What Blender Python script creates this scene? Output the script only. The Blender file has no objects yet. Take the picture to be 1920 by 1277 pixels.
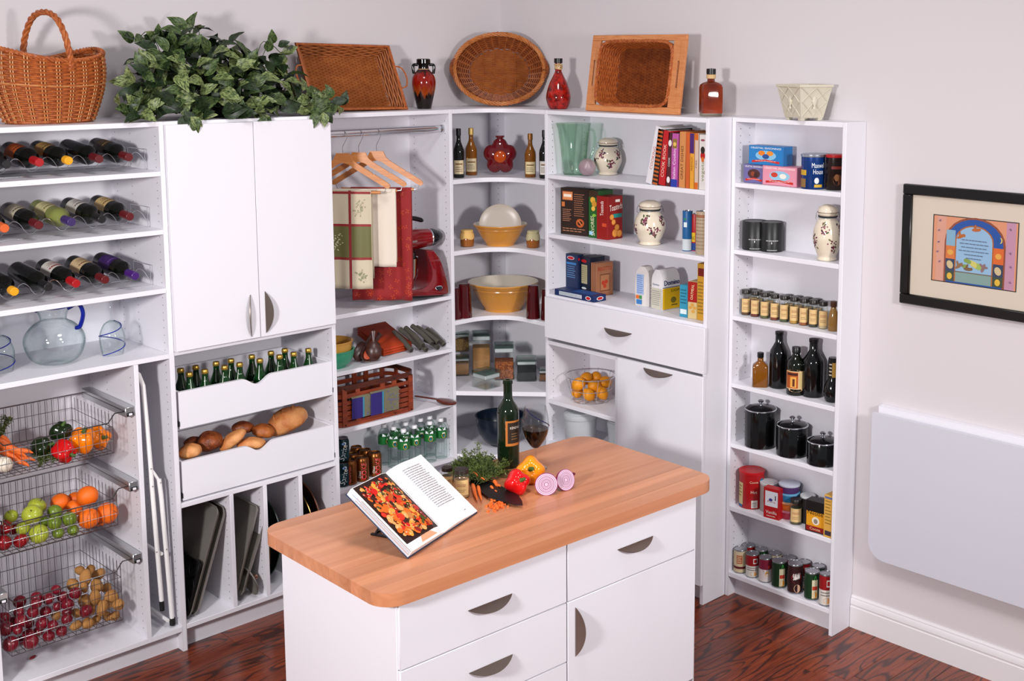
import bpy, bmesh, math, random
from mathutils import Vector, Matrix
rnd = random.Random(7)
PI = math.pi
sc = bpy.context.scene
col = sc.collection

# ---------------------------------------------------------------- camera (solved from the cabinet edges, photo taken as 1920x1277)
CAM = Vector((-4.51026, -5.27625, 2.56189))
YAW, PITCH, ROLL = math.radians(46.45015), math.radians(-7.78233), math.radians(0.27305)
FPX, PX0, PY0 = 2292.878, 960 + 218.308, 638.5 - 222.226
_d = Vector((math.sin(YAW) * math.cos(PITCH), math.cos(YAW) * math.cos(PITCH), math.sin(PITCH)))
_r0 = Vector((math.cos(YAW), -math.sin(YAW), 0))
_u0 = _r0.cross(_d)
_r = _r0 * math.cos(ROLL) + _u0 * math.sin(ROLL)
_u = _u0 * math.cos(ROLL) - _r0 * math.sin(ROLL)
cd = bpy.data.cameras.new('camera')
cam = bpy.data.objects.new('camera', cd)
col.objects.link(cam)
m3 = Matrix((_r, _u, -_d)).transposed()
cam.matrix_world = Matrix.Translation(CAM) @ m3.to_4x4()
cd.sensor_width = 36
cd.lens = FPX / 1920 * 36
cd.shift_x = -218.308 / 1920
cd.shift_y = -222.226 / 1920
cd.clip_start = 0.05
sc.camera = cam

# ---------------------------------------------------------------- light
w = bpy.data.worlds.new('world')
sc.world = w
w.use_nodes = True
bgn = w.node_tree.nodes.get('Background') or w.node_tree.nodes.new('ShaderNodeBackground')
bgn.inputs[0].default_value = (0.93, 0.95, 1.0, 1)
bgn.inputs[1].default_value = 0.33


def softbox(name, loc, target, size, power, color=(1, 1, 1), spread=180):
    l = bpy.data.lights.new(name, 'AREA')
    l.shape = 'DISK'
    l.size = size
    l.energy = power
    l.color = color
    l.spread = math.radians(spread)
    o = bpy.data.objects.new(name, l)
    col.objects.link(o)
    o.location = loc
    o.rotation_euler = (Vector(target) - Vector(loc)).to_track_quat('-Z', 'Y').to_euler()
    return o


softbox('softbox_left', (-5.7, -3.3, 2.5), (-1.6, -1.1, .75), 0.5, 80, (1.0, 0.97, 0.965), 120)
softbox('softbox_right', (-1.7, -5.9, 2.6), (-1.1, -1.3, .75), 0.5, 48, (1.0, 0.97, 0.965), 120)
softbox('softbox_overhead', (-2.3, -2.7, 4.5), (-1.5, -1.6, 0.0), 0.9, 30, (1.0, 0.98, 0.97), 130)
sc.view_settings.view_transform = 'Standard'
sc.view_settings.look = 'None'
sc.view_settings.gamma = 1
sc.view_settings.use_curve_mapping = False
sc.view_settings.exposure = 0.0
sc.cycles.transparent_max_bounces = 32


# ---------------------------------------------------------------- pixel helpers
def ray(px, py):
    return _d + _r * ((px - PX0) / FPX) + _u * ((PY0 - py) / FPX)


def at(px, py, x=None, y=None, z=None):
    q = ray(px, py)
    if x is not None:
        t = (x - CAM.x) / q.x
    elif y is not None:
        t = (y - CAM.y) / q.y
    else:
        t = (z - CAM.z) / q.z
    return CAM + q * t


def depth(p):
    return (Vector(p) - CAM).dot(_d)


def mpp(p):
    return depth(p) / FPX


def zup(p, py, px=None):
    """height at which the vertical through p shows at picture row py"""
    p = Vector(p)
    lo, hi = -1.0, 4.0
    for _ in range(40):
        m = (lo + hi) / 2
        v = Vector((p.x, p.y, m)) - CAM
        yy = PY0 - FPX * v.dot(_u) / v.dot(_d)
        if yy > py:
            lo = m
        else:
            hi = m
    return lo


def stand(px, py, z, r=0.0):
    """centre of a round foot of radius r on height z whose near edge shows at px, py"""
    p = at(px, py, z=z)
    h = Vector((p.x - CAM.x, p.y - CAM.y, 0)).normalized()
    return p + h * r


def facing(p):
    """z rotation that turns a local -y front towards the camera"""
    v = Vector((CAM.x - p[0], CAM.y - p[1], 0))
    return math.atan2(v.y, v.x) + PI / 2


# ---------------------------------------------------------------- materials
def lin(h):
    if not isinstance(h, str):
        return tuple(h)
    h = h.lstrip('#')
    o = []
    for i in (0, 2, 4):
        c = int(h[i:i + 2], 16) / 255
        o.append(c / 12.92 if c <= 0.04045 else ((c + 0.055) / 1.055) ** 2.4)
    return tuple(o)


MATS = {}


def mat(name, color='#808080', rough=0.5, metal=0.0, spec=0.5, trans=0.0, ior=1.45, bump=None, vary=None, coat=0.0, sub=0.0, aniso=None, sheen=0.0):
    """procedural principled material. bump=(scale, strength, distance); vary=(scale, colour2, contrast, stretch)"""
    if name in MATS:
        return MATS[name]
    m = bpy.data.materials.new(name)
    m.use_nodes = True
    nt = m.node_tree
    b = nt.nodes.get('Principled BSDF')
    b.inputs['Base Color'].default_value = (*lin(color), 1)
    b.inputs['Roughness'].default_value = rough
    b.inputs['Metallic'].default_value = metal
    b.inputs['Specular IOR Level'].default_value = spec
    b.inputs['Transmission Weight'].default_value = trans
    b.inputs['IOR'].default_value = ior
    b.inputs['Coat Weight'].default_value = coat
    b.inputs['Sheen Weight'].default_value = sheen
    if sub:
        b.inputs['Subsurface Weight'].default_value = sub
        b.inputs['Subsurface Radius'].default_value = (0.02, 0.01, 0.006)
    if bump or vary:
        tc = nt.nodes.new('ShaderNodeTexCoord')
    if vary:
        mp = nt.nodes.new('ShaderNodeMapping')
        mp.inputs['Scale'].default_value = vary[3] if len(vary) > 3 else (1, 1, 1)
        nt.links.new(tc.outputs['Object'], mp.inputs['Vector'])
        nz = nt.nodes.new('ShaderNodeTexNoise')
        nz.inputs['Scale'].default_value = vary[0]
        nz.inputs['Detail'].default_value = 4
        nt.links.new(mp.outputs[0], nz.inputs['Vector'])
        cr = nt.nodes.new('ShaderNodeValToRGB')
        k = vary[2] / 2
        cr.color_ramp.elements[0].position = 0.5 - k
        cr.color_ramp.elements[1].position = 0.5 + k
        cr.color_ramp.elements[0].color = (*lin(color), 1)
        cr.color_ramp.elements[1].color = (*lin(vary[1]), 1)
        nt.links.new(nz.outputs[0], cr.inputs[0])
        nt.links.new(cr.outputs[0], b.inputs['Base Color'])
    if bump:
        n2 = nt.nodes.new('ShaderNodeTexNoise')
        n2.inputs['Scale'].default_value = bump[0]
        n2.inputs['Detail'].default_value = 3
        nt.links.new(tc.outputs['Object'], n2.inputs['Vector'])
        bp = nt.nodes.new('ShaderNodeBump')
        bp.inputs['Strength'].default_value = bump[1]
        bp.inputs['Distance'].default_value = bump[2] if len(bump) > 2 else 0.002
        nt.links.new(n2.outputs[0], bp.inputs['Height'])
        nt.links.new(bp.outputs[0], b.inputs['Normal'])
    MATS[name] = m
    return m


def thin_glass(name, tint='#f4fafa', gloss=.9, rough=.02, edge=.35, edge_tint=None):
    """clear thin-walled glass: what lies behind shows through, the surface mirrors at grazing angles"""
    if name in MATS:
        return MATS[name]
    m = bpy.data.materials.new(name)
    m.use_nodes = True
    nt = m.node_tree
    N, L = nt.nodes, nt.links
    N.remove(N.get('Principled BSDF'))
    tr = N.new('ShaderNodeBsdfTransparent')
    gl = N.new('ShaderNodeBsdfGlossy')
    gl.inputs['Roughness'].default_value = rough
    gl.inputs['Color'].default_value = (gloss, gloss, gloss, 1)
    lw = N.new('ShaderNodeLayerWeight')
    lw.inputs['Blend'].default_value = .5
    ramp_pos = edge
    ramp = N.new('ShaderNodeValToRGB')
    ramp.color_ramp.elements[0].position = 1 - ramp_pos
    ramp.color_ramp.elements[0].color = (*lin(tint), 1)
    ramp.color_ramp.elements[1].color = (*lin(edge_tint or tint), 1)
    L.new(lw.outputs['Facing'], ramp.inputs[0])
    L.new(ramp.outputs[0], tr.inputs['Color'])
    pw_ = N.new('ShaderNodeMath')
    pw_.operation = 'POWER'
    pw_.inputs[1].default_value = 3.0
    L.new(lw.outputs['Facing'], pw_.inputs[0])
    fr = N.new('ShaderNodeMath')
    fr.operation = 'MULTIPLY_ADD'
    fr.inputs[1].default_value = .55
    fr.inputs[2].default_value = .035
    L.new(pw_.outputs[0], fr.inputs[0])
    mx = N.new('ShaderNodeMixShader')
    L.new(fr.outputs[0], mx.inputs[0])
    L.new(tr.outputs[0], mx.inputs[1])
    L.new(gl.outputs[0], mx.inputs[2])
    L.new(mx.outputs[0], N.get('Material Output').inputs['Surface'])
    MATS[name] = m
    return m


def ink(h):
    """flat printed colour"""
    return mat('ink_' + h.lstrip('#'), h, 0.5, spec=0.35)


def wood(name, c1, c2, grain=(1.2, 22, 22), scale=1.6, rough=0.35, distort=2.5, coat=0.0, per_object=0.0, rings=None, dark=None):
    if name in MATS:
        return MATS[name]
    m = bpy.data.materials.new(name)
    m.use_nodes = True
    nt = m.node_tree
    N, L = nt.nodes, nt.links
    b = N.get('Principled BSDF')
    b.inputs['Roughness'].default_value = rough
    b.inputs['Coat Weight'].default_value = coat
    b.inputs['Coat Roughness'].default_value = 0.15
    tc = N.new('ShaderNodeTexCoord')
    oi = N.new('ShaderNodeObjectInfo')
    va = N.new('ShaderNodeVectorMath')
    va.operation = 'MULTIPLY_ADD'
    L.new(oi.outputs['Random'], va.inputs[0])
    va.inputs[1].default_value = (37, 23, 11)
    L.new(tc.outputs['Object'], va.inputs[2])
    mp = N.new('ShaderNodeMapping')
    mp.inputs['Scale'].default_value = grain
    L.new(va.outputs[0], mp.inputs['Vector'])
    nz = N.new('ShaderNodeTexNoise')
    nz.inputs['Scale'].default_value = scale
    nz.inputs['Detail'].default_value = 6
    nz.inputs['Distortion'].default_value = distort
    L.new(mp.outputs[0], nz.inputs['Vector'])
    cr = N.new('ShaderNodeValToRGB')
    cr.color_ramp.elements[0].position = 0.3
    cr.color_ramp.elements[1].position = 0.7
    cr.color_ramp.elements[0].color = (*lin(c1), 1)
    cr.color_ramp.elements[1].color = (*lin(c2), 1)
    L.new(nz.outputs[0], cr.inputs[0])
    out = cr.outputs[0]
    if rings:
        mp2 = N.new('ShaderNodeMapping')
        mp2.inputs['Scale'].default_value = rings[0]
        L.new(va.outputs[0], mp2.inputs['Vector'])
        n3 = N.new('ShaderNodeTexNoise')
        n3.inputs['Scale'].default_value = 1.0
        n3.inputs['Detail'].default_value = 1.5
        L.new(mp2.outputs[0], n3.inputs['Vector'])
        mu = N.new('ShaderNodeMath')
        mu.operation = 'MULTIPLY'
        mu.inputs[1].default_value = rings[1]
        L.new(n3.outputs[0], mu.inputs[0])
        sn = N.new('ShaderNodeMath')
        sn.operation = 'SINE'
        L.new(mu.outputs[0], sn.inputs[0])
        cr2 = N.new('ShaderNodeValToRGB')
        cr2.color_ramp.elements[0].position = rings[2]
        cr2.color_ramp.elements[1].position = rings[3]
        cr2.color_ramp.elements[0].color = (0, 0, 0, 1)
        cr2.color_ramp.elements[1].color = (1, 1, 1, 1)
        L.new(sn.outputs[0], cr2.inputs[0])
        mx = N.new('ShaderNodeMix')
        mx.data_type = 'RGBA'
        L.new(cr2.outputs[0], mx.inputs[0])
        L.new(out, mx.inputs[6])
        mx.inputs[7].default_value = (*lin(dark), 1)
        out = mx.outputs[2]
    if per_object:
        hs = N.new('ShaderNodeHueSaturation')
        mr = N.new('ShaderNodeMapRange')
        mr.inputs[3].default_value = 1 - per_object
        mr.inputs[4].default_value = 1 + per_object
        L.new(oi.outputs['Random'], mr.inputs[0])
        L.new(mr.outputs[0], hs.inputs['Value'])
        L.new(out, hs.inputs['Color'])
        out = hs.outputs[0]
    L.new(out, b.inputs['Base Color'])
    MATS[name] = m
    return m


# ---------------------------------------------------------------- mesh helpers
class M:
    def __init__(s):
        s.v, s.f, s.mi, s.cur = [], [], [], 0

    def add(s, vs, fs, mi=None):
        o = len(s.v)
        s.v += [tuple(p) for p in vs]
        for q in fs:
            s.f.append([i + o for i in q])
            s.mi.append(s.cur if mi is None else mi)
        return s

    def box(s, x0, x1, y0, y1, z0, z1, b=0.0):
        x0, x1 = min(x0, x1), max(x0, x1)
        y0, y1 = min(y0, y1), max(y0, y1)
        z0, z1 = min(z0, z1), max(z0, z1)
        if b <= 0:
            vs = [(x, y, z) for z in (z0, z1) for y in (y0, y1) for x in (x0, x1)]
            fs = [(0, 2, 3, 1), (4, 5, 7, 6), (0, 1, 5, 4), (1, 3, 7, 5), (3, 2, 6, 7), (2, 0, 4, 6)]
            return s.add(vs, fs)
        b = min(b, (x1 - x0) * .45, (y1 - y0) * .45, (z1 - z0) * .45)
        vs, ix = [], {}
        for sx in (0, 1):
            for sy in (0, 1):
                for sz in (0, 1):
                    X, Y, Z = (x0, x1)[sx], (y0, y1)[sy], (z0, z1)[sz]
                    dx, dy, dz = (b, -b)[sx], (b, -b)[sy], (b, -b)[sz]
                    for k, p in enumerate(((X, Y + dy, Z + dz), (X + dx, Y, Z + dz), (X + dx, Y + dy, Z))):
                        ix[sx, sy, sz, k] = len(vs)
                        vs.append(p)
        fs = []
        for k in range(3):
            for sd in (0, 1):
                q = []
                for a, c in ((0, 0), (1, 0), (1, 1), (0, 1)):
                    t = [a, c]
                    t.insert(k, sd)
                    q.append(ix[t[0], t[1], t[2], k])
                fs.append(q)
        for k in range(3):
            o1, o2 = [j for j in range(3) if j != k]
            for a in (0, 1):
                for c in (0, 1):
                    q = []
                    for e, kk in ((0, o1), (1, o1), (1, o2), (0, o2)):
                        t = [0, 0, 0]
                        t[k], t[o1], t[o2] = e, a, c
                        q.append(ix[t[0], t[1], t[2], kk])
                    fs.append(q)
        for sx in (0, 1):
            for sy in (0, 1):
                for sz in (0, 1):
                    fs.append([ix[sx, sy, sz, k] for k in range(3)])
        return s.add(vs, fs)

    def lathe(s, prof, n=24, c=(0, 0, 0), a0=0.0, a1=None, sq=None):
        """revolve (radius, height) about z"""
        full = a1 is None
        a1 = a0 + 2 * PI if full else a1
        nn = n if full else n + 1
        vs, rows = [], []
        for r, z in prof:
            if r < 1e-7:
                rows.append([len(vs)])
                vs.append((c[0], c[1], c[2] + z))
            else:
                row = []
                for i in range(nn):
                    a = a0 + (a1 - a0) * i / n
                    k = 1.0
                    if sq:
                        k = 1 / (abs(math.cos(a)) ** sq + abs(math.sin(a)) ** sq) ** (1 / sq)
                    row.append(len(vs))
                    vs.append((c[0] + r * k * math.cos(a), c[1] + r * k * math.sin(a), c[2] + z))
                rows.append(row)
        fs = []
        for A, B in zip(rows, rows[1:]):
            for i in range(n):
                j = (i + 1) % nn
                if len(A) == 1 and len(B) == 1:
                    continue
                if len(A) == 1:
                    fs.append((A[0], B[j], B[i]))
                elif len(B) == 1:
                    fs.append((A[i], A[j], B[0]))
                else:
                    fs.append((A[i], A[j], B[j], B[i]))
        return s.add(vs, fs)

    def tube(s, pts, r, n=6, closed=False, caps=True, flat=None):
        pts = [Vector(p) for p in pts]
        N = len(pts)
        T = []
        for i in range(N):
            a = pts[(i - 1) % N] if (closed or i > 0) else pts[i]
            b = pts[(i + 1) % N] if (closed or i < N - 1) else pts[i]
            t = b - a
            T.append(t.normalized() if t.length > 1e-9 else Vector((0, 0, 1)))
        u = T[0].orthogonal().normalized()
        if flat:
            u = (Vector(flat) - T[0] * T[0].dot(Vector(flat))).normalized()
        vs, fs = [], []
        for i in range(N):
            u = u - T[i] * u.dot(T[i])
            u = u.normalized() if u.length > 1e-6 else T[i].orthogonal().normalized()
            w_ = T[i].cross(u)
            rr = r[i] if isinstance(r, (list, tuple)) and not isinstance(r, tuple) else r
            ra, rb = rr if isinstance(rr, tuple) else (rr, rr)
            for k in range(n):
                a = 2 * PI * k / n + (PI / 4 if n == 4 else 0)
                vs.append(pts[i] + u * (ra * math.cos(a)) + w_ * (rb * math.sin(a)))
        for i in range(N if closed else N - 1):
            j = (i + 1) % N
            for k in range(n):
                l = (k + 1) % n
                fs.append((i * n + k, i * n + l, j * n + l, j * n + k))
        if caps and not closed:
            fs.append(tuple(range(n))[::-1])
            fs.append(tuple((N - 1) * n + k for k in range(n)))
        return s.add(vs, fs)

    def prism(s, poly, z0, z1, b=0.0):
        n = len(poly)
        if b > 0:
            cx = sum(p[0] for p in poly) / n
            cy = sum(p[1] for p in poly) / n

            def ins(p):
                d = math.hypot(p[0] - cx, p[1] - cy) or 1
                return (p[0] - (p[0] - cx) / d * b, p[1] - (p[1] - cy) / d * b)
            q = [ins(p) for p in poly]
            vs = [(*p, z0) for p in q] + [(*p, z0 + b) for p in poly] + [(*p, z1 - b) for p in poly] + [(*p, z1) for p in q]
            L = 4
        else:
            vs = [(*p, z0) for p in poly] + [(*p, z1) for p in poly]
            L = 2
        fs = [tuple(range(n))[::-1], tuple((L - 1) * n + i for i in range(n))]
        for k in range(L - 1):
            for i in range(n):
                j = (i + 1) % n
                fs.append((k * n + i, k * n + j, (k + 1) * n + j, (k + 1) * n + i))
        return s.add(vs, fs)

    def grid(s, fn, nu, nv, cu=False, cv=False):
        vs = [fn(i / (nu if cu else nu - 1), j / (nv if cv else nv - 1)) for i in range(nu) for j in range(nv)]
        fs = []
        for i in range(nu if cu else nu - 1):
            for j in range(nv if cv else nv - 1):
                a, b = (i + 1) % nu, (j + 1) % nv
                fs.append((i * nv + j, a * nv + j, a * nv + b, i * nv + b))
        return s.add(vs, fs)

    def ell(s, c, rad, nu=16, nv=10, fn=None):
        """ellipsoid; fn(direction) scales the radius"""
        rx, ry, rz = rad if isinstance(rad, (tuple, list)) else (rad,) * 3
        vs, fs = [], []
        for j in range(nv + 1):
            th = PI * j / nv
            for i in range(nu if 0 < j < nv else 1):
                ph = 2 * PI * i / nu
                d = (math.sin(th) * math.cos(ph), math.sin(th) * math.sin(ph), math.cos(th))
                k = fn(d) if fn else 1.0
                vs.append((c[0] + rx * d[0] * k, c[1] + ry * d[1] * k, c[2] + rz * d[2] * k))

        def id_(j, i):
            if j == 0:
                return 0
            if j == nv:
                return len(vs) - 1
            return 1 + (j - 1) * nu + i % nu
        for j in range(nv):
            for i in range(nu):
                if j == 0:
                    fs.append((0, id_(1, i), id_(1, i + 1)))
                elif j == nv - 1:
                    fs.append((id_(j, i), len(vs) - 1, id_(j, i + 1)))
                else:
                    fs.append((id_(j, i), id_(j + 1, i), id_(j + 1, i + 1), id_(j, i + 1)))
        return s.add(vs, fs)

    def xf(s, mtx, start=0):
        for i in range(start, len(s.v)):
            s.v[i] = tuple(mtx @ Vector(s.v[i]))
        return s

    def mesh(s, name, mats, smooth=None):
        me = bpy.data.meshes.new(name)
        me.from_pydata(s.v, [], s.f)
        for m_ in (mats if isinstance(mats, (list, tuple)) else [mats]):
            me.materials.append(m_)
        if any(s.mi):
            me.polygons.foreach_set('material_index', s.mi)
        bm = bmesh.new()
        bm.from_mesh(me)
        bmesh.ops.recalc_face_normals(bm, faces=bm.faces)
        bm.to_mesh(me)
        bm.free()
        if smooth is not None:
            me.polygons.foreach_set('use_smooth', [True] * len(me.polygons))
            me.set_sharp_from_angle(angle=math.radians(smooth))
        me.update()
        return me

    def build(s, name, mats, parent=None, loc=None, rot=None, smooth=40, **k):
        return link(name, s.mesh(name, mats, smooth), parent, loc, rot, **k)


def link(name, data, parent=None, loc=None, rot=None, label=None, cat=None, group=None, kind=None, scale=None):
    o = bpy.data.objects.new(name, data)
    col.objects.link(o)
    if parent is not None:
        o.parent = parent
    if loc is not None:
        o.location = loc
    if rot is not None:
        o.rotation_euler = rot if isinstance(rot, (tuple, list)) or hasattr(rot, 'order') else (0, 0, rot)
    if scale is not None:
        o.scale = scale if isinstance(scale, (tuple, list)) else (scale,) * 3
    for k_, v_ in (('label', label), ('category', cat), ('group', group), ('kind', kind)):
        if v_:
            o[k_] = v_
    return o


def thing(name, label, cat, loc=(0, 0, 0), rot=0.0, group=None, kind=None, scale=None):
    return link(name, None, None, loc, rot, label, cat, group, kind, scale)


def dup(o, loc, rot=None, label=None, group=None, scale=None, parent=None):
    """copy of a thing, its parts and its sub-parts"""
    c = o.copy()
    col.objects.link(c)
    if parent is not None:
        c.parent = parent
    if loc is not None:
        c.location = loc
    if rot is not None:
        c.rotation_euler = rot if isinstance(rot, (tuple, list)) else (0, 0, rot)
    if scale is not None:
        c.scale = scale if isinstance(scale, (tuple, list)) else (scale,) * 3
    if label:
        c['label'] = label
    if group:
        c['group'] = group
    for ch in list(o.children):
        dup(ch, None, parent=c)
    return c


TXT = {}


def textmesh(t):
    """lettering as flat triangles, cap height 1"""
    if t not in TXT:
        cu = bpy.data.curves.new('lettering', 'FONT')
        cu.body = t
        cu.size = 1
        cu.resolution_u = 2
        ob = bpy.data.objects.new('lettering', cu)
        me = bpy.data.meshes.new_from_object(ob)
        vs = [(v.co.x, v.co.y) for v in me.vertices]
        fs = [tuple(p.vertices) for p in me.polygons]
        bpy.data.objects.remove(ob)
        bpy.data.curves.remove(cu)
        bpy.data.meshes.remove(me)
        x0, x1 = min(v[0] for v in vs), max(v[0] for v in vs)
        TXT[t] = ([((v[0] - x0) / .69, v[1] / .69) for v in vs], fs, (x1 - x0) / .69)
    return TXT[t]


class Art:
    """flat print in (u, v) metres that is wrapped onto a face or a round body"""

    def __init__(s):
        s.items, s.k = [], 0

    def poly(s, pts, c, fs=None):
        s.items.append((pts, fs or [tuple(range(len(pts)))], c, s.k))
        s.k += 1
        return s

    def rect(s, u0, v0, u1, v1, c, n=1):
        pts, fs = [], []
        for i in range(n + 1):
            u = u0 + (u1 - u0) * i / n
            pts += [(u, v0), (u, v1)]
        for i in range(n):
            fs.append((2 * i, 2 * i + 2, 2 * i + 3, 2 * i + 1))
        return s.poly(pts, c, fs)

    def disc(s, u, v, ru, rv, c, n=14, rot=0.0):
        ca, sa = math.cos(rot), math.sin(rot)
        P = [(ru * math.cos(2 * PI * i / n), rv * math.sin(2 * PI * i / n)) for i in range(n)]
        return s.poly([(u + a * ca - b * sa, v + a * sa + b * ca) for a, b in P], c)

    def text(s, t, u, v, h, c, w_=None, rot=0.0, al='c', slant=0.0, bold=0.0):
        vs, fs, W_ = textmesh(t)
        k = h if w_ is None else w_ / W_
        ox = {'c': -W_ / 2, 'l': 0, 'r': -W_}[al]
        ca, sa = math.cos(rot), math.sin(rot)
        for db in ((0, bold) if bold else (0,)):
            P = []
            for a, b in vs:
                x, y = (a + ox) * k + slant * b * h + db, b * h
                P.append((u + x * ca - y * sa, v + x * sa + y * ca))
            s.items.append((P, fs, c, s.k))
        s.k += 1
        return s

    def lines(s, u0, u1, v0, v1, n, c, t=.35, rag=.25, seed=1):
        """rows of tiny body text"""
        r_ = random.Random(seed)
        P, F = [], []
        p = (v1 - v0) / n
        for i in range(n):
            v = v0 + p * (i + .5)
            e = u1 - (u1 - u0) * rag * r_.random()
            x = u0
            while x < e:
                ln = (u1 - u0) * r_.uniform(.06, .16)
                b_ = len(P)
                P += [(x, v - p * t / 2), (min(x + ln, e), v - p * t / 2), (min(x + ln, e), v + p * t / 2), (x, v + p * t / 2)]
                F.append((b_, b_ + 1, b_ + 2, b_ + 3))
                x += ln * 1.22
        s.items.append((P, F, c, s.k))
        s.k += 1
        return s

    def build(s, parent, fn, name='printed_design', step=.00009, base=.0004, **k):
        mm = M()
        cols = []
        for P, F, c, lay in s.items:
            if c not in cols:
                cols.append(c)
            mm.add([fn(u, v, base + step * lay) for u, v in P], F, cols.index(c))
        me = bpy.data.meshes.new(name)
        me.from_pydata(mm.v, [], mm.f)
        for c in cols:
            me.materials.append(ink(c) if isinstance(c, str) else c)
        me.polygons.foreach_set('material_index', mm.mi)
        me.update()
        return link(name, me, parent, **k)


def on_front(y, z0=0.0, x0=0.0):
    """print on a face at local y that looks towards -y"""
    return lambda u, v, h: (x0 + u, y - h, z0 + v)


def on_side(x, sgn=1, z0=0.0):
    """print on a face at local x that looks towards +x / -x"""
    return lambda u, v, h: (x + sgn * h, u * sgn, z0 + v)


def on_top(z):
    return lambda u, v, h: (u, v, z + h)


def on_round(r, z0=0.0, ang=-PI / 2, rfn=None):
    """print on an upright round body; u runs round it, u = 0 faces angle ang"""
    def fn(u, v, h):
        rr = (rfn(v) if rfn else r) + h
        a = ang + u / r
        return (rr * math.cos(a), rr * math.sin(a), z0 + v)
    return fn


def smoothpath(P, n=8, closed=False):
    """Catmull-Rom through the points"""
    P = [Vector(p) for p in P]
    out = []
    N = len(P)
    for i in range(N if closed else N - 1):
        g = lambda k: P[k % N] if closed else P[max(0, min(N - 1, k))]
        a, b, c, d = g(i - 1), g(i), g(i + 1), g(i + 2)
        for j in range(n):
            t = j / n
            out.append(0.5 * ((2 * b) + (c - a) * t + (2 * a - 5 * b + 4 * c - d) * t * t + (3 * b - a - 3 * c + d) * t ** 3))
    if not closed:
        out.append(P[-1])
    return out


def prof_smooth(P, n=5):
    return [(max(0.0, p.x), p.y) for p in smoothpath([(a, b, 0) for a, b in P], n)]
# ================================================================ materials used all over
WHITE = mat('white_melamine', '#e3e1e8', 0.42, spec=0.4)
WALLM = mat('wall_paint', '#cfc8cb', 0.9, spec=0.2, bump=(180, .08, .001))
BASEM = mat('baseboard_paint', '#ddd9dc', 0.45)
HOLE = mat('hole_dark', '#55535c', 0.8)
CHROME = mat('chrome', '#d9dbe0', 0.14, metal=1.0)
STEEL = mat('brushed_steel', '#a7a39c', 0.3, metal=1.0)
PEWTER = mat('pewter', '#8d8078', 0.33, metal=1.0)
BLACKP = mat('black_plastic', '#101012', 0.35)
RUBBER = mat('black_rubber', '#0c0c0d', 0.7)

H = 2.284
DA1, DA, DR, D2 = .4624, .3471, .3145, .153
X1, X12, X23, X3C = -2.965, -2.2017, -1.4161, -.625
YC4, Y5, Y6 = -.6985, -1.7798, -2.3956

# ================================================================ room shell
M().box(-6.5, 0.12, 0, .12, -.03, 4.2).build('wall_back', WALLM, smooth=None, kind='structure', label='pale grey painted wall behind the tall shelving run', cat='wall')
M().box(0, .12, -7.5, 0, -.03, 4.2).build('wall_right', WALLM, smooth=None, kind='structure', label='pale painted wall with framed picture and folded wall table', cat='wall')
FLOORM = wood('floor_wood', '#5e200e', '#8c3d1c', grain=(2.5, 26, 1), scale=1.3, rough=.3, coat=.2, per_object=.25,
              rings=((1.6, 8, 1), 60, .55, 1.0), dark='#38140a')
flo = M().box(-6.5, 0, -7.5, 0, -.04, -.006).build('floor', FLOORM, smooth=None, kind='structure', label='reddish brown hardwood strip floor with dark grain', cat='floor')
PW = .125
_pm = {}
y = -.285
row = 0
while y > -3.7:
    x = -rnd.uniform(.3, 1.3)
    xe = 0.0
    while xe > -3.9:
        ln = round(xe - x, 2)
        if ln not in _pm:
            _pm[ln] = M().box(-ln / 2 + .0006, ln / 2 - .0006, -PW / 2 + .0006, PW / 2 - .0006, -.008, 0, b=.0012).mesh('plank', FLOORM)
        link('plank', _pm[ln], flo, (xe - ln / 2, y - PW / 2, 0))
        xe -= ln
        x = xe - rnd.choice((.9, 1.1, 1.35, 1.6))
    y -= PW
    row += 1


def bb_profile(m, y0, y1):
    pr = [(0, 0), (-.016, 0), (-.016, .098), (-.0135, .101), (-.0135, .106), (-.0155, .110), (-.0145, .128), (-.010, .137), (-.010, .142), (-.006, .150), (0, .150)]
    n = len(pr)
    vs = [(x, y0, z) for x, z in pr] + [(x, y1, z) for x, z in pr]
    fs = [(i, (i + 1) % n, n + (i + 1) % n, n + i) for i in range(n)] + [tuple(range(n)), tuple(range(2 * n - 1, n - 1, -1))]
    m.add(vs, fs)


bm_ = M()
bb_profile(bm_, Y6 - .002, -7.4)
bm_.build('baseboard_right', BASEM, smooth=25, kind='structure', label='moulded off-white baseboard below the folded wall table', cat='baseboard')


# ================================================================ shelving units
def holes_mesh(cols, z0, z1, x, sgn, gaps=()):
    m = M()
    z = z0
    while z < z1:
        if not any(a < z < b for a, b in gaps):
            for yy in cols:
                n = 6
                m.add([(x + sgn * .0004, yy + .0027 * math.cos(2 * PI * i / n), z + .0027 * math.sin(2 * PI * i / n)) for i in range(n)], [tuple(range(n))])
        z += .032
    return m


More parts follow.
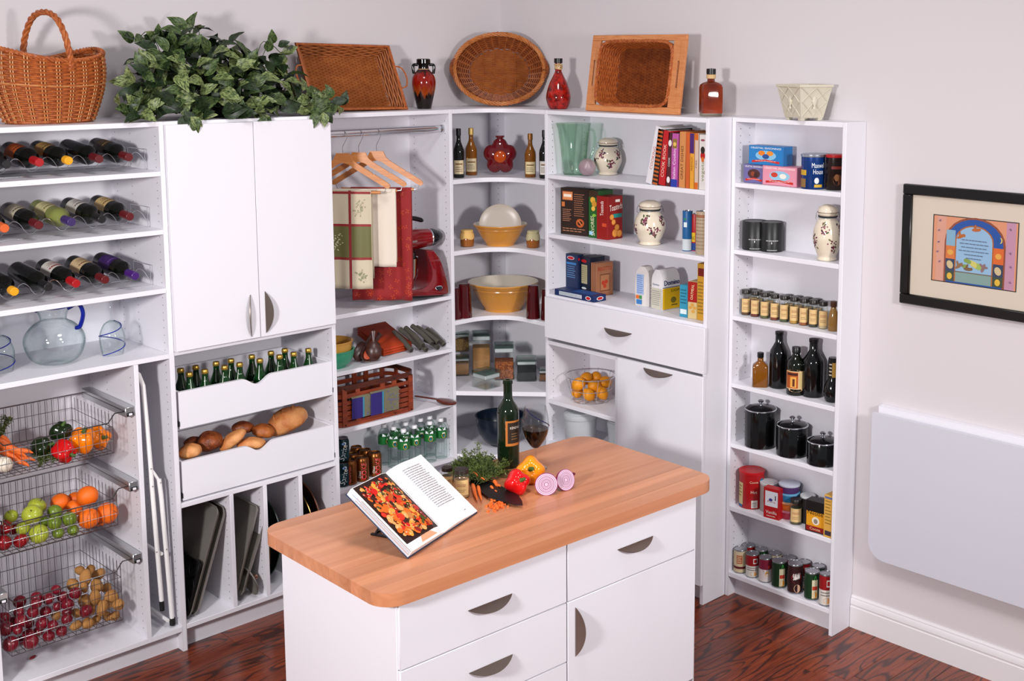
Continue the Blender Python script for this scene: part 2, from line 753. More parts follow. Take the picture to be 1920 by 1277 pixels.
def unit(name, label, loc, rot, W_, D, shelves, bot=.115, tl=.019, tr=.019, cat='shelving unit', hole_l=True, hole_r=True, third=False):
    t = thing(name, label, cat, loc, rot)
    T = .021
    b = .0012
    M().box(0, tl, -D, -.001, 0, H, b).build('side_panel', WHITE, t)
    M().box(W_ - tr, W_, -D, -.001, 0, H, b).build('side_panel', WHITE, t)
    M().box(tl, W_ - tr, -D + .0005, -.001, H - T, H - .0004, b).build('top_panel', WHITE, t)
    M().box(tl, W_ - tr, -D + .0005, -.006, bot - T, bot, b).build('bottom_panel', WHITE, t)
    M().box(tl, W_ - tr, -D + .05, -D + .066, 0, bot - T).build('toe_kick', WHITE, t)
    M().box(tl, W_ - tr, -.007, -.002, bot, H - T).build('back_panel', WHITE, t)
    for z in shelves:
        M().box(tl + .0003, W_ - tr - .0003, -D + .0015, -.007, z - T, z, b).build('shelf', WHITE, t)
    gaps = [(z - T, z + .004) for z in shelves]
    cols = [-D + .037, -.05] + ([-D * .42] if third else [])
    if hole_r:
        holes_mesh(cols, bot + .03, H - T - .02, W_ - tr, -1, gaps).build('pin_holes', HOLE, t, smooth=None, kind='stuff')
    if hole_l:
        holes_mesh(cols, bot + .03, H - T - .02, tl, 1, gaps).build('pin_holes', HOLE, t, smooth=None, kind='stuff')
    return t


# ---- half-moon pulls: a curved plate that rises from its straight edge
def pull_mesh(L=.186, w0=.038, tilt=54):
    m = M()
    n = 22
    R_ = (L * L / 4 + w0 * w0) / (2 * w0)
    ca, sa = math.cos(math.radians(tilt)), math.sin(math.radians(tilt))

    def pt(u, k, th):
        wd = max(0.0, math.sqrt(max(0.0, R_ * R_ - u * u)) - (R_ - w0)) * k
        return (u, -(wd * sa + .0015) - th * ca, -wd * ca + th * sa)
    K = 5
    vs, fs = [], []
    for th in (0, .0028):
        for i in range(n + 1):
            u = -L / 2 + L * i / n
            for k in range(K):
                vs.append(pt(u, k / (K - 1), th))
    o = (n + 1) * K
    for i in range(n):
        for k in range(K - 1):
            a = i * K + k
            fs.append((a, a + 1, a + K + 1, a + K))
            fs.append((o + a, o + a + K, o + a + K + 1, o + a + 1))
        a = i * K
        fs.append((a, a + K, o + a + K, o + a))
        a = i * K + K - 1
        fs.append((a, o + a, o + a + K, a + K))
    m.add(vs, fs)
    return m.mesh('pull_handle', PEWTER, 50)


PULL = pull_mesh()


def pull(parent, loc, roll=0.0, rot=0.0):
    """roll 0: straight edge up; +90 turns it upright"""
    return link('pull_handle', PULL, parent, loc, (0, roll, rot))


# ---- wine and basket unit
uw = unit('wine_shelf_unit', 'white shelving unit holding wine racks and wire produce baskets', (X1, 0, 0), 0, X12 - X1, DA1, [2.0815, 1.841, 1.596, 1.317], bot=.113, third=True)
M().box(-2.373 - X1, -2.354 - X1, -DA1 + .001, -.007, .113, 1.2955, .001).build('divider_panel', WHITE, uw)
holes_mesh([-DA1 + .037, -.05, -DA1 * .42], .15, 1.27, -2.373 - X1, -1).build('pin_holes', HOLE, uw, smooth=None, kind='stuff')

# ---- two-door tower with trays
ud = unit('door_tower_unit', 'white tower cabinet with two upper doors above pull-out trays', (X12, 0, 0), 0, X23 - X12, DA1, [1.325, .66], bot=.118, tl=.002, tr=.019, cat='cabinet')
fy = -DA1 - .0205
dz0 = at(480, 634, y=fy).z
xl, xm, xr = max(at(304.5, 300, y=fy).x, X12 + .0006), at(474.3, 222, y=fy).x, at(621.8, 300, y=fy).x
for a, b_, s_, hx, hz in ((xl, xm - .0012, 1, 470, 592), (xm + .0012, xr, -1, 498, 585)):
    d_ = M().box(a - X12, b_ - X12, fy, -DA1 - .0015, dz0, H - .014, .0015).build('door', WHITE, ud)
    p = at(hx, hz, y=fy)
    pull(d_, (p.x - X12, fy, p.z), roll=(PI / 2 if s_ > 0 else -PI / 2))
for xx in (-1.968, -1.805, -1.625):
    M().box(xx - .009 - X12, xx + .009 - X12, -DA1 + .001, -.007, .118, .639, .001).build('divider_panel', WHITE, ud)
    holes_mesh([-DA1 + .037, -.16], .15, .62, xx - .009 - X12, -1).build('pin_holes', HOLE, ud, smooth=None, kind='stuff')


def tray(zt, zb):
    """pull-out tray with a dipped front edge"""
    x0, x1 = -2.186 - X12, -1.4375 - X12
    yf = -DA1 + .008
    t = (M().box(x0, x0 + .013, yf + .016, -.03, zb + .004, zt, .001).box(x1 - .013, x1, yf + .016, -.03, zb + .004, zt, .001)
         .box(x0 + .013, x1 - .013, -.043, -.03, zb + .004, zt, .001).box(x0 + .013, x1 - .013, yf + .016, -.043, zb + .004, zb + .016)
         ).build('pull_out_tray', WHITE, ud)
    xc = at(483, 712, y=yf).x - X12
    hw = .075
    pts = [(x0, zb), (x1, zb), (x1, zt)]
    for i in range(17):
        k = 1 - 2 * i / 16
        pts.append((xc + hw * k, zt - .034 * (0.5 + 0.5 * math.cos(PI * k))))
    pts.append((x0, zt))
    m = M()
    m.prism(pts, 0, .016)
    m.xf(Matrix(((1, 0, 0, 0), (0, 0, -1, yf + .016), (0, 1, 0, 0), (0, 0, 0, 1))))
    m.build('tray_front', WHITE, t, smooth=30)
    dk = mat('slide_dark', '#2c2b2e', .4, metal=.6)
    M().box(x0 - .0125, x0 - .0005, yf - .004, -.02, zb + .012, zb + .034, .001).build('slide_rail', dk, t)
    M().box(x1 + .0003, x1 + .0022, yf - .004, -.02, zb + .012, zb + .034).build('slide_rail', dk, t)
    return zb + .016


TR1 = tray(1.143, .983)
TR2 = tray(.838, .668)

# ---- hanging-rod unit
uh = unit('linen_shelf_unit', 'white shelving unit with chrome hanging rod and linens', (X23, 0, 0), 0, X3C - X23, DA, [1.328, 1.05, .762, .463], tl=.010)

# ---- corner unit
uc = thing('corner_shelf_unit', 'white L-shaped corner shelving unit filling the room corner', 'shelving unit', (0, 0, 0))


def corner_poly(kind, inset=0.0):
    a = [(X3C, -.004), (-.004, -.004), (-.004, YC4), (-DR + inset, YC4)]
    if kind == 'L':
        r_ = .2
        cx, cy = -DR - r_ + inset, -DA - r_ + inset
        for i in range(11):
            th = PI / 2 * i / 10
            a.append((cx + r_ * math.cos(th), cy + r_ * math.sin(th)))
    a.append((X3C, -DA + inset))
    return a


def corner_shelf(z, kind, name='shelf', T=.023):
    M().prism(corner_poly(kind, .001), z - T, z).build(name, WHITE, uc, smooth=30)


corner_shelf(H - .0004, 'L', 'top_panel', .021)
for z in (1.925, 1.555, 1.19):
    corner_shelf(z, 'L')
for z in (.817, .475):
    corner_shelf(z, 'D')
corner_shelf(.115, 'D', 'bottom_panel')
M().box(X3C, -.004, -.006, -.002, .115, H - .02).build('back_panel', WHITE, uc)
M().box(-.006, -.002, YC4, -.006, .115, H - .02).build('back_panel', WHITE, uc)
M().box(-.101, -.006, -.028, -.006, .115, H - .02, .001).build('corner_post', WHITE, uc)
hm = M()
z = .15
while z < H - .04:
    n = 6
    hm.add([(-.053 + .0027 * math.cos(2 * PI * i / n), -.0284, z + .0027 * math.sin(2 * PI * i / n)) for i in range(n)], [tuple(range(n))])
    z += .032
hm.build('pin_holes', HOLE, uc, smooth=None, kind='stuff')
M().add([(X3C, -DA + .06, 0), (-DR + .05, YC4, 0), (-DR + .05, YC4, .094), (X3C, -DA + .06, .094)], [(0, 1, 2, 3)]).build('toe_kick', WHITE, uc, smooth=None)

# ---- pantry unit with drawer and door (right wall); local x runs along -y
R90 = -PI / 2
W1 = YC4 - Y5
up = unit('drawer_pantry_unit', 'white pantry cabinet with one wide drawer above a tall door', (0, YC4, 0), R90, W1, DR, [1.959, 1.656, 1.345, 1.098], bot=.115, cat='cabinet')
px_ = YC4 + 1.219
M().box(px_ - .018, px_, -DR + .001, -.007, .115, 1.077, .001).build('divider_panel', WHITE, up)
M().box(.0193, px_ - .018, -DR + .0015, -.007, .764, .785, .001).build('shelf', WHITE, up)
M().box(.0193, px_ - .018, -DR + .0015, -.007, .54, .561, .001).build('shelf', WHITE, up)
fx = -DR - .0205


def lx(px, py, x):
    return YC4 - at(px, py, x=x).y


dr_ = M().box(lx(1021, 580, fx), lx(1320.5, 650, fx), fx, -DR - .0015, at(1022, 632, x=fx).z, at(1022, 556, x=fx).z, .0015).build('drawer_front', WHITE, up)
p = at(1159, 622, x=fx)
pull(dr_, (YC4 - p.y, fx, p.z + .004))
dd = M().box(lx(1157.5, 720, fx), lx(1318, 720, fx), fx, -DR - .0015, .1, at(1158, 670, x=fx).z, .0015).build('door', WHITE, up)
p = at(1234, 698, x=fx)
pull(dd, (YC4 - p.y, fx, p.z + .004))

# ---- shallow spice unit
W2 = Y5 - .003 - Y6
us = unit('shallow_shelf_unit', 'narrow shallow white shelving unit with spices and cans', (0, Y5 - .003, 0), R90, W2, D2, [1.987, 1.678, 1.368, 1.048, .758, .448], bot=.121)

# ================================================================ island
IR = -.02985
isl = thing('kitchen_island', 'white island cabinet with drawers and door under butcher block', 'cabinet', (-2.4541, -2.2989, 0), IR)
IB = .069
M().box(.075, 1.449, .056, .745, 0, .869, .001).build('cabinet_body', mat('carcass_grey', '#8f8d95', .5), isl)
M().box(1.4485, 1.4525, .03, .75, 0, .868, .001).build('end_panel', WHITE, isl)
M().box(.069, .0755, .04, .75, .0, .868, .001).build('end_panel', WHITE, isl)


def front(name, x0, x1, z0, z1):
    return M().box(x0, x1, .03, .051, z0, z1, .0016).build(name, WHITE, isl)


f1 = front('drawer_front', .0735, .7745, .640, .862)
f2 = front('drawer_front', .0735, .7745, .4165, .6362)
f2b = front('drawer_front', .0735, .7745, .10, .4127)
f3 = front('drawer_front', .7790, 1.449, .640, .862)
f4 = front('door', .7790, 1.449, .10, .6362)
pull(f1, (.433, .03, .752))
pull(f2, (.433, .03, .534))
pull(f2b, (.433, .03, .30))
pull(f3, (1.117, .03, .762))
pull(f4, (.816, .03, .515), roll=-PI / 2)

MAPLE = wood('maple_block', '#b87550', '#cf8d66', grain=(.7, 18, 18), scale=1.2, rough=.33, distort=.5, coat=.15, per_object=.13)
blk = thing('butcher_block_worktop', 'maple butcher block worktop with rounded corners on the island', 'worktop', (-2.4541, -2.2989, 0), IR)
LW, LD, RC = 1.5494, .7815, .085
outl = []
for cx, cy, a0 in ((LW - RC, RC, -PI / 2), (LW - RC, LD - RC, 0), (RC, LD - RC, PI / 2), (RC, RC, PI)):
    for i in range(9):
        a = a0 + PI / 2 * i / 8
        outl.append((cx + RC * math.cos(a), cy + RC * math.sin(a)))


def clip(poly, y0, y1):
    for yy, keep in ((y0, 1), (y1, -1)):
        o = []
        n = len(poly)
        for i in range(n):
            p, q = poly[i], poly[(i + 1) % n]
            a, b = (p[1] - yy) * keep, (q[1] - yy) * keep
            if a >= 0:
                o.append(p)
            if a * b < 0:
                t = a / (a - b)
                o.append((p[0] + (q[0] - p[0]) * t, yy))
        poly = o
    return poly


ys = [0, .075, .125, .185, .26, .315, .36, .43, .50, .545, .61, .66, .715, LD]
for i in range(len(ys) - 1):
    pl = clip(outl, ys[i] + .0001, ys[i + 1] - .0001)
    cx = sum(p[0] for p in pl) / len(pl)
    cy = sum(p[1] for p in pl) / len(pl)
    M().prism([(a - cx, b - cy) for a, b in pl], 0, .045).build('stave', MAPLE, blk, (cx, cy, .869), smooth=30)

# ================================================================ wall table and picture
tb = thing('wall_table', 'white drop-leaf wall table folded flat against the right wall', 'table', (0, -2.51, 0), R90)
M().box(.012, 1.1, -.034, -.001, .995, 1.062, .001).build('wall_cleat', WHITE, tb)
pl = [(0, 1.034), (0, .46)]
for i in range(9):
    a = PI + PI / 2 * i / 8
    pl.append((.08 + .08 * math.cos(a), .461 + .08 * math.sin(a)))
pl += [(1.02, .381), (1.1, .461), (1.1, 1.034)]
mm = M()
mm.prism(pl, 0, .02)
mm.xf(Matrix(((1, 0, 0, 0), (0, 0, 1, -.065), (0, 1, 0, 0), (0, 0, 0, 1))))
mm.build('table_leaf', mat('grey_laminate', '#c9c9d3', .42, spec=.4), tb, smooth=30)
for xx in (.12, .62, .98):
    M().box(xx, xx + .05, -.046, -.034, 1.0, 1.025).build('hinge', STEEL, tb)

# ================================================================ contents of the wine and basket unit
WGL = mat('wine_glass_dark', '#0a0d0a', 0.07, spec=.6)
WGG = mat('wine_glass_olive', '#7d8446', 0.06, spec=.6)
GLASS = thin_glass('clear_glass', '#fbfdfd', .95, .02, .5, '#c3d2d2')
BLUEG = mat('cobalt_glass', '#0b1f8c', 0.06, spec=.6)
WIRE = mat('steel_wire', '#8f9092', 0.28, metal=1.0)
WBP = [(0, .006), (.022, .0), (.034, .0), (.0372, .004), (.0375, .012), (.0375, .188), (.0365, .198), (.030, .212), (.020, .226), (.0155, .238), (.0148, .262), (.0148, .296), (.0, .296)]
WB = {}
for k, gm in (('dark', WGL), ('olive', WGG)):
    WB[k] = M().lathe(WBP, 28).mesh('bottle_glass', gm, 40)


def foil_mesh(c, l=.062):
    return M().lathe([(.0, .301), (.0135, .301), (.0155, .299), (.0155, .292), (.0158, .291), (.0156, .301 - l), (.0158, .299 - l), (.0150, .298 - l)], 20).mesh('foil_capsule', mat('foil_' + c.strip('#'), c, .35, spec=.6), 40)


def wine_bottle(loc, rot, label, foil, glass='dark', lab=None, fl=.062, group=None):
    t = thing('wine_bottle', label, 'wine bottle', loc, rot, group, scale=1.06)
    g = link('bottle_glass', WB[glass], t)
    link('foil_capsule', foil_mesh(foil, fl), t)
    if lab:
        lab(g)
    return t


def plain_label(c, c2='#2c2a28', z0=.055, z1=.15, half=.062, ang=PI / 2):
    def f(g):
        a = Art()
        a.rect(-half, z0, half, z1, c, 14)
        a.rect(-half * .6, z1 - .03, half * .6, z1 - .018, c2, 8)
        a.lines(-half * .55, half * .55, z0 + .02, z1 - .042, 5, c2, seed=int(z1 * 1000))
        a.build(g, on_round(.0375, 0, ang), 'paper_label')
    return f


def rack(z, xs, n):
    """wavy chrome bottle rack"""
    t = thing('wire_wine_rack', ('chrome wire wine rack on the top shelf of bottles', 'chrome wire wine rack on the middle shelf of bottles', 'chrome wire wine rack on the lowest shelf of bottles')[n], 'wine rack', (0, 0, z))
    x0, x1 = X1 + .03, -2.235
    for nm, yy, lo, hi in (('front_wave_wire', -.355, .022, .075), ('rear_wave_wire', -.2, .03, .06)):
        P = []
        s_ = (xs[-1] - xs[0]) / (len(xs) - 1)
        k = -140
        x = x0
        while x <= x1 - .0:
            ph = (x - xs[0]) / s_ * 2 * PI
            c = math.cos(ph)
            P.append((x, yy, lo + (hi - lo) * (0.5 - 0.5 * math.copysign(abs(c) ** .8, c))))
            x += s_ / 14
        M().tube(P, .0014, 5).build(nm, CHROME, t)
    for yy in (-.355, -.2):
        M().tube([(x0, yy, .004), (x1, yy, .004)], .0013, 5).build('base_wire', CHROME, t)
    M().tube([(x1, -.355, 0.002), (x1, -.355, .085), (x1, -.2, .085), (x1, -.2, .002)], .0013, 5).build('end_loop', CHROME, t)
    M().tube([(x0, -.355, .002), (x0, -.355, .085), (x0, -.2, .085), (x0, -.2, .002)], .0019, 5).build('end_loop', CHROME, t)


FO = dict(black='#161618', red='#a30f16', yellow='#e6a01a', maroon='#5a0e14', orange='#d8622c', purple='#3a2860', violet='#40186a')
ROWS = [
    (2.0815, [(14, 306.6, 'black', 'dark', None, 'black capped'), (77.5, 302, 'red', 'dark', ('#c0561c', '#5a2410'), 'bright red capped orange labelled'),
              (132.6, 299, 'yellow', 'dark', ('#b58f52', '#4a3718'), 'yellow capped tan labelled'), (189, 296, 'maroon', 'dark', None, 'maroon capped unlabelled'),
              (245, 293, 'maroon', 'dark', ('#3a3026', '#8a6a3a'), 'maroon capped dark labelled')]),
    (1.841, [(10, 420, 'orange', 'dark', None, 'orange capped'), (76.5, 417, 'maroon', 'dark', ('#cfc4ac', '#5a5040'), 'maroon capped cream labelled'),
             (132, 408, 'purple', 'olive', ('#d3cb97', '#7a7440'), 'purple capped pale green'), (191, 403, 'black', 'dark', ('#d8d3cd', '#706a66'), 'black capped white labelled'),
             (246, 398, 'maroon', 'dark', ('#d2b47c', '#7a5a2c'), 'dark red capped tan labelled')]),
    (1.596, [(29, 540, 'yellow', 'dark', None, 'yellow capped'), (92, 532, 'black', 'dark', None, 'black capped unlabelled'),
             (144, 521, 'red', 'dark', ('#e0dcd2', '#9a1c20'), 'red capped white and red labelled'), (200, 515, 'maroon', 'dark', ('#dcc094', '#8a6a44'), 'brown capped cream labelled'),
             (252, 507, 'violet', 'dark', ('#3a1c5c', '#6a4a9a'), 'violet capped purple labelled')]),
]
for n, (z, bs) in enumerate(ROWS):
    xs = []
    for px, py, fo, gl, lb, ds in bs:
        p = at(px, py, y=-.44)
        xs.append(p.x)
        p = Vector((p.x, -.44 + .301 * 1.06, z + .0635 + .024))
        wine_bottle(p, (PI / 2 + math.radians(4.5), 0, rnd.uniform(-.02, .02)), ds + ' wine bottle lying on the ' + ('top', 'middle', 'lowest')[n] + ' wine rack',
                    FO[fo], gl, plain_label(*lb) if lb else None, fl=.03 if fo == 'yellow' else .062)
    rack(z, xs, n)


# ---- glass pitcher
def shell(m, prof, th=.0022, n=32, c=(0, 0, 0)):
    inner = [(max(r - th, 0.0), z + (th if i < 2 else 0)) for i, (r, z) in enumerate(prof)]
    return m.lathe(prof + inner[::-1], n, c)


P = stand(105, 685, 1.317, .04)
k = mpp(P)
R = 54 * k
pt = thing('glass_pitcher', 'round clear glass pitcher with cobalt blue rim and handle', 'pitcher', P, facing(P))
pr = prof_smooth([(0, .004), (R * .45, .002), (R * .8, R * .22), (R * .99, R * .70), (R * .93, R * 1.08), (R * .68, R * 1.38), (R * .46, R * 1.52), (R * .44, R * 1.66), (R * .58, R * 2.02)], 5)
shell(M(), pr).build('bowl', GLASS, pt, smooth=60)
M().tube([(R * .58 * math.cos(a), R * .58 * math.sin(a), R * 2.02) for a in [2 * PI * i / 24 for i in range(24)]], .004, 6, closed=True).build('blue_rim', BLUEG, pt)
hp = smoothpath([(R * .5, 0, R * 1.93), (R * .85, 0, R * 2.08), (R * 1.0, 0, R * 1.75), (R * .88, 0, R * 1.30), (R * .72, 0, R * 1.24)], 6)
M().tube(hp, .0085, 8).build('blue_handle', BLUEG, pt, rot=-.35)
M().tube([(-R * .46, 0, R * 1.88), (-R * .68, 0, R * 2.06)], [.010, .014], 8).build('spout', BLUEG, pt)


# ---- upturned goblets with blue spirals
def goblet(px, py, wpx, top, label):
    P = stand(px, py, 1.317, .03)
    k = mpp(P)
    R = wpx / 2 * k
    P.z += .0005
    t = thing('goblet', label, 'goblet', P, facing(P))
    h = zup(P, top) - P.z
    bp = prof_smooth([(R * .82, .0), (R * .97, h * .35), (R * .95, h * .6), (R * .62, h * .88), (.006, h * 1.0)], 5)
    st = bp + [(.004, h * 1.05), (.004, h * 1.56), (.012, h * 1.62), (R * .9, h * 1.64), (R * .9, h * 1.66), (.01, h * 1.67), (0, h * 1.67)]
    inn = [(max(r - .002, 0.0), z - (.002 if z > h * .9 else 0)) for r, z in bp][::-1]
    m = M()
    m.lathe([(0, h * .97)] + inn[1:] + st, 28)
    m.build('bowl_and_stem', GLASS, t, smooth=60)

    def rr(z):
        for (r0, z0), (r1, z1) in zip(bp, bp[1:]):
            if z0 <= z <= z1:
                return r0 + (r1 - r0) * (z - z0) / (z1 - z0 + 1e-9)
        return .006
    Pp = []
    for i in range(60):
        z = h * .94 * i / 59
        a = -2.6 + i / 59 * 2 * PI * 1.6
        Pp.append(((rr(z) + .001) * math.cos(a), (rr(z) + .001) * math.sin(a), z + .002))
    M().tube(Pp, .0022, 5).build('blue_spiral', BLUEG, t)


goblet(212, 667, 46, 600, 'upturned clear goblet with blue spiral beside the unit side panel')
goblet(4, 700, 48, 628, 'upturned clear goblet with blue spiral left of the pitcher')


# ---- wire baskets
def wire_basket(zb, zs, label):
    x0, x1, y0, y1 = -2.905, -2.466, -.447, -.045
    t = thing('wire_basket', label, 'basket', ((x0 + x1) / 2, (y0 + y1) / 2, zb))
    hx, hy, h = (x1 - x0) / 2, (y1 - y0) / 2, zs - zb
    r_ = .0014
    dip = .03
    m = M()
    n = 16
    for i in range(n + 1):
        x = -hx + 2 * hx * i / n
        m.tube([(x, hy, h), (x, hy, 0), (x, -hy, 0), (x, -hy, h - dip)], r_, 4)
    n = 12
    for i in range(n + 1):
        y = -hy + 2 * hy * i / n
        m.tube([(-hx, y, h), (-hx, y, 0), (hx, y, 0), (hx, y, h)], r_, 4)
    nz = max(2, round(h / .055))
    for j in range(1, nz):
        z = h * j / nz
        if z < h - dip:
            m.tube([(-hx, -hy, z), (hx, -hy, z), (hx, hy, z), (-hx, hy, z)], r_, 4, closed=True)
        else:
            m.tube([(-hx, -hy, z), (-hx, hy, z), (hx, hy, z), (hx, -hy, z)], r_, 4)
    m.build('wire_mesh', WIRE, t, kind='stuff')
    e = hx + .052
    P = [(-e, -hy, h + .004), (-hx - .01, -hy, h + .004), (-hx + .02, -hy - .004, h - dip), (hx - .02, -hy - .004, h - dip), (hx + .01, -hy, h + .004), (e, -hy, h + .004)]
    M().tube(P, .0028, 6).build('front_rim', mat('dark_wire', '#6a6768', .3, metal=1.0), t)
    M().tube([(-e, -hy, h + .004), (-e, hy, h + .004), (e, hy, h + .004), (e, -hy, h + .004)], .0028, 6).build('top_rim', WIRE, t)
    for sx, xo in ((1, -2.4145), (-1, -2.9445)):
        a = xo - (x0 + x1) / 2
        sl = M().box(a, a + .039, -hy - .006, hy + .02, h - .022, h + .020, .003).build('slide_rail', mat('zinc_rail', '#c2c5c8', .28, metal=.85), t)
        M().box(a + .006, a + .033, -hy - .012, -hy - .005, h - .018, h - .002, .002).build('end_stop', BLACKP, sl)
        M().box(a + .012, a + .027, -hy - .0145, -hy - .0115, h - .015, h - .005, .002).build('white_roller', WHITE, sl)


wire_basket(.946, 1.104, 'chrome wire basket of carrots and bell peppers on slides')
wire_basket(.640, .787, 'chrome wire basket of apples, limes and oranges on slides')
wire_basket(.228, .474, 'deep chrome wire basket of red onions and potatoes')

# ---- produce
ORG = mat('orange_skin', '#ee6c10', .42, bump=(260, .35, .001), spec=.5)
LIME = mat('lime_skin', '#44601c', .3, vary=(14, '#7d8d28', .5))
GAPP = mat('green_apple', '#86962c', .22, vary=(9, '#b5b83e', .5))
RAPP = mat('red_apple', '#5c0a10', .2, vary=(8, '#a01a20', .5))
RONI = mat('red_onion_skin', '#520a18', .3, vary=(10, '#8a1a2a', .6, (1, 1, .15)))
POTA = mat('potato_skin', '#a06a34', .8, vary=(14, '#c38f52', .6), bump=(60, .4, .002))
STEM = mat('stem_brown', '#4a3a1c', .8)
PEPS = mat('pepper_stem', '#3f5c1e', .6)


def dirscale(f):
    return f


def apple_m(mt, dimple=.16):
    def f(d):
        return 1 - dimple * math.exp(-((1 - d[2]) / .06)) - .10 * math.exp(-((1 + d[2]) / .05)) - .04 * (d[2] < 0) * d[2] * d[2]
    return M().ell((0, 0, 0), (1, 1, .92), 18, 14, f).mesh('fruit_skin', mt, 80)


def onion_m():
    def f(d):
        z = d[2]
        return 1 + .28 * math.exp(-((1 - z) / .035)) + .05 * math.exp(-((1 + z) / .03))
    return M().ell((0, 0, 0), (1, 1, .9), 18, 14, f).mesh('red_onion', RONI, 80)


def potato_m(seed):
    r_ = random.Random(seed)
    k = [r_.uniform(-1, 1) for _ in range(6)]

    def f(d):
        return 1 + .07 * math.sin(3 * d[0] + k[0] * 3) + .06 * math.sin(4 * d[1] + k[1] * 4) + .05 * math.sin(5 * d[2] + k[2] * 3)
    return M().ell((0, 0, 0), (1.15, .95, .9), 14, 10, f).mesh('potato', POTA, 80)


ME_ORG = M().ell((0, 0, 0), (1, 1, .95), 20, 14, lambda d: 1 - .05 * math.exp(-((1 - abs(d[2])) / .03))).mesh('orange', ORG, 80)
ME_LIME = M().ell((0, 0, 0), (1, .93, .93), 16, 12, lambda d: 1 + .10 * math.exp(-((1 - abs(d[0])) / .02))).mesh('lime', LIME, 80)
ME_GA, ME_RA = apple_m(GAPP), apple_m(RAPP)
ME_ON = onion_m()
ME_PO = [potato_m(i) for i in range(4)]
ME_STEM = M().tube([(0, 0, .70), (.02, 0, .92), (.08, 0, 1.12)], [.05, .04, .055], 6).mesh('stem', STEM, 60)


def put(px, py, rp, y, me, name, label, cat, group, stem=False, sq=1.0, tilt=.9):
    p = at(px, py, y=y)
    r_ = rp * mpp(p)
    rot = (rnd.uniform(-tilt, tilt), rnd.uniform(-tilt, tilt), rnd.uniform(0, 6.28))
    o = link(name, me, None, p, rot, label, cat, group, scale=(r_, r_, r_ * sq))
    if stem:
        link('stem', ME_STEM, o)
    return o


def relax(items, lo=-.437, hi=-.07, it=80):
    """slide fruit along the view rays until they no longer run into each other"""
    for _ in range(it):
        ps = [at(q[0], q[1], y=q[3]) for q in items]
        rs = [q[2] * mpp(p) for q, p in zip(items, ps)]
        for i in range(len(items)):
            for j in range(i + 1, len(items)):
                d = (ps[i] - ps[j]).length
                o = .97 * (rs[i] + rs[j]) - d
                if o > 0:
                    a_, b_ = (i, j) if items[i][3] <= items[j][3] else (j, i)
                    items[a_][3] -= o * .25
                    items[b_][3] += o * .35
        for q, r_ in zip(items, rs):
            q[3] = min(max(q[3], lo + r_), hi)
    return items


FR = [list(q) + [k] for k, L in (
    ('o', ((166, 972, 19.5, -.39), (201, 962, 19.5, -.37), (164, 930, 19.5, -.31), (141, 938, 15.5, -.21), (113, 942, 17.5, -.22), (140, 952, 15, -.30), (186, 972, 15, -.27))),
    ('g', ((60, 965, 18.5, -.37), (69, 950, 17, -.28), (73, 1001, 18.0, -.40), (43, 990, 13, -.36), (20.7, 968, 12.5, -.33))),
    ('l', ((102, 980, 13.5, -.40), (130, 973, 14, -.40), (103, 960, 14, -.35), (109, 999, 11.5, -.40), (137, 994, 11, -.39), (83, 978, 10.5, -.36))),
    ('r', ((7.5, 989, 15, -.39), (5, 1018, 16, -.40), (39.5, 1014, 14, -.41), (26, 992, 11, -.35)))) for q in L]
for px, py, rp, y, k in relax(FR):
    if k == 'o':
        put(px, py, rp, y, ME_ORG, 'orange', 'bright orange citrus heaped in the middle wire basket', 'orange', 'oranges in the middle basket')
    elif k == 'g':
        put(px, py, rp, y, ME_GA, 'green_apple', 'yellow-green apple in the middle wire basket', 'apple', 'green apples in the middle basket', stem=True)
    elif k == 'l':
        put(px, py, rp, y, ME_LIME, 'lime', 'dark green lime piled between the apples and oranges', 'lime', 'limes in the middle basket')
    else:
        put(px, py, rp, y, ME_RA, 'red_apple', 'dark red apple in the middle wire basket', 'apple', 'red apples in the middle basket', stem=True)

SC5 = 5.554
PO_ = [[x / SC5, 1040 + yy / SC5, r_ / SC5, y, 'p'] for x, yy, r_, y in ((830, 165, 52, -.24), (890, 235, 72, -.31), (945, 165, 58, -.2), (1025, 205, 65, -.24), (760, 315, 68, -.28), (875, 345, 50, -.33), (1005, 325, 72, -.36),
                                   (1110, 345, 60, -.28), (885, 490, 75, -.35), (990, 450, 72, -.37), (1155, 440, 72, -.39), (1065, 560, 74, -.40), (1235, 520, 66, -.39), (1190, 640, 56, -.37),
                                   (1110, 640, 50, -.36), (790, 740, 58, -.40), (910, 715, 66, -.40), (1000, 680, 52, -.37), (585, 640, 52, -.33), (800, 610, 52, -.34), (1120, 500, 60, -.27), (950, 570, 60, -.30))]
PO_ += [[x / SC5, 1040 + yy / SC5, r_ / SC5, y, 'n'] for x, yy, r_, y in ((585, 365, 54, -.36), (380, 445, 62, -.36), (375, 505, 60, -.40), (505, 460, 62, -.37), (655, 440, 62, -.36), (785, 400, 66, -.39), (595, 540, 50, -.36), (705, 520, 66, -.40),
                     (345, 597, 62, -.40), (475, 592, 60, -.37), (700, 600, 55, -.36), (900, 590, 70, -.415), (695, 670, 60, -.40), (225, 690, 70, -.38), (440, 715, 68, -.39), (550, 735, 56, -.40),
                     (60, 770, 78, -.38), (185, 785, 50, -.39), (300, 840, 70, -.37), (322, 905, 80, -.40), (510, 850, 64, -.40), (640, 800, 60, -.40), (110, 930, 85, -.40), (205, 490, 68, -.33),
                     (45, 660, 64, -.30), (200, 600, 60, -.34), (130, 700, 60, -.30), (400, 800, 55, -.34), (210, 900, 60, -.36), (300, 720, 56, -.33))]
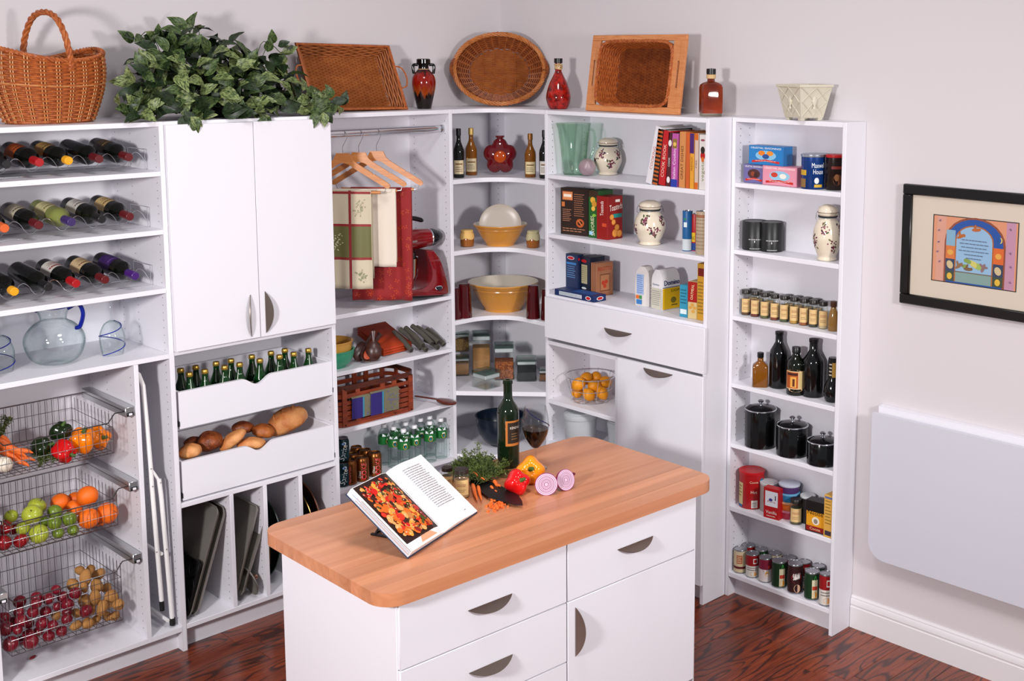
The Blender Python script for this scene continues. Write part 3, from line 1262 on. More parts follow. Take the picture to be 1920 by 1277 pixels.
for i, (px, py, rp, y, k) in enumerate(relax(PO_)):
    if k == 'p':
        put(px, py, rp * .95, y, ME_PO[i % 4], 'potato', 'tan brown potato piled in the deep wire basket', 'potato', 'potatoes in the deep basket', sq=rnd.uniform(.85, 1.0), tilt=2)
    else:
        put(px, py, rp * .97, y, ME_ON, 'red_onion', 'shiny red onion piled in the deep wire basket', 'onion', 'red onions in the deep basket')
M().ell((0, 0, .006), (.018, .009, .006), 12, 8, lambda d: 1 - .4 * max(0, d[1])).build('onion_skin_scrap', RONI, None, at(61, 1235, z=.113), .4, label='loose curl of red onion skin under the deep basket', cat='onion skin')


# bell peppers
def pepper_m(lobes=4):
    def f(d):
        a = math.atan2(d[1], d[0])
        s = math.sqrt(max(0, 1 - d[2] ** 2))
        return 1 + .12 * s * math.cos(lobes * a) - .34 * math.exp(-((1 - d[2]) / .09)) - .12 * math.exp(-((1 + d[2]) / .05)) * (1 + math.cos(lobes * a))
    return M().ell((0, 0, 0), (1, 1, 1.05), 28, 16, f)


ME_PEP = {}
for nm, c in (('orange', '#f07c08'), ('red', '#cc0f12'), ('green', '#16260e'), ('yellow', '#f08a10')):
    ME_PEP[nm] = pepper_m().mesh('pepper', mat('pepper_' + nm, c, .16, spec=.55), 80)
ME_PST = M().tube([(0, 0, .62), (0.01, 0, .8), (.05, 0, 1.0), (.16, 0, 1.12)], [.34, .17, .13, .15], 8).mesh('stem', PEPS, 60)


def pepper(px, py, rp, kind, label, y=None, z=None, rot=None, group=None):
    if y is not None:
        p = at(px, py, y=y)
        r_ = rp * mpp(p)
    else:
        p = stand(px, py, z, 0)
        r_ = rp * mpp(p)
        h = Vector((p.x - CAM.x, p.y - CAM.y, 0)).normalized()
        p = p + h * r_ * .75 + Vector((0, 0, r_ * .93))
    o = link('bell_pepper', ME_PEP[kind], None, p, rot or (rnd.uniform(.5, 1.4), 0, rnd.uniform(-1, 1)), label, 'pepper', group, scale=r_)
    link('stem', ME_PST, o)
    return o


pepper(114, 810, 19, 'green', 'dark green bell pepper resting on top of the other peppers', y=-.29, rot=(.3, .2, 0))
pepper(79, 840, 20, 'green', 'dark green bell pepper beside the carrots in the wire basket', y=-.33, rot=(1.2, 0, .8))
pepper(120, 846, 21, 'red', 'red bell pepper at the front of the top wire basket', y=-.392, rot=(1.9, 0, .5))
pepper(154, 826, 24, 'orange', 'orange bell pepper in the top wire basket', y=-.36, rot=(.35, 0, .2))
pepper(184, 821, 21.5, 'orange', 'orange bell pepper turned sideways next to the basket end', y=-.29, rot=(1.35, 0, .2))

# carrots, garlic
CARR = mat('carrot_skin', '#d9571a', .5, vary=(30, '#ee7a34', .6))


def carrot(p0, p1, r0, label, group):
    p0, p1 = Vector(p0), Vector(p1)
    mid = (p0 + p1) / 2
    P = [p0 + (p1 - p0) * t + Vector((0, 0, .004 * math.sin(t * 9))) for t in [i / 8 for i in range(9)]]
    rr = [r0 * k for k in (.55, .95, 1, .95, .88, .8, .68, .5, .16)]
    return M().tube([p - mid for p in P], rr, 8).build('carrot', CARR, None, mid, smooth=60, label=label, cat='carrot', group=group)


for a, b, r_ in (((-5, 846), (66, 864), 6.5), ((-5, 834), (62, 850), 7), ((-3, 825), (50, 858), 6.5), ((0, 838), (48, 874), 6), ((2, 818), (40, 862), 6), ((10, 848), (56, 876), 5.5)):
    yy = -.40 + rnd.uniform(-.015, .02)
    q0, q1 = at(*a, y=yy + .04), at(*b, y=yy)
    carrot(q0, q1, r_ * mpp(q1), 'orange carrot of the bunch in the top wire basket', 'carrots in the top basket')


def frond(m, p0, p1, n, r_, sp, rr):
    """feathery carrot-top spray from p0 to p1"""
    p0, p1 = Vector(p0), Vector(p1)
    for i in range(n):
        q = p1 + Vector((rr.uniform(-sp, sp), rr.uniform(-sp, sp), rr.uniform(-sp * .6, sp)))
        mid = (p0 + q) / 2 + Vector((rr.uniform(-.01, .01), rr.uniform(-.01, .01), rr.uniform(0, sp * .8)))
        P = smoothpath([p0, mid, q], 4)
        m.tube(P, .0009, 3, caps=False)
        for j in range(2, len(P)):
            for k in range(5):
                d = Vector((rr.uniform(-1, 1), rr.uniform(-1, 1), rr.uniform(-.5, 1))).normalized()
                e = Vector((rr.uniform(-1, 1), rr.uniform(-1, 1), rr.uniform(-1, 1))).normalized()
                l = rr.uniform(.006, .015)
                b = P[j]
                m.add([b, b + d * l * .5 + e * l * .22, b + d * l, b + d * l * .5 - e * l * .22], [(0, 1, 2, 3)])


FROND = mat('carrot_greens', '#2c3a14', .7, vary=(20, '#5c6a2c', .6))
fm = M()
r9 = random.Random(3)
p = at(84, 862, y=-.38)
for i in range(5):
    frond(fm, p + Vector((r9.uniform(-.04, .04), r9.uniform(-.02, .02), -.005)), p + Vector((r9.uniform(-.03, .05), 0, .0)), 3, .01, .03, r9)
p = at(2, 800, y=-.30)
for i in range(5):
    frond(fm, p + Vector((0, 0, -.05)), p + Vector((r9.uniform(-.03, .02), 0, r9.uniform(.0, .04))), 3, .01, .03, r9)
fm.v = [(a + 2.68, b + .38, c - .95) for a, b, c in fm.v]
fm.build('carrot_greens', FROND, None, (-2.68, -.38, .95), smooth=None, label='wilted feathery carrot greens in the top wire basket', cat='greens', kind='stuff')
p = at(8, 871, y=-.41)
M().ell((0, 0, 0), (.032, .032, .028), 18, 12, lambda d: 1 + .5 * math.exp(-((1 - d[2]) / .03)) + .03 * math.cos(9 * math.atan2(d[1], d[0]))).build(
    'garlic_bulb', mat('garlic_skin', '#e6dccb', .5, vary=(12, '#cdbfae', .5)), None, p, (.7, .3, 0), label='white garlic bulb in the front corner of the top basket', cat='garlic')

# ---- folding stool stored on end
TUBEW = mat('white_enamel_tube', '#eceaea', .25, spec=.5)
st = thing('folding_stool', 'white tubular folding step stool standing in the narrow slot', 'step stool', (-2.283, -.26, .114))


def stool_pts(L, y):
    return [Vector((at(a, b, y=-.43).x + 2.29, y + .26, at(a, b, y=-.43).z - .113)) for a, b in L]


A_ = [(256, 702), (265, 724), (271, 784), (279.4, 879), (281.5, 912), (300, 1128)]
B_ = [(295, 900), (299, 930), (308.5, 1033), (320, 1164)]
for y in (-.43, -.12):
    M().tube(stool_pts(A_, y), .0098, 10).build('rear_leg', TUBEW, st)
    M().tube(stool_pts(B_, y), .0098, 10).build('front_leg', TUBEW, st)
    M().tube(stool_pts([(280, 880), (297, 905)], y), .006, 8).build('hinge_link', TUBEW, st)
    q = stool_pts([(300, 1128), (301.5, 1146)], y)
    M().tube(q, .0102, 10).build('rubber_foot', RUBBER, st)
    q = stool_pts([(320, 1160), (321, 1173)], y)
    M().tube(q, .0125, 10).build('rubber_foot', RUBBER, st)
    for a, b in ((279, 879), (282, 912), (308, 1030), (297, 905), (289, 1035)):
        q = stool_pts([(a, b)], y)[0]
        M().ell((q.x - .002, q.y - .0105, q.z), .003, 8, 6).build('rivet', STEEL, st)
for L in (((300, 1040),), ((256, 702),), ((312, 1165),)):
    a = stool_pts(L, -.43)[0]
    b = stool_pts(L, -.12)[0]
    M().tube([a, b], .008, 8).build('cross_bar', TUBEW, st)
# ================================================================ contents of the door tower: green bottles, bread, pans
BEER = mat('green_bottle_glass', '#0d3a14', .08, spec=.6, trans=.25)
GOLD = mat('gold_cap', '#c9a24a', .3, metal=.8)
PAPER = mat('white_paper', '#e8e4da', .6)
bp_ = prof_smooth([(0, .002), (.024, .0), (.0305, .004), (.031, .02), (.031, .095), (.0285, .115), (.018, .142), (.0135, .158), (.0128, .178), (.0128, .19)], 4) + [(0, .19)]
bb = thing('green_bottle', 'small green glass bottle with gold cap in the upper pull-out tray', 'bottle', (0, 0, 0), 0, 'green bottles in the upper tray')
g_ = M().lathe(bp_, 20).build('bottle_glass', BEER, bb, smooth=50)
M().lathe([(0, .2), (.0125, .2), (.0145, .197), (.0152, .184), (.0142, .182), (0, .182)], 18).build('crown_cap', GOLD, bb, smooth=40)
a_ = Art()
a_.rect(-.02, .04, .02, .085, '#e9e3c9', 6).disc(0, .062, .012, .012, '#d9a81c').rect(-.0018, .115, .0018, .172, '#dfe8dc')
a_.build(g_, lambda u, v, h: ((lambda r_: (r_ * math.cos(-PI / 2 + u / .03), r_ * math.sin(-PI / 2 + u / .03), v))(next((r0 + (r1 - r0) * (v - z0) / max(z1 - z0, 1e-6) for (r0, z0), (r1, z1) in zip(bp_[6:], bp_[7:]) if z0 <= v <= z1), .031) + h + .0003)), 'paper_label')
CAPS = [(338.6, 693), (355, 700), (367, 688), (384, 694), (405, 679), (421, 686), (433, 674), (449, 680), (472, 668), (487, 674), (508, 661), (524, 667), (534, 657), (550.6, 662), (578, 654)]
for i, (px, py) in enumerate(CAPS):
    p = at(px, py + 2, z=TR1 + .197)
    p = Vector((p.x, -.285 if i % 2 == 0 else -.375, TR1))
    if i == 14:
        p.y = -.36
    p.x = at(px, py, y=p.y).x
    rz = facing(p) + rnd.uniform(-.5, .5)
    if i == 0:
        bb.location, bb.rotation_euler = p, (0, 0, rz)
    else:
        dup(bb, p, rz)

CRUST = mat('bread_crust', '#8e4014', .5, vary=(18, '#c8783a', .45), bump=(45, .9, .006))
DCRUST = mat('dark_bread_crust', '#54210e', .45, vary=(26, '#a5562a', .4), bump=(55, .9, .006))
LCRUST = mat('floury_bread_crust', '#b05a1e', .6, vary=(14, '#dfa268', .45), bump=(40, .9, .006))


def loaf(px, py, hw, hh, y, mt, label, name='bread_roll', ang=0.0, dep=.75, slash=0):
    p = at(px, py, y=y)
    k = mpp(p)
    a, c = hw * k, hh * k

    def f(d):
        return 1 + .04 * math.sin(5 * d[0] + 2 * d[2]) + .03 * math.sin(7 * d[1] + 3 * d[0]) - .10 * (d[2] < -.5)
    o = M().ell((0, 0, 0), (a, c * 1.05 / dep, c), 22, 14, f).build(name, mt, None, p, (0, -ang, math.radians(-18)), smooth=80, label=label, cat='bread')
    for i in range(slash):
        t = (i + .5) / slash * 1.4 - .7
        q = []
        for j in range(7):
            v = -.7 + 1.4 * j / 6
            x, y_ = t + v * .18, v * .8
            z = math.sqrt(max(.02, 1 - x * x - y_ * y_))
            q.append((x * a, y_ * c * 1.05 / dep, z * c * .995))
        M().tube(q, [(c * .03), c * .07, c * .09, c * .1, c * .09, c * .07, c * .03], 6).build('crust_slash', LCRUST, o)
    return o


loaf(357, 846, 21.5, 14.5, -.385, LCRUST, 'small golden bread roll at the left end of the lower tray', ang=.15)
loaf(393, 828, 25, 19, -.33, DCRUST, 'dark crusty round loaf in the lower pull-out tray', 'round_loaf', ang=.2)
loaf(362, 828, 17, 9, -.27, DCRUST, 'small dark bread roll behind the golden roll', ang=.1)
loaf(437, 824, 29, 12.5, -.37, LCRUST, 'pale floury baguette piece tilted across the lower tray', 'baguette', ang=.62)
loaf(472, 832, 27, 12, -.385, LCRUST, 'smooth golden bread roll by the dip in the tray front', ang=-.05)
loaf(456, 802, 21, 12, -.24, DCRUST, 'shiny brown twisted roll at the back of the tray', ang=-.1)
loaf(494, 809, 21, 14, -.31, CRUST, 'brown split-top roll beside the big loaf', ang=-.25)
loaf(539, 789, 40, 23, -.29, LCRUST, 'large crusty floured loaf at the right end of the tray', 'large_loaf', ang=.38, slash=3)

ALU = mat('aluminium_pan', '#9a958e', .42, metal=.55)
DARKPAN = mat('dark_nonstick', '#2b2a2c', .35, metal=.6)
BRASS = mat('brass_rim', '#a8874e', .3, metal=1.0)


def rrect(w_, h_, r_, n=5):
    o = []
    for cx, cy, a0 in ((w_ / 2 - r_, -h_ / 2 + r_, -PI / 2), (w_ / 2 - r_, h_ / 2 - r_, 0), (-w_ / 2 + r_, h_ / 2 - r_, PI / 2), (-w_ / 2 + r_, -h_ / 2 + r_, PI)):
        for i in range(n + 1):
            a = a0 + PI / 2 * i / n
            o.append((cx + r_ * math.cos(a), cy + r_ * math.sin(a)))
    return o


def sheet_mesh(m, w_, h_, rim=.016, r_=.03, flare=.010):
    """shallow rimmed sheet: floor at z 0, rim up to z rim"""
    lo, hi, tp = rrect(w_ - 2 * flare, h_ - 2 * flare, r_), rrect(w_, h_, r_ + flare * .6), rrect(w_ + .006, h_ + .006, r_ + flare * .6)
    n = len(lo)
    rings = [[(x, y, -.001) for x, y in lo], [(x, y, rim) for x, y in hi], [(x, y, rim) for x, y in tp], [(x, y, rim - .003) for x, y in tp],
             [(x * 1.002, y * 1.002, rim - .003) for x, y in hi], [(x, y, -.0025) for x, y in lo]]
    vs = [p for rg in rings for p in rg]
    fs = []
    for k in range(len(rings) - 1):
        for i in range(n):
            j = (i + 1) % n
            fs.append((k * n + i, k * n + j, (k + 1) * n + j, (k + 1) * n + i))
    fs += [tuple(range(n)), tuple((len(rings) - 1) * n + i for i in range(n))]
    return m.add(vs, fs)


def lean(pb, pt_, yc):
    """frame for a pan that stands on end in a slot: local x along the slope, local y along -y, front of pan looks to -x/up"""
    pb, pt_ = Vector(pb), Vector(pt_)
    ex = (pt_ - pb)
    L = ex.length
    ex.normalize()
    ey = Vector((0, 1, 0))
    ez = ex.cross(ey)
    mtx = Matrix((ex, ey, ez)).transposed().to_4x4()
    mtx.translation = (pb + pt_) / 2 + Vector((0, yc, 0))
    return mtx, L


def standing_sheet(a, b, dep, mt, label, name='baking_sheet', off=0.0, r_=.03, yf=-.44, extra=None):
    A, B = at(*a, y=yf), at(*b, y=yf)
    A.z = max(A.z, .125)
    mtx, L = lean((A.x + off, 0, A.z), (B.x + off, 0, B.z), yf + dep / 2)
    o = sheet_mesh(M(), L, dep, r_=r_).build(name, mt, None, smooth=35, label=label, cat='baking sheet')
    o.matrix_world = mtx
    if extra:
        extra(o, L, dep)
    return o


def cups(o, L, dep):
    for i in range(3):
        for j in range(2):
            x, y = -L / 2 + L * (i + .5) / 3, -dep / 2 + dep * (j + .5) / 2
            M().lathe([(.037, .0), (.034, -.02), (.027, -.03), (0, -.031)], 18, (x, y, 0)).build('muffin_cup', DARKPAN, o, smooth=40)
            M().tube([(x + .038 * math.cos(t), y + .038 * math.sin(t), .001) for t in [2 * PI * q / 18 for q in range(18)]], .0015, 5, closed=True).build('cup_rim', DARKPAN, o)


standing_sheet((356, 1161), (411, 955), .33, ALU, 'grey rimmed baking sheet with rounded corners in the pan slot', off=.012)
standing_sheet((359, 1161), (414, 957), .33, ALU, 'grey rimmed baking sheet nested behind another in the pan slot', off=.034)
standing_sheet((352, 1161), (379, 1056), .26, DARKPAN, 'dark six-cup muffin tin leaning in the pan slot', 'muffin_tin', off=.006, r_=.02, extra=cups)
standing_sheet((440, 1123), (482, 952), .30, ALU, 'flat grey cookie sheet with ribbed edge in the second slot', 'cookie_sheet', off=.014, r_=.01)
standing_sheet((445, 1121), (488, 980), .28, ALU, 'shorter grey cookie sheet leaning behind the flat one', 'cookie_sheet', off=.034, r_=.01)


def round_pan(cx, cy, R_, tilt, mt, rimm, label, name, zc=None, dp=.035, yaw=0.0):
    """pan standing on its rim, its open face towards -x"""
    z = .119 + R_ * math.cos(tilt) + .002 if zc is None else zc
    t = thing(name, label, 'pan', (cx, cy, z), (0, -PI / 2 + tilt, yaw))
    M().lathe([(0, -.002), (R_ * .72, -.002), (R_ * .93, dp * .8), (R_ * .985, dp), (R_ * .985, dp - .002), (R_ * .94, dp * .7), (R_ * .73, -.005), (0, -.005)], 48).build('dish', mt, t, smooth=40)
    M().tube([(R_ * .99 * math.cos(a), R_ * .99 * math.sin(a), dp) for a in [2 * PI * i / 48 for i in range(48)]], .0035, 6, closed=True).build('rim', rimm, t)
    return t


GRN = mat('green_enamel', '#23352c', .3)
round_pan(-1.688, -.245, .19, .12, mat('black_enamel', '#15181a', .3), GRN, 'dark round roasting pan with greenish rim in the third slot', 'round_pan')
round_pan(-1.736, -.27, .15, .10, DARKPAN, BRASS, 'dark round cake tin with brassy rim in the third slot', 'cake_tin')
round_pan(-1.517, -.25, .19, .08, mat('bronze_tray', '#4a3526', .35, metal=.8), BRASS, 'round bronze platter with gold rim in the fourth slot', 'platter')
round_pan(-1.478, -.24, .205, .05, mat('wood_platter', '#6a3a22', .45), mat('wood_platter', '#6a3a22'), 'round brown wooden platter behind the gold-rimmed one', 'platter')
t = thing('pan_lid', 'small steel pan lid with pinkish knob in the second slot', 'lid', (-1.868, -.40, .119 + .07), (0, PI / 2 - .28, 0))
M().lathe([(.07, 0), (.068, .006), (.04, .014), (0, .018), (0, .016), (.04, .012), (.066, .004), (.07, -.002)], 30).build('lid_disc', ALU, t)
M().lathe([(0, .018), (.008, .018), (.007, .026), (.013, .032), (.014, .038), (.008, .043), (0, .044)], 16).build('lid_knob', mat('copper_knob', '#b88a78', .3, metal=.7), t)

# ================================================================ contents of the linen unit
# ---- chrome rod
YR, ZR = -.293, 2.186
rd = thing('hanging_rod', 'oval chrome hanging rod fixed between the unit sides', 'rod', (0, YR, ZR))
M().tube([(X23 + .0105, 0, 0), (X3C - .0192, 0, 0)], (.009, .016), 16, flat=(0, 1, 0)).build('rod_tube', CHROME, rd)
for x in (X3C - .0192, X23 + .0105):
    s_ = -1 if x > -1 else 1
    M().lathe([(0, 0), (.021, 0), (.021, .004), (.0185, .012), (0, .012)], 16).xf(Matrix.Rotation(s_ * PI / 2, 4, 'Y')).xf(Matrix.Translation((x, 0, 0))).build('rod_bracket', CHROME, rd)

# ---- wooden hangers
HW = wood('hanger_wood', '#b8703a', '#cf8a50', grain=(3, 20, 20), scale=2, rough=.35, coat=.2)
half = [(0, 0), (.036, 0), (.040, -.008), (.052, -.034), (.078, -.056), (.16, -.107), (.163, -.115), (.170, -.113), (.245, -.160), (.256, -.170), (.258, -.181), (.250, -.190), (.238, -.190), (.06, -.082), (.03, -.06), (0, -.052)]
out_ = [(-x, z) for x, z in half[::-1]] + half[1:-1]
hang_prism = M()
hang_prism.prism(out_, -.006, .006)
hang_prism.xf(Matrix(((1, 0, 0, 0), (0, 0, 1, 0), (0, 1, 0, 0), (0, 0, 0, 1))))
HS = .87
hang_prism.xf(Matrix.Diagonal((HS, 1, HS, 1)))
ME_HANG = hang_prism.mesh('hanger_arms', HW, 35)
hk = smoothpath([(0, 0, -.004), (0, 0, .03), (.012, 0, .055), (.022, 0, .078), (.016, 0, .098), (0.0, 0, .106), (-.017, 0, .096), (-.022, 0, .08)], 5)
ME_HOOK = M().tube([(a, b, c) for a, b, c in hk], .0018, 6).mesh('wire_hook', CHROME, 60)
ME_BAR = M().tube([(-.178, 0, -.186), (.178, 0, -.186)], .0075, 8).mesh('trouser_bar', HW, 60)
ME_BARW = [M().tube([(q * .205, 0, -.160), (q * .197, 0, -.184), (q * .176, 0, -.186)], .0015, 5).mesh('bar_wire', CHROME, 60) for q in (-1, 1)]
HRS = [math.radians(q) for q in (-50, -44, -48)]
hangers = []
for i, (px, lab) in enumerate(((642, 'wooden hanger carrying the plaid cloth'), (672, 'wooden hanger carrying the cream cloth'), (705.5, 'wooden hanger carrying the red cloth'))):
    x = at(px, 250, y=YR).x
    t = thing('wooden_hanger', lab + ' on the chrome rod', 'hanger', (x, YR, ZR + .010 - .104), HRS[i])
    for n_, me in (('hanger_arms', ME_HANG), ('wire_hook', ME_HOOK), ('trouser_bar', ME_BAR), ('bar_wire', ME_BARW[0]), ('bar_wire', ME_BARW[1])):
        link(n_, me, t)
    hangers.append((x, t, HRS[i]))


def drape(t_, u0, u1, Lf, Lb, mt, name, label, ph=0.0, amp=.008, art=None, taper=0.0):
    """cloth folded over the trouser bar of a hanger"""
    zb = -.186 + .009

    def S(u, s, off=0.0):
        k = min(1.0, max(0.0, abs(s)) / .5)
        rip = amp * math.sin(u * 38 + ph) * k + .004 * math.sin(u * 90 + ph * 2) * k
        if s >= 0:
            return (u, -.010 - rip - off - .01 * k, zb - s)
        return (u, .010 - rip, zb + s)
    nu, ns = 64, 30
    m = M()
    rows = []
    nb_ = ns // 3
    ss = [-Lb + (Lb - 1e-6) * j / (nb_ - 1) for j in range(nb_)] + [Lf * j / (ns - nb_) for j in range(ns - nb_ + 1)]

    def P(i, j):
        f = i / (nu - 1)
        return S(u0 + (u1 - u0) * f + taper * (f - .5) * max(ss[j], 0), ss[j])
    vs = [P(i, j) for i in range(nu) for j in range(ns + 1)]
    fs = [(i * (ns + 1) + j, (i + 1) * (ns + 1) + j, (i + 1) * (ns + 1) + j + 1, i * (ns + 1) + j + 1) for i in range(nu - 1) for j in range(ns)]
    m.add(vs, fs)
    x, _, HR = t_
    o = m.build(name, mt, None, (x, YR, ZR + .010 - .104), HR, smooth=80, label=label, cat='cloth')
    md = o.modifiers.new('thickness', 'SOLIDIFY')
    md.thickness = .0018
    md.offset = 0
    if art:
        art(o, lambda u, v, h: S(u, v, h + .0012))
    return o


def cloth_len(t_, px, py, u):
    HR = t_[2]
    p = Vector((t_[0], YR, 0)) + Vector((math.cos(HR), math.sin(HR), 0)) * u
    return (ZR + .010 - .104 - .177) - zup(p, py)


def subrect(a, u0, s0, u1, s1, c):
    n, k = max(2, int(abs(u1 - u0) / .005)), max(2, int(abs(s1 - s0) / .02))
    P, F = [], []
    for i in range(n + 1):
        for j in range(k + 1):
            P.append((u0 + (u1 - u0) * i / n, s0 + (s1 - s0) * j / k))
    for i in range(n):
        for j in range(k):
            F.append((i * (k + 1) + j, (i + 1) * (k + 1) + j, (i + 1) * (k + 1) + j + 1, i * (k + 1) + j + 1))
    a.poly(P, c, F)


def sprig(a, u, s, c, seed, w_=.03, h_=.045):
    r_ = random.Random(seed)
    for i in range(22):
        uu, vv = u + r_.gauss(0, w_ * .45), s + r_.gauss(0, h_ * .45)
        a.disc(uu, vv, r_.uniform(.003, .006), r_.uniform(.002, .003), c, 6, r_.uniform(0, 3))
    for i in range(5):
        x0, y0 = u + r_.uniform(-w_, w_), s + r_.uniform(-h_, h_)
        a.poly([(u, s), (u + .0012, s + .001), (x0 + .0008, y0), (x0, y0 - .0008)], c)


def plaid(o, fn):
    a = Art()
    L = LF1
    red, gr, crm = '#8c2a2e', '#6a6840', '#cfc4ab'
    b0, b1 = L * .35, L * .69
    subrect(a, -.168, b0, .132, b1, gr)
    for s in (.010, b0, b1):
        subrect(a, -.168, s - .006, .132, s + .006, red)
    for u in (.03, -.10):
        subrect(a, u - .006, 0, u + .006, L - .002, red)
    for u, s, c in ((.082, L * .18, '#8d8f6c'), (.08, L * .85, '#7f8660'), (-.035, L * .52, '#cfc8a8'), (-.13, L * .18, '#8d8f6c')):
        sprig(a, u, s, c, int(u * 1000) + 50)
    a.build(o, fn, 'woven_pattern', step=.00006, kind='stuff')


def damask(o, fn):
    a = Art()
    r_ = random.Random(5)
    for i in range(90):
        u, s = r_.uniform(-.12, .158), r_.uniform(.01, LF3 - .015)
        q = r_.uniform(0, 6)
        for k in range(4):
            a.disc(u + .008 * math.cos(q + k * 1.3), s + .008 * math.sin(q + k * 1.3), .0055, .0022, '#b8421f', 6, q + k * 1.3)
    a.build(o, fn, 'woven_pattern', step=.000002, kind='stuff')


LF1 = cloth_len(hangers[0], 679, 541, .14)
LF2 = cloth_len(hangers[1], 715, 499, .15)
LF3 = cloth_len(hangers[2], 745, 562, .14)
drape(hangers[2], -.13, .166, LF3, LF3 * .9, mat('red_damask', '#8e1215', .7, sheen=.2), 'red_tablecloth', 'deep red damask cloth hanging from a wooden hanger', 1.0, .010, damask)
drape(hangers[1], -.13, .172, LF2, LF2 * .95, mat('cream_linen', '#dccfc0', .85, bump=(400, .2, .001)), 'cream_cloth', 'plain cream linen cloth between the plaid and red cloths', 2.2, .007)
drape(hangers[0], -.17, .134, LF1, LF1 * .9, mat('oat_linen', '#c6baa2', .85, bump=(400, .2, .001)), 'plaid_cloth', 'cream and olive plaid cloth with red stripes and leaf sprigs', .3, .006, plaid)

# ---- stand mixer, its side parallel to the back wall
MR = mat('mixer_red', '#7d0a12', .14, spec=.6, coat=.4)


def LM(x, y):
    p = at(740 + x / 7.09, 390 + y / 7.09, y=-.35)
    return (p.x, p.z)


mx0, mz0 = LM(400, 1170)
mx_ = thing('stand_mixer', 'dark red stand mixer with steel bowl on the linen shelf', 'mixer', (mx0, -.293, 1.3288))
yy0 = -.225


def RX(pts):
    return [(x - mx0, z - 1.3285) for x, z in (LM(*p) for p in pts)]


def side_prism(pts, y0, y1, b=.006):
    m = M()
    q = RX(pts)
    cx, cz = sum(p[0] for p in q) / len(q), sum(p[1] for p in q) / len(q)
    n = len(q)

    def ins(k):
        return [(cx + (x - cx) * k, cz + (z - cz) * k) for x, z in q]
    rings = []
    for yv, k in ((y0, .93), (y0 + b, .985), (y0 + 2.5 * b, 1.0), (y1 - 2.5 * b, 1.0), (y1 - b, .985), (y1, .93)):
        rings.append([(x, yv, max(z, .002)) for x, z in ins(k)])
    vs = [p for r_ in rings for p in r_]
    fs = [tuple(range(n)), tuple((len(rings) - 1) * n + i for i in range(n))]
    for k in range(len(rings) - 1):
        for i in range(n):
            j = (i + 1) % n
            fs.append((k * n + i, k * n + j, (k + 1) * n + j, (k + 1) * n + i))
    return m.add(vs, fs)


side_prism([(40, 1192), (40, 1120), (70, 1112), (150, 1105), (350, 1090), (440, 1040), (490, 950), (500, 860), (480, 740), (440, 620), (425, 560), (520, 560), (600, 660), (650, 790), (690, 930), (715, 1060), (722, 1135), (700, 1150), (600, 1165)], -.062, .062).build('stand_column', MR, mx_, smooth=50)
side_prism([(40, 1200), (40, 1185), (600, 1150), (700, 1142), (640, 1172), (150, 1208)], -.055, .055, .003).build('rubber_base', RUBBER, mx_)
hx0, hz0 = RX([(150, 420)])[0]
hx1, hz1 = RX([(700, 425)])[0]
Lh = hx1 - hx0 + .1
hr = (RX([(150, 275)])[0][1] - RX([(150, 560)])[0][1]) / 2
kb, ke = RX([(525, 425)])[0][0] - hx0 + .006, RX([(708, 425)])[0][0] - hx0 + .006
hd = M()
hd.lathe([(0, -.04), (hr * .6, -.038), (hr * .9, -.025), (hr * 1.0, .0), (hr * .98, kb * .5), (hr * .84, kb), (0, kb)], 28)
hd.xf(Matrix.Rotation(PI / 2, 4, 'Y'))
hd.xf(Matrix.Translation((hx0, 0, (hz0 + hz1) / 2)))
hd.build('motor_head', MR, mx_, smooth=50)
cp = M()
cp.lathe([(hr * .85, kb), (hr * .82, kb + (ke - kb) * .3), (hr * .6, kb + (ke - kb) * .72), (hr * .3, ke - .006), (0, ke)], 28)
cp.xf(Matrix.Rotation(PI / 2, 4, 'Y')).xf(Matrix.Translation((hx0, 0, (hz0 + hz1) / 2)))
c_ = cp.build('end_cap', mat('mixer_black', '#141416', .2), mx_, smooth=50)
rg = M().lathe([(hr * .85, kb - .004), (hr * .88, kb), (hr * .85, kb + .004)], 28).xf(Matrix.Rotation(PI / 2, 4, 'Y')).xf(Matrix.Translation((hx0, 0, (hz0 + hz1) / 2)))
rg.build('trim_ring', CHROME, mx_)
hp = smoothpath([(*RX([(150, 260)])[0],), (*RX([(165, 200)])[0],), (*RX([(240, 155)])[0],), (*RX([(360, 150)])[0],), (*RX([(465, 190)])[0],)][0:0] or [(a, 0, b) for a, b in RX([(140, 300), (150, 220), (210, 165), (300, 150), (400, 165), (470, 190)])], 5)
M().tube(hp, [(.014, .010)] * (len(hp) - 3) + [(.012, .009), (.009, .007), (.004, .004)], 10).build('carry_handle', mat('mixer_black', '#141416'), mx_, smooth=60)
bx, bz = RX([(190, 1090)])[0]
bt = RX([(150, 690)])[0][1]
bR = RX([(385, 700)])[0][0] - bx - .012
M().lathe([(0, 0), (bR * .55, 0), (bR * .58, .012), (bR * .72, .03), (bR * .93, .07), (bR, bt - bz), (bR * 1.03, bt - bz + .003), (bR * .97, bt - bz), (bR * .9, .07), (0, .02)], 32, (bx, 0, bz)).build('mixing_bowl', mat('polished_steel', '#b8b2a8', .16, metal=1.0), mx_, smooth=50)
M().lathe([(bR * .9, bt - bz - .002), (bR * .86, bt - bz + .03), (bR * .35, bt - bz + .05), (.02, bt - bz + .07)], 28, (bx, 0, bz)).build('splash_guard', mat('mixer_black', '#141416'), mx_, smooth=50)
ex, ez = RX([(580, 1060)])[0]
em = M()
em.lathe([(0, .0), (.022, 0), (.024, -.002), (.022, -.004), (0, -.005)], 20)
em.xf(Matrix.Rotation(PI / 2, 4, 'X')).xf(Matrix.Diagonal((1, 1, .5, 1))).xf(Matrix.Translation((ex, -.0645, ez)))
em.build('badge', CHROME, mx_)
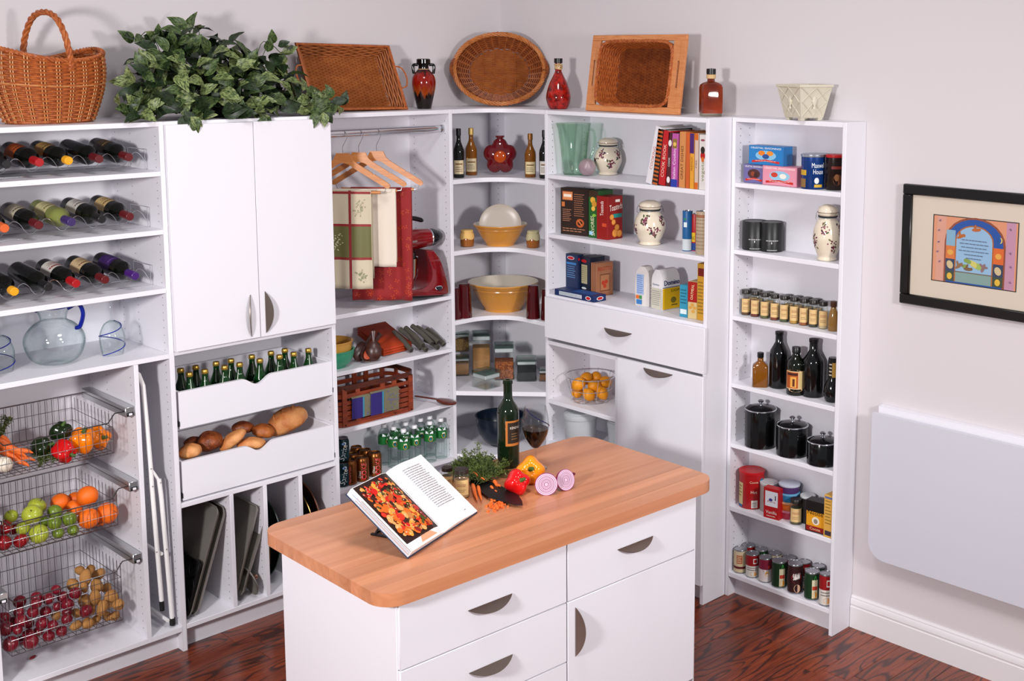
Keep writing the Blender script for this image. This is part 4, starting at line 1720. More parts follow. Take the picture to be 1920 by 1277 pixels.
M().add([(ex - .018, -.0705, ez + .006), (ex + .018, -.0705, ez + .006), (ex + .012, -.0705, ez - .005), (ex, -.0705, ez - .016), (ex - .012, -.0705, ez - .005)], [(0, 1, 2, 3, 4)]).build('badge_face', ink('#23272c'), mx_, smooth=None)
a_ = Art()
a_.lines(-.02, .02, -.005, .006, 1, '#8f8a88', t=.8, rag=0, seed=3)
sx, sz = RX([(265, 450)])[0]
a_.build(mx_, lambda u, v, h: (sx + u, -math.sqrt(max(hr * hr * .94 - (sz + v - (hz0 + hz1) / 2) ** 2, 0)) - h - .0012, sz + v), 'lettering')

# ---- nested bowls
def bowl_prof(R_, h, foot=.45, th=.005, lip=.004):
    o = [(0, .003), (R_ * foot * .9, .003), (R_ * foot * .92, 0), (R_ * foot, 0), (R_ * (foot + .02), .008)]
    for i in range(1, 8):
        t = i / 7
        o.append((R_ * (foot + (1 - foot) * math.sin(t * PI / 2) ** .9), .008 + (h - .008) * (1 - math.cos(t * PI / 2)) ** .85))
    o += [(R_ + lip, h - .002), (R_ + lip, h + .002), (R_, h + .003)]
    i_ = []
    for i in range(8):
        t = 1 - i / 7
        i_.append(((R_ - th) * (foot + (1 - foot) * math.sin(t * PI / 2) ** .9), .012 + (h - .012) * (1 - math.cos(t * PI / 2)) ** .85))
    return o + i_ + [(0, .012)]


P = Vector((-1.292, -.225, 1.0505))
t = thing('green_bowl', 'ribbed jade green bowl at the left end of the linen shelf', 'bowl', P)
Rg = .108


def ribs(m):
    m.v = [(x * (1 + .012 * math.cos(30 * math.atan2(y, x))), y * (1 + .012 * math.cos(30 * math.atan2(y, x))), z) for x, y, z in m.v]
    return m


ribs(M().lathe(bowl_prof(Rg, .085, .62), 120)).build('bowl_body', mat('jade_glaze', '#3f9a78', .25, spec=.5), t, smooth=60)
t = thing('yellow_bowl', 'mustard yellow bowl nested in the green bowl', 'bowl', P + Vector((0, 0, .0125)))
M().lathe(bowl_prof(Rg * .93, .115, .55), 48).build('bowl_body', mat('mustard_glaze', '#cf9a48', .25, spec=.5), t, smooth=60)

# ---- wooden salad servers leaning together
DW = wood('dark_wood', '#2a1410', '#4a241a', grain=(4, 14, 14), scale=2, rough=.35)
RW = mat('orange_wood_inner', '#a8401c', .4)


def server(p0, p1, hl, hw, label, roll=0.0, inner=0):
    """spoon: bowl end rests at p0, handle tip at p1"""
    p0, p1 = Vector(p0), Vector(p1)
    ez = (p1 - p0)
    L = ez.length
    ez.normalize()
    vw = (CAM - p0).normalized()
    ex = ez.cross(vw).normalized()
    ey = ez.cross(ex)
    mtx = (Matrix((ex, ey, ez)).transposed() @ Matrix.Rotation(roll, 3, 'Z')).to_4x4()
    mtx.translation = p0
    t = thing('salad_server', label, 'spoon')
    t.matrix_world = mtx

    def fn(u, v):
        a = v * 2 * PI
        z = u * L
        if z < hl:
            q = z / hl
            w_ = hw * math.sqrt(max(0, 1 - (2 * q - 1) ** 2)) ** .8 * (1 if q < .5 else 1) + .004 * q
            w_ = max(w_, .006 * q)
            d = .004
            y = -.016 * (1 - (2 * q - 1) ** 2)
        else:
            q = (z - hl) / (L - hl)
            w_ = .007 + .006 * q
            d = .005
            y = .0
        return (w_ * math.cos(a), y + d * math.sin(a) + (.012 * (w_ * math.cos(a) / hw) ** 2 if z < hl else 0), z)
    M().grid(fn, 36, 14, cv=True).build('server_body', DW, t, smooth=60)
    if inner:
        M().ell((0, 0, 0), (hw * .62, .0035, hl * .36), 16, 10).build('inner_face', RW, t, (0, inner * .010 - .010, hl * .48))


sb = lambda x, y, z: at(630 + x / 8.348, 610 + y / 8.348, z=z)
sv = lambda x, y, yy: at(630 + x / 8.348, 610 + y / 8.348, y=yy)
server(sv(300, 545, -.25), sv(600, 90, -.22), .105, .036, 'dark wooden salad server lying beside the green bowl', roll=.4)
server(sv(440, 560, -.30), sv(690, 130, -.25), .10, .034, 'dark wooden salad server showing its orange hollow', roll=PI, inner=1)
server(sv(590, 565, -.31), sv(585, 90, -.28), .10, .036, 'dark wooden salad server standing with its back outwards', roll=0)

# ---- folded orange napkin and rolled grey napkins
ORN = mat('rust_linen', '#b23a12', .8, bump=(300, .25, .001))
cs = [(740, 490), (1190, 365), (890, 130), (600, 225)]
q4 = [at(630 + x / 8.348, 610 + y / 8.348, z=1.075) for x, y in cs]
q4[2], q4[3] = at(630 + 1190 / 8.348, 610 + 365 / 8.348, z=1.075), None
A, B = at(630 + 750 / 8.348, 610 + 495 / 8.348, z=1.051), at(630 + 1190 / 8.348, 610 + 385 / 8.348, z=1.051)
d_ = (B - A)
L_ = d_.length
ang = math.atan2(d_.y, d_.x)
t = thing('folded_napkin', 'rust orange folded napkins propped up at the back on the linen shelf', 'napkin', A, ang)
for i in range(3):
    zz = .002 + i * .0125
    pr_ = []
    m = M()

    def fn(u, v, zz=zz, i=i):
        x = u * L_
        y = .002 * i + .19 * abs(v * 2 - 1) if False else v * .2
        return (x, y, zz + .35 * y)
    m.grid(lambda u, v, zz=zz: (u * L_, .2 * v, zz + .36 * .2 * v), 6, 6)
    o_ = M()
    K = 26
    for j in range(K + 1):
        pass
    sec = [(.2, 0), (.006, 0)] + [(.006 - .006 * math.sin(PI * k / 6), .0055 - .0055 * math.cos(PI * k / 6)) for k in range(1, 6)] + [(.006, .011), (.2, .011)]
    vs = []
    for x in (0, L_ * .5, L_):
        for yv, zv in sec:
            vs.append((x, yv, zz + zv + .42 * yv))
    n = len(sec)
    fs = [(a * n + b, a * n + b + 1, (a + 1) * n + b + 1, (a + 1) * n + b) for a in range(2) for b in range(n - 1)]
    mm = M().add(vs, fs)
    oo = mm.build('napkin_fold', ORN, t, smooth=60)
    md = oo.modifiers.new('thickness', 'SOLIDIFY')
    md.thickness = .002
GRN_ = mat('charcoal_linen', '#3d3a35', .85, vary=(6, '#5c574e', .6), bump=(300, .3, .001))
rolls = [((1180, 395), (905, 105)), ((1330, 360), (1000, 60)), ((1420, 330), (1090, 40)), ((1560, 300), (1190, 10)), ((1680, 285), (1260, 30)), ((1800, 280), (1420, 60)), ((1450, 395), (1150, 230)), ((1620, 355), (1400, 230))]
for i, (a, b) in enumerate(rolls):
    base = 1.064 + (.028 if i in (2, 3, 4) else 0)
    p0 = at(630 + a[0] / 8.348, 610 + a[1] / 8.348, z=base)
    p0.y = max(p0.y, -.33)
    p0.x = min(p0.x, -.665)
    px_b, py_b = 630 + b[0] / 8.348, 610 + b[1] / 8.348
    p1 = at(px_b, py_b, y=-.13 - .012 * i if i < 6 else -.2)
    p1.x = min(p1.x, -.672)
    m = M()
    P_ = smoothpath([Vector((0, 0, 0)), (p1 - p0) * .5 + Vector((0, 0, .006)), p1 - p0], 6)
    m.tube(P_, [(.013, .0115)] * len(P_), 12)
    o_ = m.build('rolled_napkin', GRN_, None, p0, smooth=60, label='charcoal rolled linen napkin in the fan beside the orange napkins', cat='napkin', group='rolled charcoal napkins')
    sp = []
    ax = (P_[0] - P_[1]).normalized()
    e1 = ax.orthogonal().normalized()
    e2 = ax.cross(e1)
    for k in range(26):
        th = k / 25 * 4 * PI
        r_ = .0118 * (1 - k / 30)
        sp.append(ax * .0008 + e1 * (r_ * math.cos(th)) + e2 * (r_ * math.sin(th)))
    M().tube(sp, .0011, 4).build('rolled_edge', mat('charcoal_edge', '#24221f', .9), o_)

# ---- splint basket with two towels
SPL = wood('splint_wood', '#6e2614', '#94401f', grain=(2, 16, 16), scale=2, rough=.35, coat=.2)
SPD = wood('splint_dark', '#3a150c', '#5a2412', grain=(2, 16, 16), scale=2, rough=.4)
bx0, bx1, by0, by1 = -1.345, -.857, -.333, -.075
bk = thing('splint_basket', 'reddish brown splint wood basket draped with two striped towels', 'basket', ((bx0 + bx1) / 2, (by0 + by1) / 2, .763))
hw_, hd_ = (bx1 - bx0) / 2, (by1 - by0) / 2


def band(z0, z1, grow, th=.004, wave=0.0, ph=0, cut=None):
    o = rrect(2 * (hw_ - .006 + grow), 2 * (hd_ - .006 + grow), .07, 8)
    n = len(o)
    vs, fs = [], []
    for k, (x, y) in enumerate(o):
        L = math.hypot(x, y)
        nx, ny = x / L, y / L
        for dd in (0, th):
            for z in (z0, z1):
                vs.append((x - nx * dd, y - ny * dd, z))
    for i in range(n):
        j = (i + 1) % n
        a, b = i * 4, j * 4
        for p_, q_ in ((0, 1), (1, 3), (3, 2), (2, 0)):
            fs.append((a + p_, b + p_, b + q_, a + q_))
    return M().add(vs, fs)


M().prism(rrect(2 * hw_ - .012, 2 * hd_ - .012, .07, 8), 0, .006).build('basket_floor', SPL, bk)
zs_ = [(.0, .026), (.031, .052), (.057, .078), (.083, .104), (.109, .128)]
for i, (a, b) in enumerate(zs_):
    band(a, b, .0 if i % 2 else .002).build('splint_band', SPL, bk, smooth=35)
band(.142, .163, .002).build('splint_band', SPL, bk, smooth=35)
band(.180, .206, .004, .006).build('rim_band', SPD, bk, smooth=35)
for xx in (-.19, -.115, .03, .10, .2):
    for s_ in (-1, 1):
        M().box(xx - .013, xx + .013, s_ * (hd_ - .007) - .0035, s_ * (hd_ - .007) + .0035, .004, .19).build('upright_splint', SPL, bk)
for yy_ in (-.05, .05):
    for s_ in (-1, 1):
        M().box(s_ * (hw_ - .007) - .0035, s_ * (hw_ - .007) + .0035, yy_ - .013, yy_ + .013, .004, .19).build('upright_splint', SPL, bk)
for xx in (-.19, .1, .2):
    for z in (.012, .192):
        M().ell((xx, -hd_ - .0005, z), (.004, .003, .004), 8, 6).build('brass_tack', mat('brass_tack', '#3a2a1a', .3, metal=.7), bk)


def towel(px0, px1, pyt, pyb, label, dz=0.0):
    ya = by0 - .003
    p0, p1 = at(px0, pyt, y=ya), at(px1, pyt, y=ya)
    zt_, zb_ = .763 + .139 + dz, at((px0 + px1) / 2, pyb, y=ya).z
    L = zt_ - zb_
    t_ = thing('striped_towel', label, 'towel', (p0.x, ya - dz, zb_))
    Wd = p1.x - p0.x

    def S(u, v, off=0.0):
        return (u, -.002 - .003 * math.sin(u * 40) * (1 - v / L) - off - .004 * (v / L), v)
    m = M()
    m.grid(lambda a, b: S(a * Wd, b * L), 10, 8)
    m.grid(lambda a, b: (a * Wd, -.006 + .024 * b, L + .006 * math.sin(b * PI)), 10, 5)
    m.grid(lambda a, b: (a * Wd, .018, L - .06 * b), 10, 3)
    o_ = m.build('towel_cloth', mat('olive_weave', '#6a6652', .85, vary=(40, '#7c7660', .6), bump=(300, .3, .001)), t_, smooth=70)
    a_ = Art()
    for u0, u1, c in ((0, .40, '#33286e'), (.40, .46, '#3f86a0')):
        n = 6
        P_, F_ = [], []
        for i in range(n + 1):
            for j in range(9):
                P_.append((Wd * (u0 + (u1 - u0) * i / n), L * j / 8))
        for i in range(n):
            for j in range(8):
                F_.append((i * 9 + j, (i + 1) * 9 + j, (i + 1) * 9 + j + 1, i * 9 + j + 1))
        a_.poly(P_, c, F_)
    r_ = random.Random(int(px0))
    for i in range(14):
        a_.disc(Wd * r_.uniform(.52, .95), L * r_.uniform(.08, .95), .006, .004, '#6b6a86', 7, r_.uniform(0, 3))
    a_.build(o_, lambda u, v, h: S(u, v, h + .0005), 'woven_stripe')


towel(658, 708, 726, 781, 'blue and olive striped towel hanging lower on the splint basket')
towel(692, 745, 718, 773, 'blue and olive striped towel hanging over the splint basket rim', dz=.006)

# ---- wooden ladle
p0, p1 = at(630 + 1740 / 8.348, 680 + 620 / 8.348, z=.78), at(630 + 1290 / 8.348, 680 + 510 / 8.348, y=-.21)
p0.x = min(p0.x, -.70)
v = p1 - p0
t = thing('wooden_spoon', 'dark reddish wooden spoon lying beside the splint basket', 'spoon', (p0.x, p0.y, .763), math.atan2(v.y, v.x))
Lw = math.hypot(v.x, v.y) + .02


def wsp(u, vv):
    a = vv * 2 * PI
    x = -.055 + u * (Lw + .055)
    if x < .06:
        q = (x + .055) / .115
        w_ = .034 * math.sqrt(max(0.0, 1 - (2 * q - 1) ** 2)) * (1 - .15 * q) + .008 * q
        d = .016 * math.sqrt(max(0.0, 1 - (2 * q - 1) ** 2)) + .006 * q
        z = .017 + .01 * q
    else:
        q = (x - .06) / (Lw - .06)
        w_, d = .010 - .002 * q, .006
        z = .027 + .02 * q * 0
    return (x, w_ * math.cos(a), z + d * math.sin(a) * (1 if math.sin(a) < 0 else .35))


M().grid(wsp, 34, 14, cv=True).build('spoon_body', wood('red_dark_wood', '#4a1a10', '#6e2a18', grain=(4, 14, 14), scale=2, rough=.3, coat=.2), t, smooth=60)

# ---- drinks cans
CANTOP = mat('can_aluminium', '#b9b9bd', .25, metal=1.0)


def can(loc, rot, side, top, label, group, art, name='soda_can'):
    t = thing(name, label, 'can', loc, rot, group)
    b_ = M().lathe([(0, .003), (.022, .003), (.025, 0), (.0325, .008), (.033, .012), (.033, .103), (.030, .112), (.0265, .119)], 26).build('can_body', side, t, smooth=40)
    M().lathe([(.0265, .1185), (.0275, .121), (.026, .121), (.024, .117), (0, .117)], 26).build('can_top', top, t, smooth=40)
    art(b_)
    return t


COKEM = mat('gold_brown_can', '#8a5228', .28, metal=.85)
SPRM = mat('dark_green_can', '#0c2a30', .25, metal=.4)


def coke(b_):
    a = Art()
    a.rect(-.004, .01, .026, .10, '#8a141a', 6)
    a.text('COKE', .018, .055, .024, '#c9161c', w_=.085, rot=PI / 2, slant=.1)
    a.text('Diet', -.006, .05, .011, '#e8dfd2', w_=.04, rot=PI / 2, slant=.2)
    a.items = [i for i in a.items]
    a.build(b_, on_round(.033), 'can_print')


def coke2(b_):
    a = Art()
    a.text('COKE', .014, .054, .026, '#d3161e', w_=.088, rot=PI / 2, slant=.1)
    a.text('COKE', .0148, .0548, .022, '#f0e6dc', w_=.080, rot=PI / 2, slant=.1)
    a.text('COKE', .0142, .0545, .020, '#c9161c', w_=.080, rot=PI / 2, slant=.1)
    a.text('Diet', -.012, .04, .012, '#e8dfd2', w_=.036, rot=PI / 2, slant=.2)
    a.build(b_, on_round(.033), 'can_print')


def sprite(b_):
    a = Art()
    a.rect(-.04, .02, .04, .07, '#12383f', 8)
    a.disc(.002, .098, .010, .008, '#d8e4ea', 12)
    a.disc(-.004, .097, .008, .006, '#2a6aa8', 12)
    a.disc(.004, .085, .007, .004, '#c8a84a', 10, .6)
    a.text('Sprite', .008, .05, .026, '#dfe6e6', w_=.078, rot=PI / 2 - .25, slant=.15)
    a.build(b_, on_round(.033), 'can_print')


CZ = .4635
c6 = lambda x, y: (600 + x / 3.546, 560 + y / 3.546)
ck = None
for i, (x, y) in enumerate([(280, 1070), (365, 1040), (300, 1015), (215, 1030), (240, 990), (200, 1080)]):
    p = at(*c6(x, y), z=CZ + .12)
    p.z = CZ
    p.y = (-.30, -.285, -.215, -.225, -.145, -.30)[i]
    p.x = at(*c6(x, y), y=p.y).x
    ck = can(p, facing(p) + (.15, .35, -.2, -.3, .6, -.4)[i], COKEM, mat('gold_can_top', '#9a6234', .22, metal=1.0), 'bronze cola can in the cluster beside the stacked green cans', 'bronze cola cans', coke2)
p = Vector((-1.292, -.295, CZ))
can(p, facing(p) + .3, SPRM, CANTOP, 'dark green lemon-lime soda can at the bottom of its stack', None, sprite)
can(p + Vector((.003, .002, .1215)), facing(p) + .25, SPRM, CANTOP, 'dark green lemon-lime soda can on top of its stack', None, sprite)

# ---- water bottles
PET = thin_glass('pet_plastic', '#f6faf9', .95, .05, .6, '#b4c8c2')
wb = thing('water_bottle', 'clear plastic water bottle with green label and white cap', 'bottle', (0, 0, 0), 0, 'water bottles on the bottom linen shelf')
pw = [(0, .006), (.02, .002), (.029, .0), (.032, .006)]
for i in range(6):
    z = .014 + i * .016
    pw += [(.0322, z), (.0305, z + .006), (.0322, z + .012)]
pw += [(.0318, .112), (.0318, .150), (.0322, .153), (.030, .166), (.022, .180), (.0135, .188), (.0125, .195)]
M().lathe(pw + [(0, .195)], 24).build('bottle_body', PET, wb, smooth=30)
M().lathe([(0, .212), (.012, .212), (.0135, .210), (.0138, .196), (.0128, .195), (0, .195)], 18).build('screw_cap', mat('white_cap', '#e9e9ec', .4), wb, smooth=40)
lbm = M().lathe([(.0324, .112), (.0326, .114), (.0326, .150), (.0324, .152)], 24).build('green_label', mat('green_label', '#1a6a2e', .4), wb, smooth=40)
a_ = Art()
a_.disc(.008, .127, .011, .013, '#c9a84a', 14).disc(.008, .127, .0085, .0105, '#12303c', 14).disc(.009, .125, .004, .006, '#2f8a9a', 10).disc(.008, .140, .009, .0045, '#dfeee0', 12)
a_.build(lbm, on_round(.0327), 'label_print')
a_ = Art()
for s_ in (-1, 1):
    a_.poly([(s_ * .002, .1545), (s_ * .020, .1545), (s_ * .021, .168), (s_ * .009, .164)], '#eef2f4')  # white patches painted on as highlights of the bottle shoulder
a_.build(wb, lambda u, v, h: ((lambda r_: (r_ * math.cos(-PI / 2 + u / .03), r_ * math.sin(-PI / 2 + u / .03), v))(.0325 - max(0, v - .153) * .30 + h)), 'painted_highlight')
for i, (x, y) in enumerate([(803, 818), (728, 790), (730, 832), (668, 808), (628, 865), (570, 838), (555, 885), (490, 855), (508, 830), (425, 855)]):
    yv = (-.300, -.225, -.305, -.225, -.300, -.225, -.315, -.245, -.150, -.175)[i]
    p = at(*c6(x, y), y=yv)
    p.z = CZ
    p.x = min(p.x, -.682)
    if i == 0:
        wb.location, wb.rotation_euler = p, (0, 0, facing(p) + .2)
    else:
        dup(wb, p, facing(p) + rnd.uniform(-.3, .4))
# ================================================================ corner unit contents
def rbottle(px0, px1, yt, yb, z, prof, parts, name, label, cat='bottle', n=24, group=None, back=0.0, dz=0.0, rot=0.0, xlim=None):
    """round thing from its picture box: prof in (fraction of half width, fraction of height); parts: list of (part, profile, material)"""
    cx = (px0 + px1) / 2
    p = at(cx, yb, z=z)
    R = (px1 - px0) / 2 * mpp(p)
    p = stand(cx, yb, z, R * .8 + back)
    R = (px1 - px0) / 2 * mpp(p)
    if xlim:
        p = xlim(p, R)
    h = zup(p, yt) - z
    t = thing(name, label, cat, p + Vector((0, 0, .0004)), facing(p) + rot, group)
    for nm, pr, mt, *sm in parts:
        o = M().lathe([(r * R, q * h) for r, q in pr], n).build(nm, mt, t, smooth=sm[0] if sm else 45)
        t[nm + '_r'] = 0
        del t[nm + '_r']
    return t, R, h


AMB = mat('amber_liquor', '#8a5214', .08, spec=.6, trans=.3)
LBL = '#cdbb98'
bprof = [(0, .01), (.9, 0), (1, .02), (1, .52), (.95, .58), (.6, .68), (.42, .74), (.38, .80), (.38, .97), (0, .97)]
capp = [(0, 1), (.42, 1), (.45, .98), (.45, .86), (.40, .855)]
for px0, px1, yt, yb, glass, capc, lb, lab, yd in (
        (850.5, 871, 241, 334, WGL, '#15151a', LBL, 'slim dark bottle with black neck on the top corner shelf', 0),
        (873, 895, 240, 329, AMB, '#c2a25a', LBL, 'slim amber bottle with gold neck on the top corner shelf', 0),
        (984, 1005, 250.5, 333, AMB, '#8a5a22', '#d8c69a', 'small amber bottle with copper cap beside the red decanter', 0),
        (1011, 1031, 244, 335, WGL, '#15151a', '#d5d0ca', 'dark bottle with white label tucked behind the corner side panel', 0)):
    t, R, h = rbottle(px0, px1, yt, yb, 1.925, bprof, [('bottle_glass', bprof, glass), ('neck_foil', capp, mat('foil_' + capc[1:], capc, .35, metal=.3))], 'liquor_bottle', lab,
                      xlim=lambda p, R: Vector((max(p.x, X3C + R + .004), max(p.y, YC4 + R + .004), p.z)))
    a = Art()
    a.rect(-R * 1.0, h * .08, R * 1.0, h * .36, lb, 8).rect(-R * .7, h * .27, R * .7, h * .30, '#7a5a34', 6)
    a.lines(-R * .7, R * .7, h * .12, h * .24, 3, '#6a5a48', seed=4)
    a.build(t, on_round(R), 'paper_label')

# ---- red flower decanter
REDG = mat('ruby_glass', '#5c0710', .05, spec=.7, coat=.5)
P = stand(938, 329, 1.925, .03)
k = mpp(P)
t = thing('flower_decanter', 'ruby red flower-shaped glass decanter in the middle of the corner shelf', 'decanter', P, facing(P))
Rf = 32 * k
zc = zup(P, 293) - P.z


def flower(d):
    a = math.atan2(d[2], d[0])
    s = math.sqrt(d[0] ** 2 + d[2] ** 2)
    return 1 - .26 * s * (1 - abs(math.cos(2.5 * (a - PI / 2))) ** .7)


fl = M().ell((0, 0, 0), (Rf, Rf * .42, Rf * 1.08), 40, 28, lambda d: flower(d))
fl.v = [(x, y, max(z, -zc + .001)) for x, y, z in fl.v]
fl.build('glass_body', REDG, t, (0, 0, zc), smooth=80)
M().ell((0, -Rf * .37, zc), (Rf * .36, Rf * .12, Rf * .36), 20, 10).build('amber_centre', mat('amber_glass', '#a8400a', .06, spec=.7), t, smooth=80)
ht = zup(P, 254) - P.z
M().lathe([(Rf * .3, zc + Rf * .8), (Rf * .2, zc + Rf * .95), (Rf * .18, ht - .012), (Rf * .26, ht - .01), (Rf * .27, ht), (0, ht)], 20).build('neck', REDG, t, smooth=50)

# ---- caramel bowls
CAR = mat('caramel_glaze', '#c07e2c', .22, spec=.55, vary=(5, '#d09240', .8))
CRM = mat('cream_glaze', '#d9cfc0', .2, spec=.55)


def cbowl(px0, px1, yt, yb, z, name, label):
    cx = (px0 + px1) / 2
    p = at(cx, yb, z=z)
    R = (px1 - px0) / 2 * mpp(p)
    p = stand(cx, yb, z, R * .5)
    R = (px1 - px0) / 2 * mpp(p)
    h = zup(p + Vector((0, 0, 0)), yt + (px1 - px0) * .06) - z
    t = thing(name, label, 'bowl', p + Vector((0, 0, .0005)), facing(p))
    o = [(0, .004), (R * .46, .004), (R * .48, 0), (R * .52, 0), (R * .53, h * .06), (R * .56, h * .12), (R * .70, h * .36), (R * .82, h * .64), (R * .88, h * .76), (R * .90, h * .78), (R * .895, h * .81), (R * .93, h * .84), (R * 1.0, h * .97), (R * .99, h)]
    i_ = [(R * .97, h), (R * .86, h * .78), (R * .66, h * .33), (R * .5, h * .14), (0, h * .1)]
    M().lathe(o, 48).build('outer_glaze', CAR, t, smooth=50)
    M().lathe([o[-1]] + i_, 48).build('inner_glaze', CRM, t, smooth=50)
    for j in range(0):
        a = 2 * PI * j / 14
        tt = .5
        rr_, zz_ = R * .73, h * .42
        m = M().ell((0, 0, 0), (R * .10, R * .004, h * .17), 12, 8)
        m.xf(Matrix.Translation((rr_ * math.cos(a), rr_ * math.sin(a), zz_)) @ Matrix.Rotation(a + PI / 2, 4, 'Z') @ Matrix.Rotation(-.32, 4, 'X'))
        m.build('moulded_panel', CAR, t, smooth=70)
    return t, p, R, h


_, bp0, bR0, bh0 = cbowl(888, 989, 413, 462.5, 1.555, 'caramel_bowl', 'smaller caramel glazed mixing bowl with a plate propped inside')
cbowl(878, 1010, 519, 586.5, 1.19, 'caramel_bowl', 'large caramel glazed mixing bowl between dark red tumblers')
t = thing('dinner_plate', 'pale grey plate standing upright inside the caramel bowl', 'plate', bp0 + Vector((.0, .0, bh0 * .16 + .108 * .93)), (PI / 2 - .28, 0, facing(bp0)))
pr_ = (980.6 - 898) / 2 * mpp(bp0) * .96
t.location.z = zup(bp0, 384.5) - pr_ * .97
dr = Vector((bp0.x - CAM.x, bp0.y - CAM.y, 0)).normalized()
t.location += dr * .006
M().lathe([(0, .006), (pr_ * .6, .006), (pr_ * .95, .014), (pr_, .018), (pr_ * .99, .020), (pr_ * .94, .0165), (pr_ * .58, .009), (0, .009)], 48).build('plate_disc', mat('grey_stoneware', '#b3a79c', .3), t, smooth=50)


# ---- honey jars with cloth covers
def honey(px0, px1, yt, yb, cl, label):
    t, R, h = rbottle(px0, px1, yt, yb, 1.555, None, [('jar_glass', [(0, 0), (.8, 0), (.95, .05), (1, .3), (.98, .55), (.8, .72), (.78, .8)], mat('honey_amber', '#8f5320', .15, spec=.5)),
                                                     ('cloth_cap', [(.84, .72), (.88, .8), (.9, .96), (.8, 1.0), (0, 1.0)], cl)], 'honey_jar', label, 'jar')
    m = M()
    n = 32
    vs, fs = [], []
    for i in range(n):
        a = 2 * PI * i / n
        dz = .30 + .12 * abs(math.sin(2 * a + .3))
        for r_, z in ((.9, .82), (1.0, .74), (1.06, 1.0 - dz - .12 * 0)):
            vs.append((R * r_ * math.cos(a), R * r_ * math.sin(a), h * z if r_ < 1.05 else h * (.86 - dz)))
    for i in range(n):
        j = (i + 1) % n
        for k in range(2):
            fs.append((i * 3 + k, j * 3 + k, j * 3 + k + 1, i * 3 + k + 1))
    m.add(vs, fs).build('cloth_skirt', cl, t, smooth=60)


honey(863, 889, 431, 463.5, mat('gold_cloth', '#d9b06a', .85), 'small honey jar with gold cloth cover beside the caramel bowl')
honey(987, 1012, 432.5, 465.6, mat('sage_cloth', '#b5ac86', .85), 'small honey jar with sage green cloth cover beside the caramel bowl')
# ---- dark red tumblers
RT = mat('dark_red_glass', '#2a0509', .07, spec=.6, vary=(6, '#58080e', .7))
for px0, px1, yt, yb, lab in ((857.5, 885.5, 532, 597, 'dark red upturned tumbler left of the large caramel bowl'), (986.5, 1013, 535, 598.5, 'dark red upturned tumbler right of the large caramel bowl'),
                              (838, 862, 540, 605, 'dark red upturned tumbler tucked against the left corner side panel'), (1014, 1038, 542, 606, 'dark red upturned tumbler tucked behind the right corner side panel')):
    rbottle(px0, px1, yt, yb, 1.19, None, [('glass_body', [(.0, .02), (.9, .0), (1, .0), (.98, .06), (.78, .93), (.74, .99), (.55, 1.0), (0, .985)], RT)], 'tumbler', lab, 'tumbler',
            xlim=(lambda p, R: Vector((-.584, -.300, p.z))) if px0 < 850 else (lambda p, R: Vector((-.262, -.655, p.z))) if px0 > 1010 else None)


# ---- square glass canisters
def gcan(px0, px1, yt, yb, z, fill, fillh, label, rot=.0, lidh=.2, xlim=True, zoff=0.0):
    cx = (px0 + px1) / 2
    p = at(cx, yb, z=z)
    s_ = (px1 - px0) / 2 * mpp(p) * (.78 if abs(rot) > .5 else .98)
    p = stand(cx, yb, z, s_ * 1.1)
    if xlim:
        p.x = max(p.x, X3C + s_ * 1.15)
        p.y = max(p.y, YC4 + s_ * 1.15)
    h = zup(p, yt + 3) - z
    t = thing('glass_canister', label, 'canister', p + Vector((0, 0, zoff)), facing(p) + rot)
    hb = h * (1 - lidh)
    M().box(-s_, s_, -s_, s_, 0, hb, .006).box(-s_ + .003, s_ - .003, -s_ + .003, s_ - .003, .004, hb - .0005, .004).build('glass_body', thin_glass('canister_glass', '#fafcfb', .9, .03, .4, '#d0dcd8'), t, smooth=30)
    if fill:
        M().box(-s_ + .0045, s_ - .0045, -s_ + .0045, s_ - .0045, .006, hb * fillh, .004).build('contents', fill, t, smooth=30)
    M().box(-s_ * .9, s_ * .9, -s_ * .9, s_ * .9, hb * .985, hb + h * lidh * .55, .004).build('white_seal', mat('seal_plastic', '#a9b0b0', .35), t, smooth=30)
    M().box(-s_ * .98, s_ * .98, -s_ * .98, s_ * .98, hb + h * lidh * .55, h, .004).build('glass_lid', thin_glass('lid_glass', '#dbe4e0', .9, .03, .5, '#a4b4ae'), t, smooth=30)
    return t, p, h


gr = lambda n_, c1, c2, sc_: mat(n_, c1, .7, vary=(sc_, c2, .25), bump=(sc_, .8, .004))
MUES, GRAIN, ALM, COF, CIN = gr('muesli', '#6e4a26', '#c69a5c', 220), gr('grain', '#a87442', '#c08a54', 500), gr('almonds', '#6a2a12', '#b0622c', 130), gr('coffee', '#101216', '#20242a', 200), gr('spice_mix', '#6a3a20', '#8a5a34', 300)
_, pc, hc = gcan(852, 881, 664, 706, .817, GRAIN, .8, 'square glass canister of brown grain under another canister')
gcan(852, 881, 619, 661, .817 + hc + .001, MUES, .85, 'square glass canister of muesli stacked on another canister')
gcan(885, 921, 619, 704, .817, GRAIN, .78, 'tall square glass canister of tan grain', lidh=.16)
gcan(926, 965, 641, 714, .817, ALM, .66, 'square glass canister of almonds', lidh=.2)
gcan(968, 1007, 667, 717, .817, COF, .95, 'square glass canister of black coffee', lidh=.24)
gcan(1010, 1036, 687, 717, .817, CIN, .8, 'small square glass canister of brown spice by the side panel', lidh=.3)
gcan(886, 938, 690, 731, .817, None, .8, 'low empty square glass canister set at an angle in front', rot=.72, lidh=.42)
# ---- dark blue bowl
P = stand(938, 838, .475, .05)
Rb = (983 - 893) / 2 * mpp(P)
P.z += .0005
t = thing('blue_bowl', 'large dark navy bowl on the lowest corner shelf', 'bowl', P)
hb = zup(P, 778) - P.z
M().lathe(bowl_prof(Rb, hb, .42, .006), 56).build('bowl_body', mat('navy_glaze', '#101b2a', .25, spec=.5), t, smooth=60)

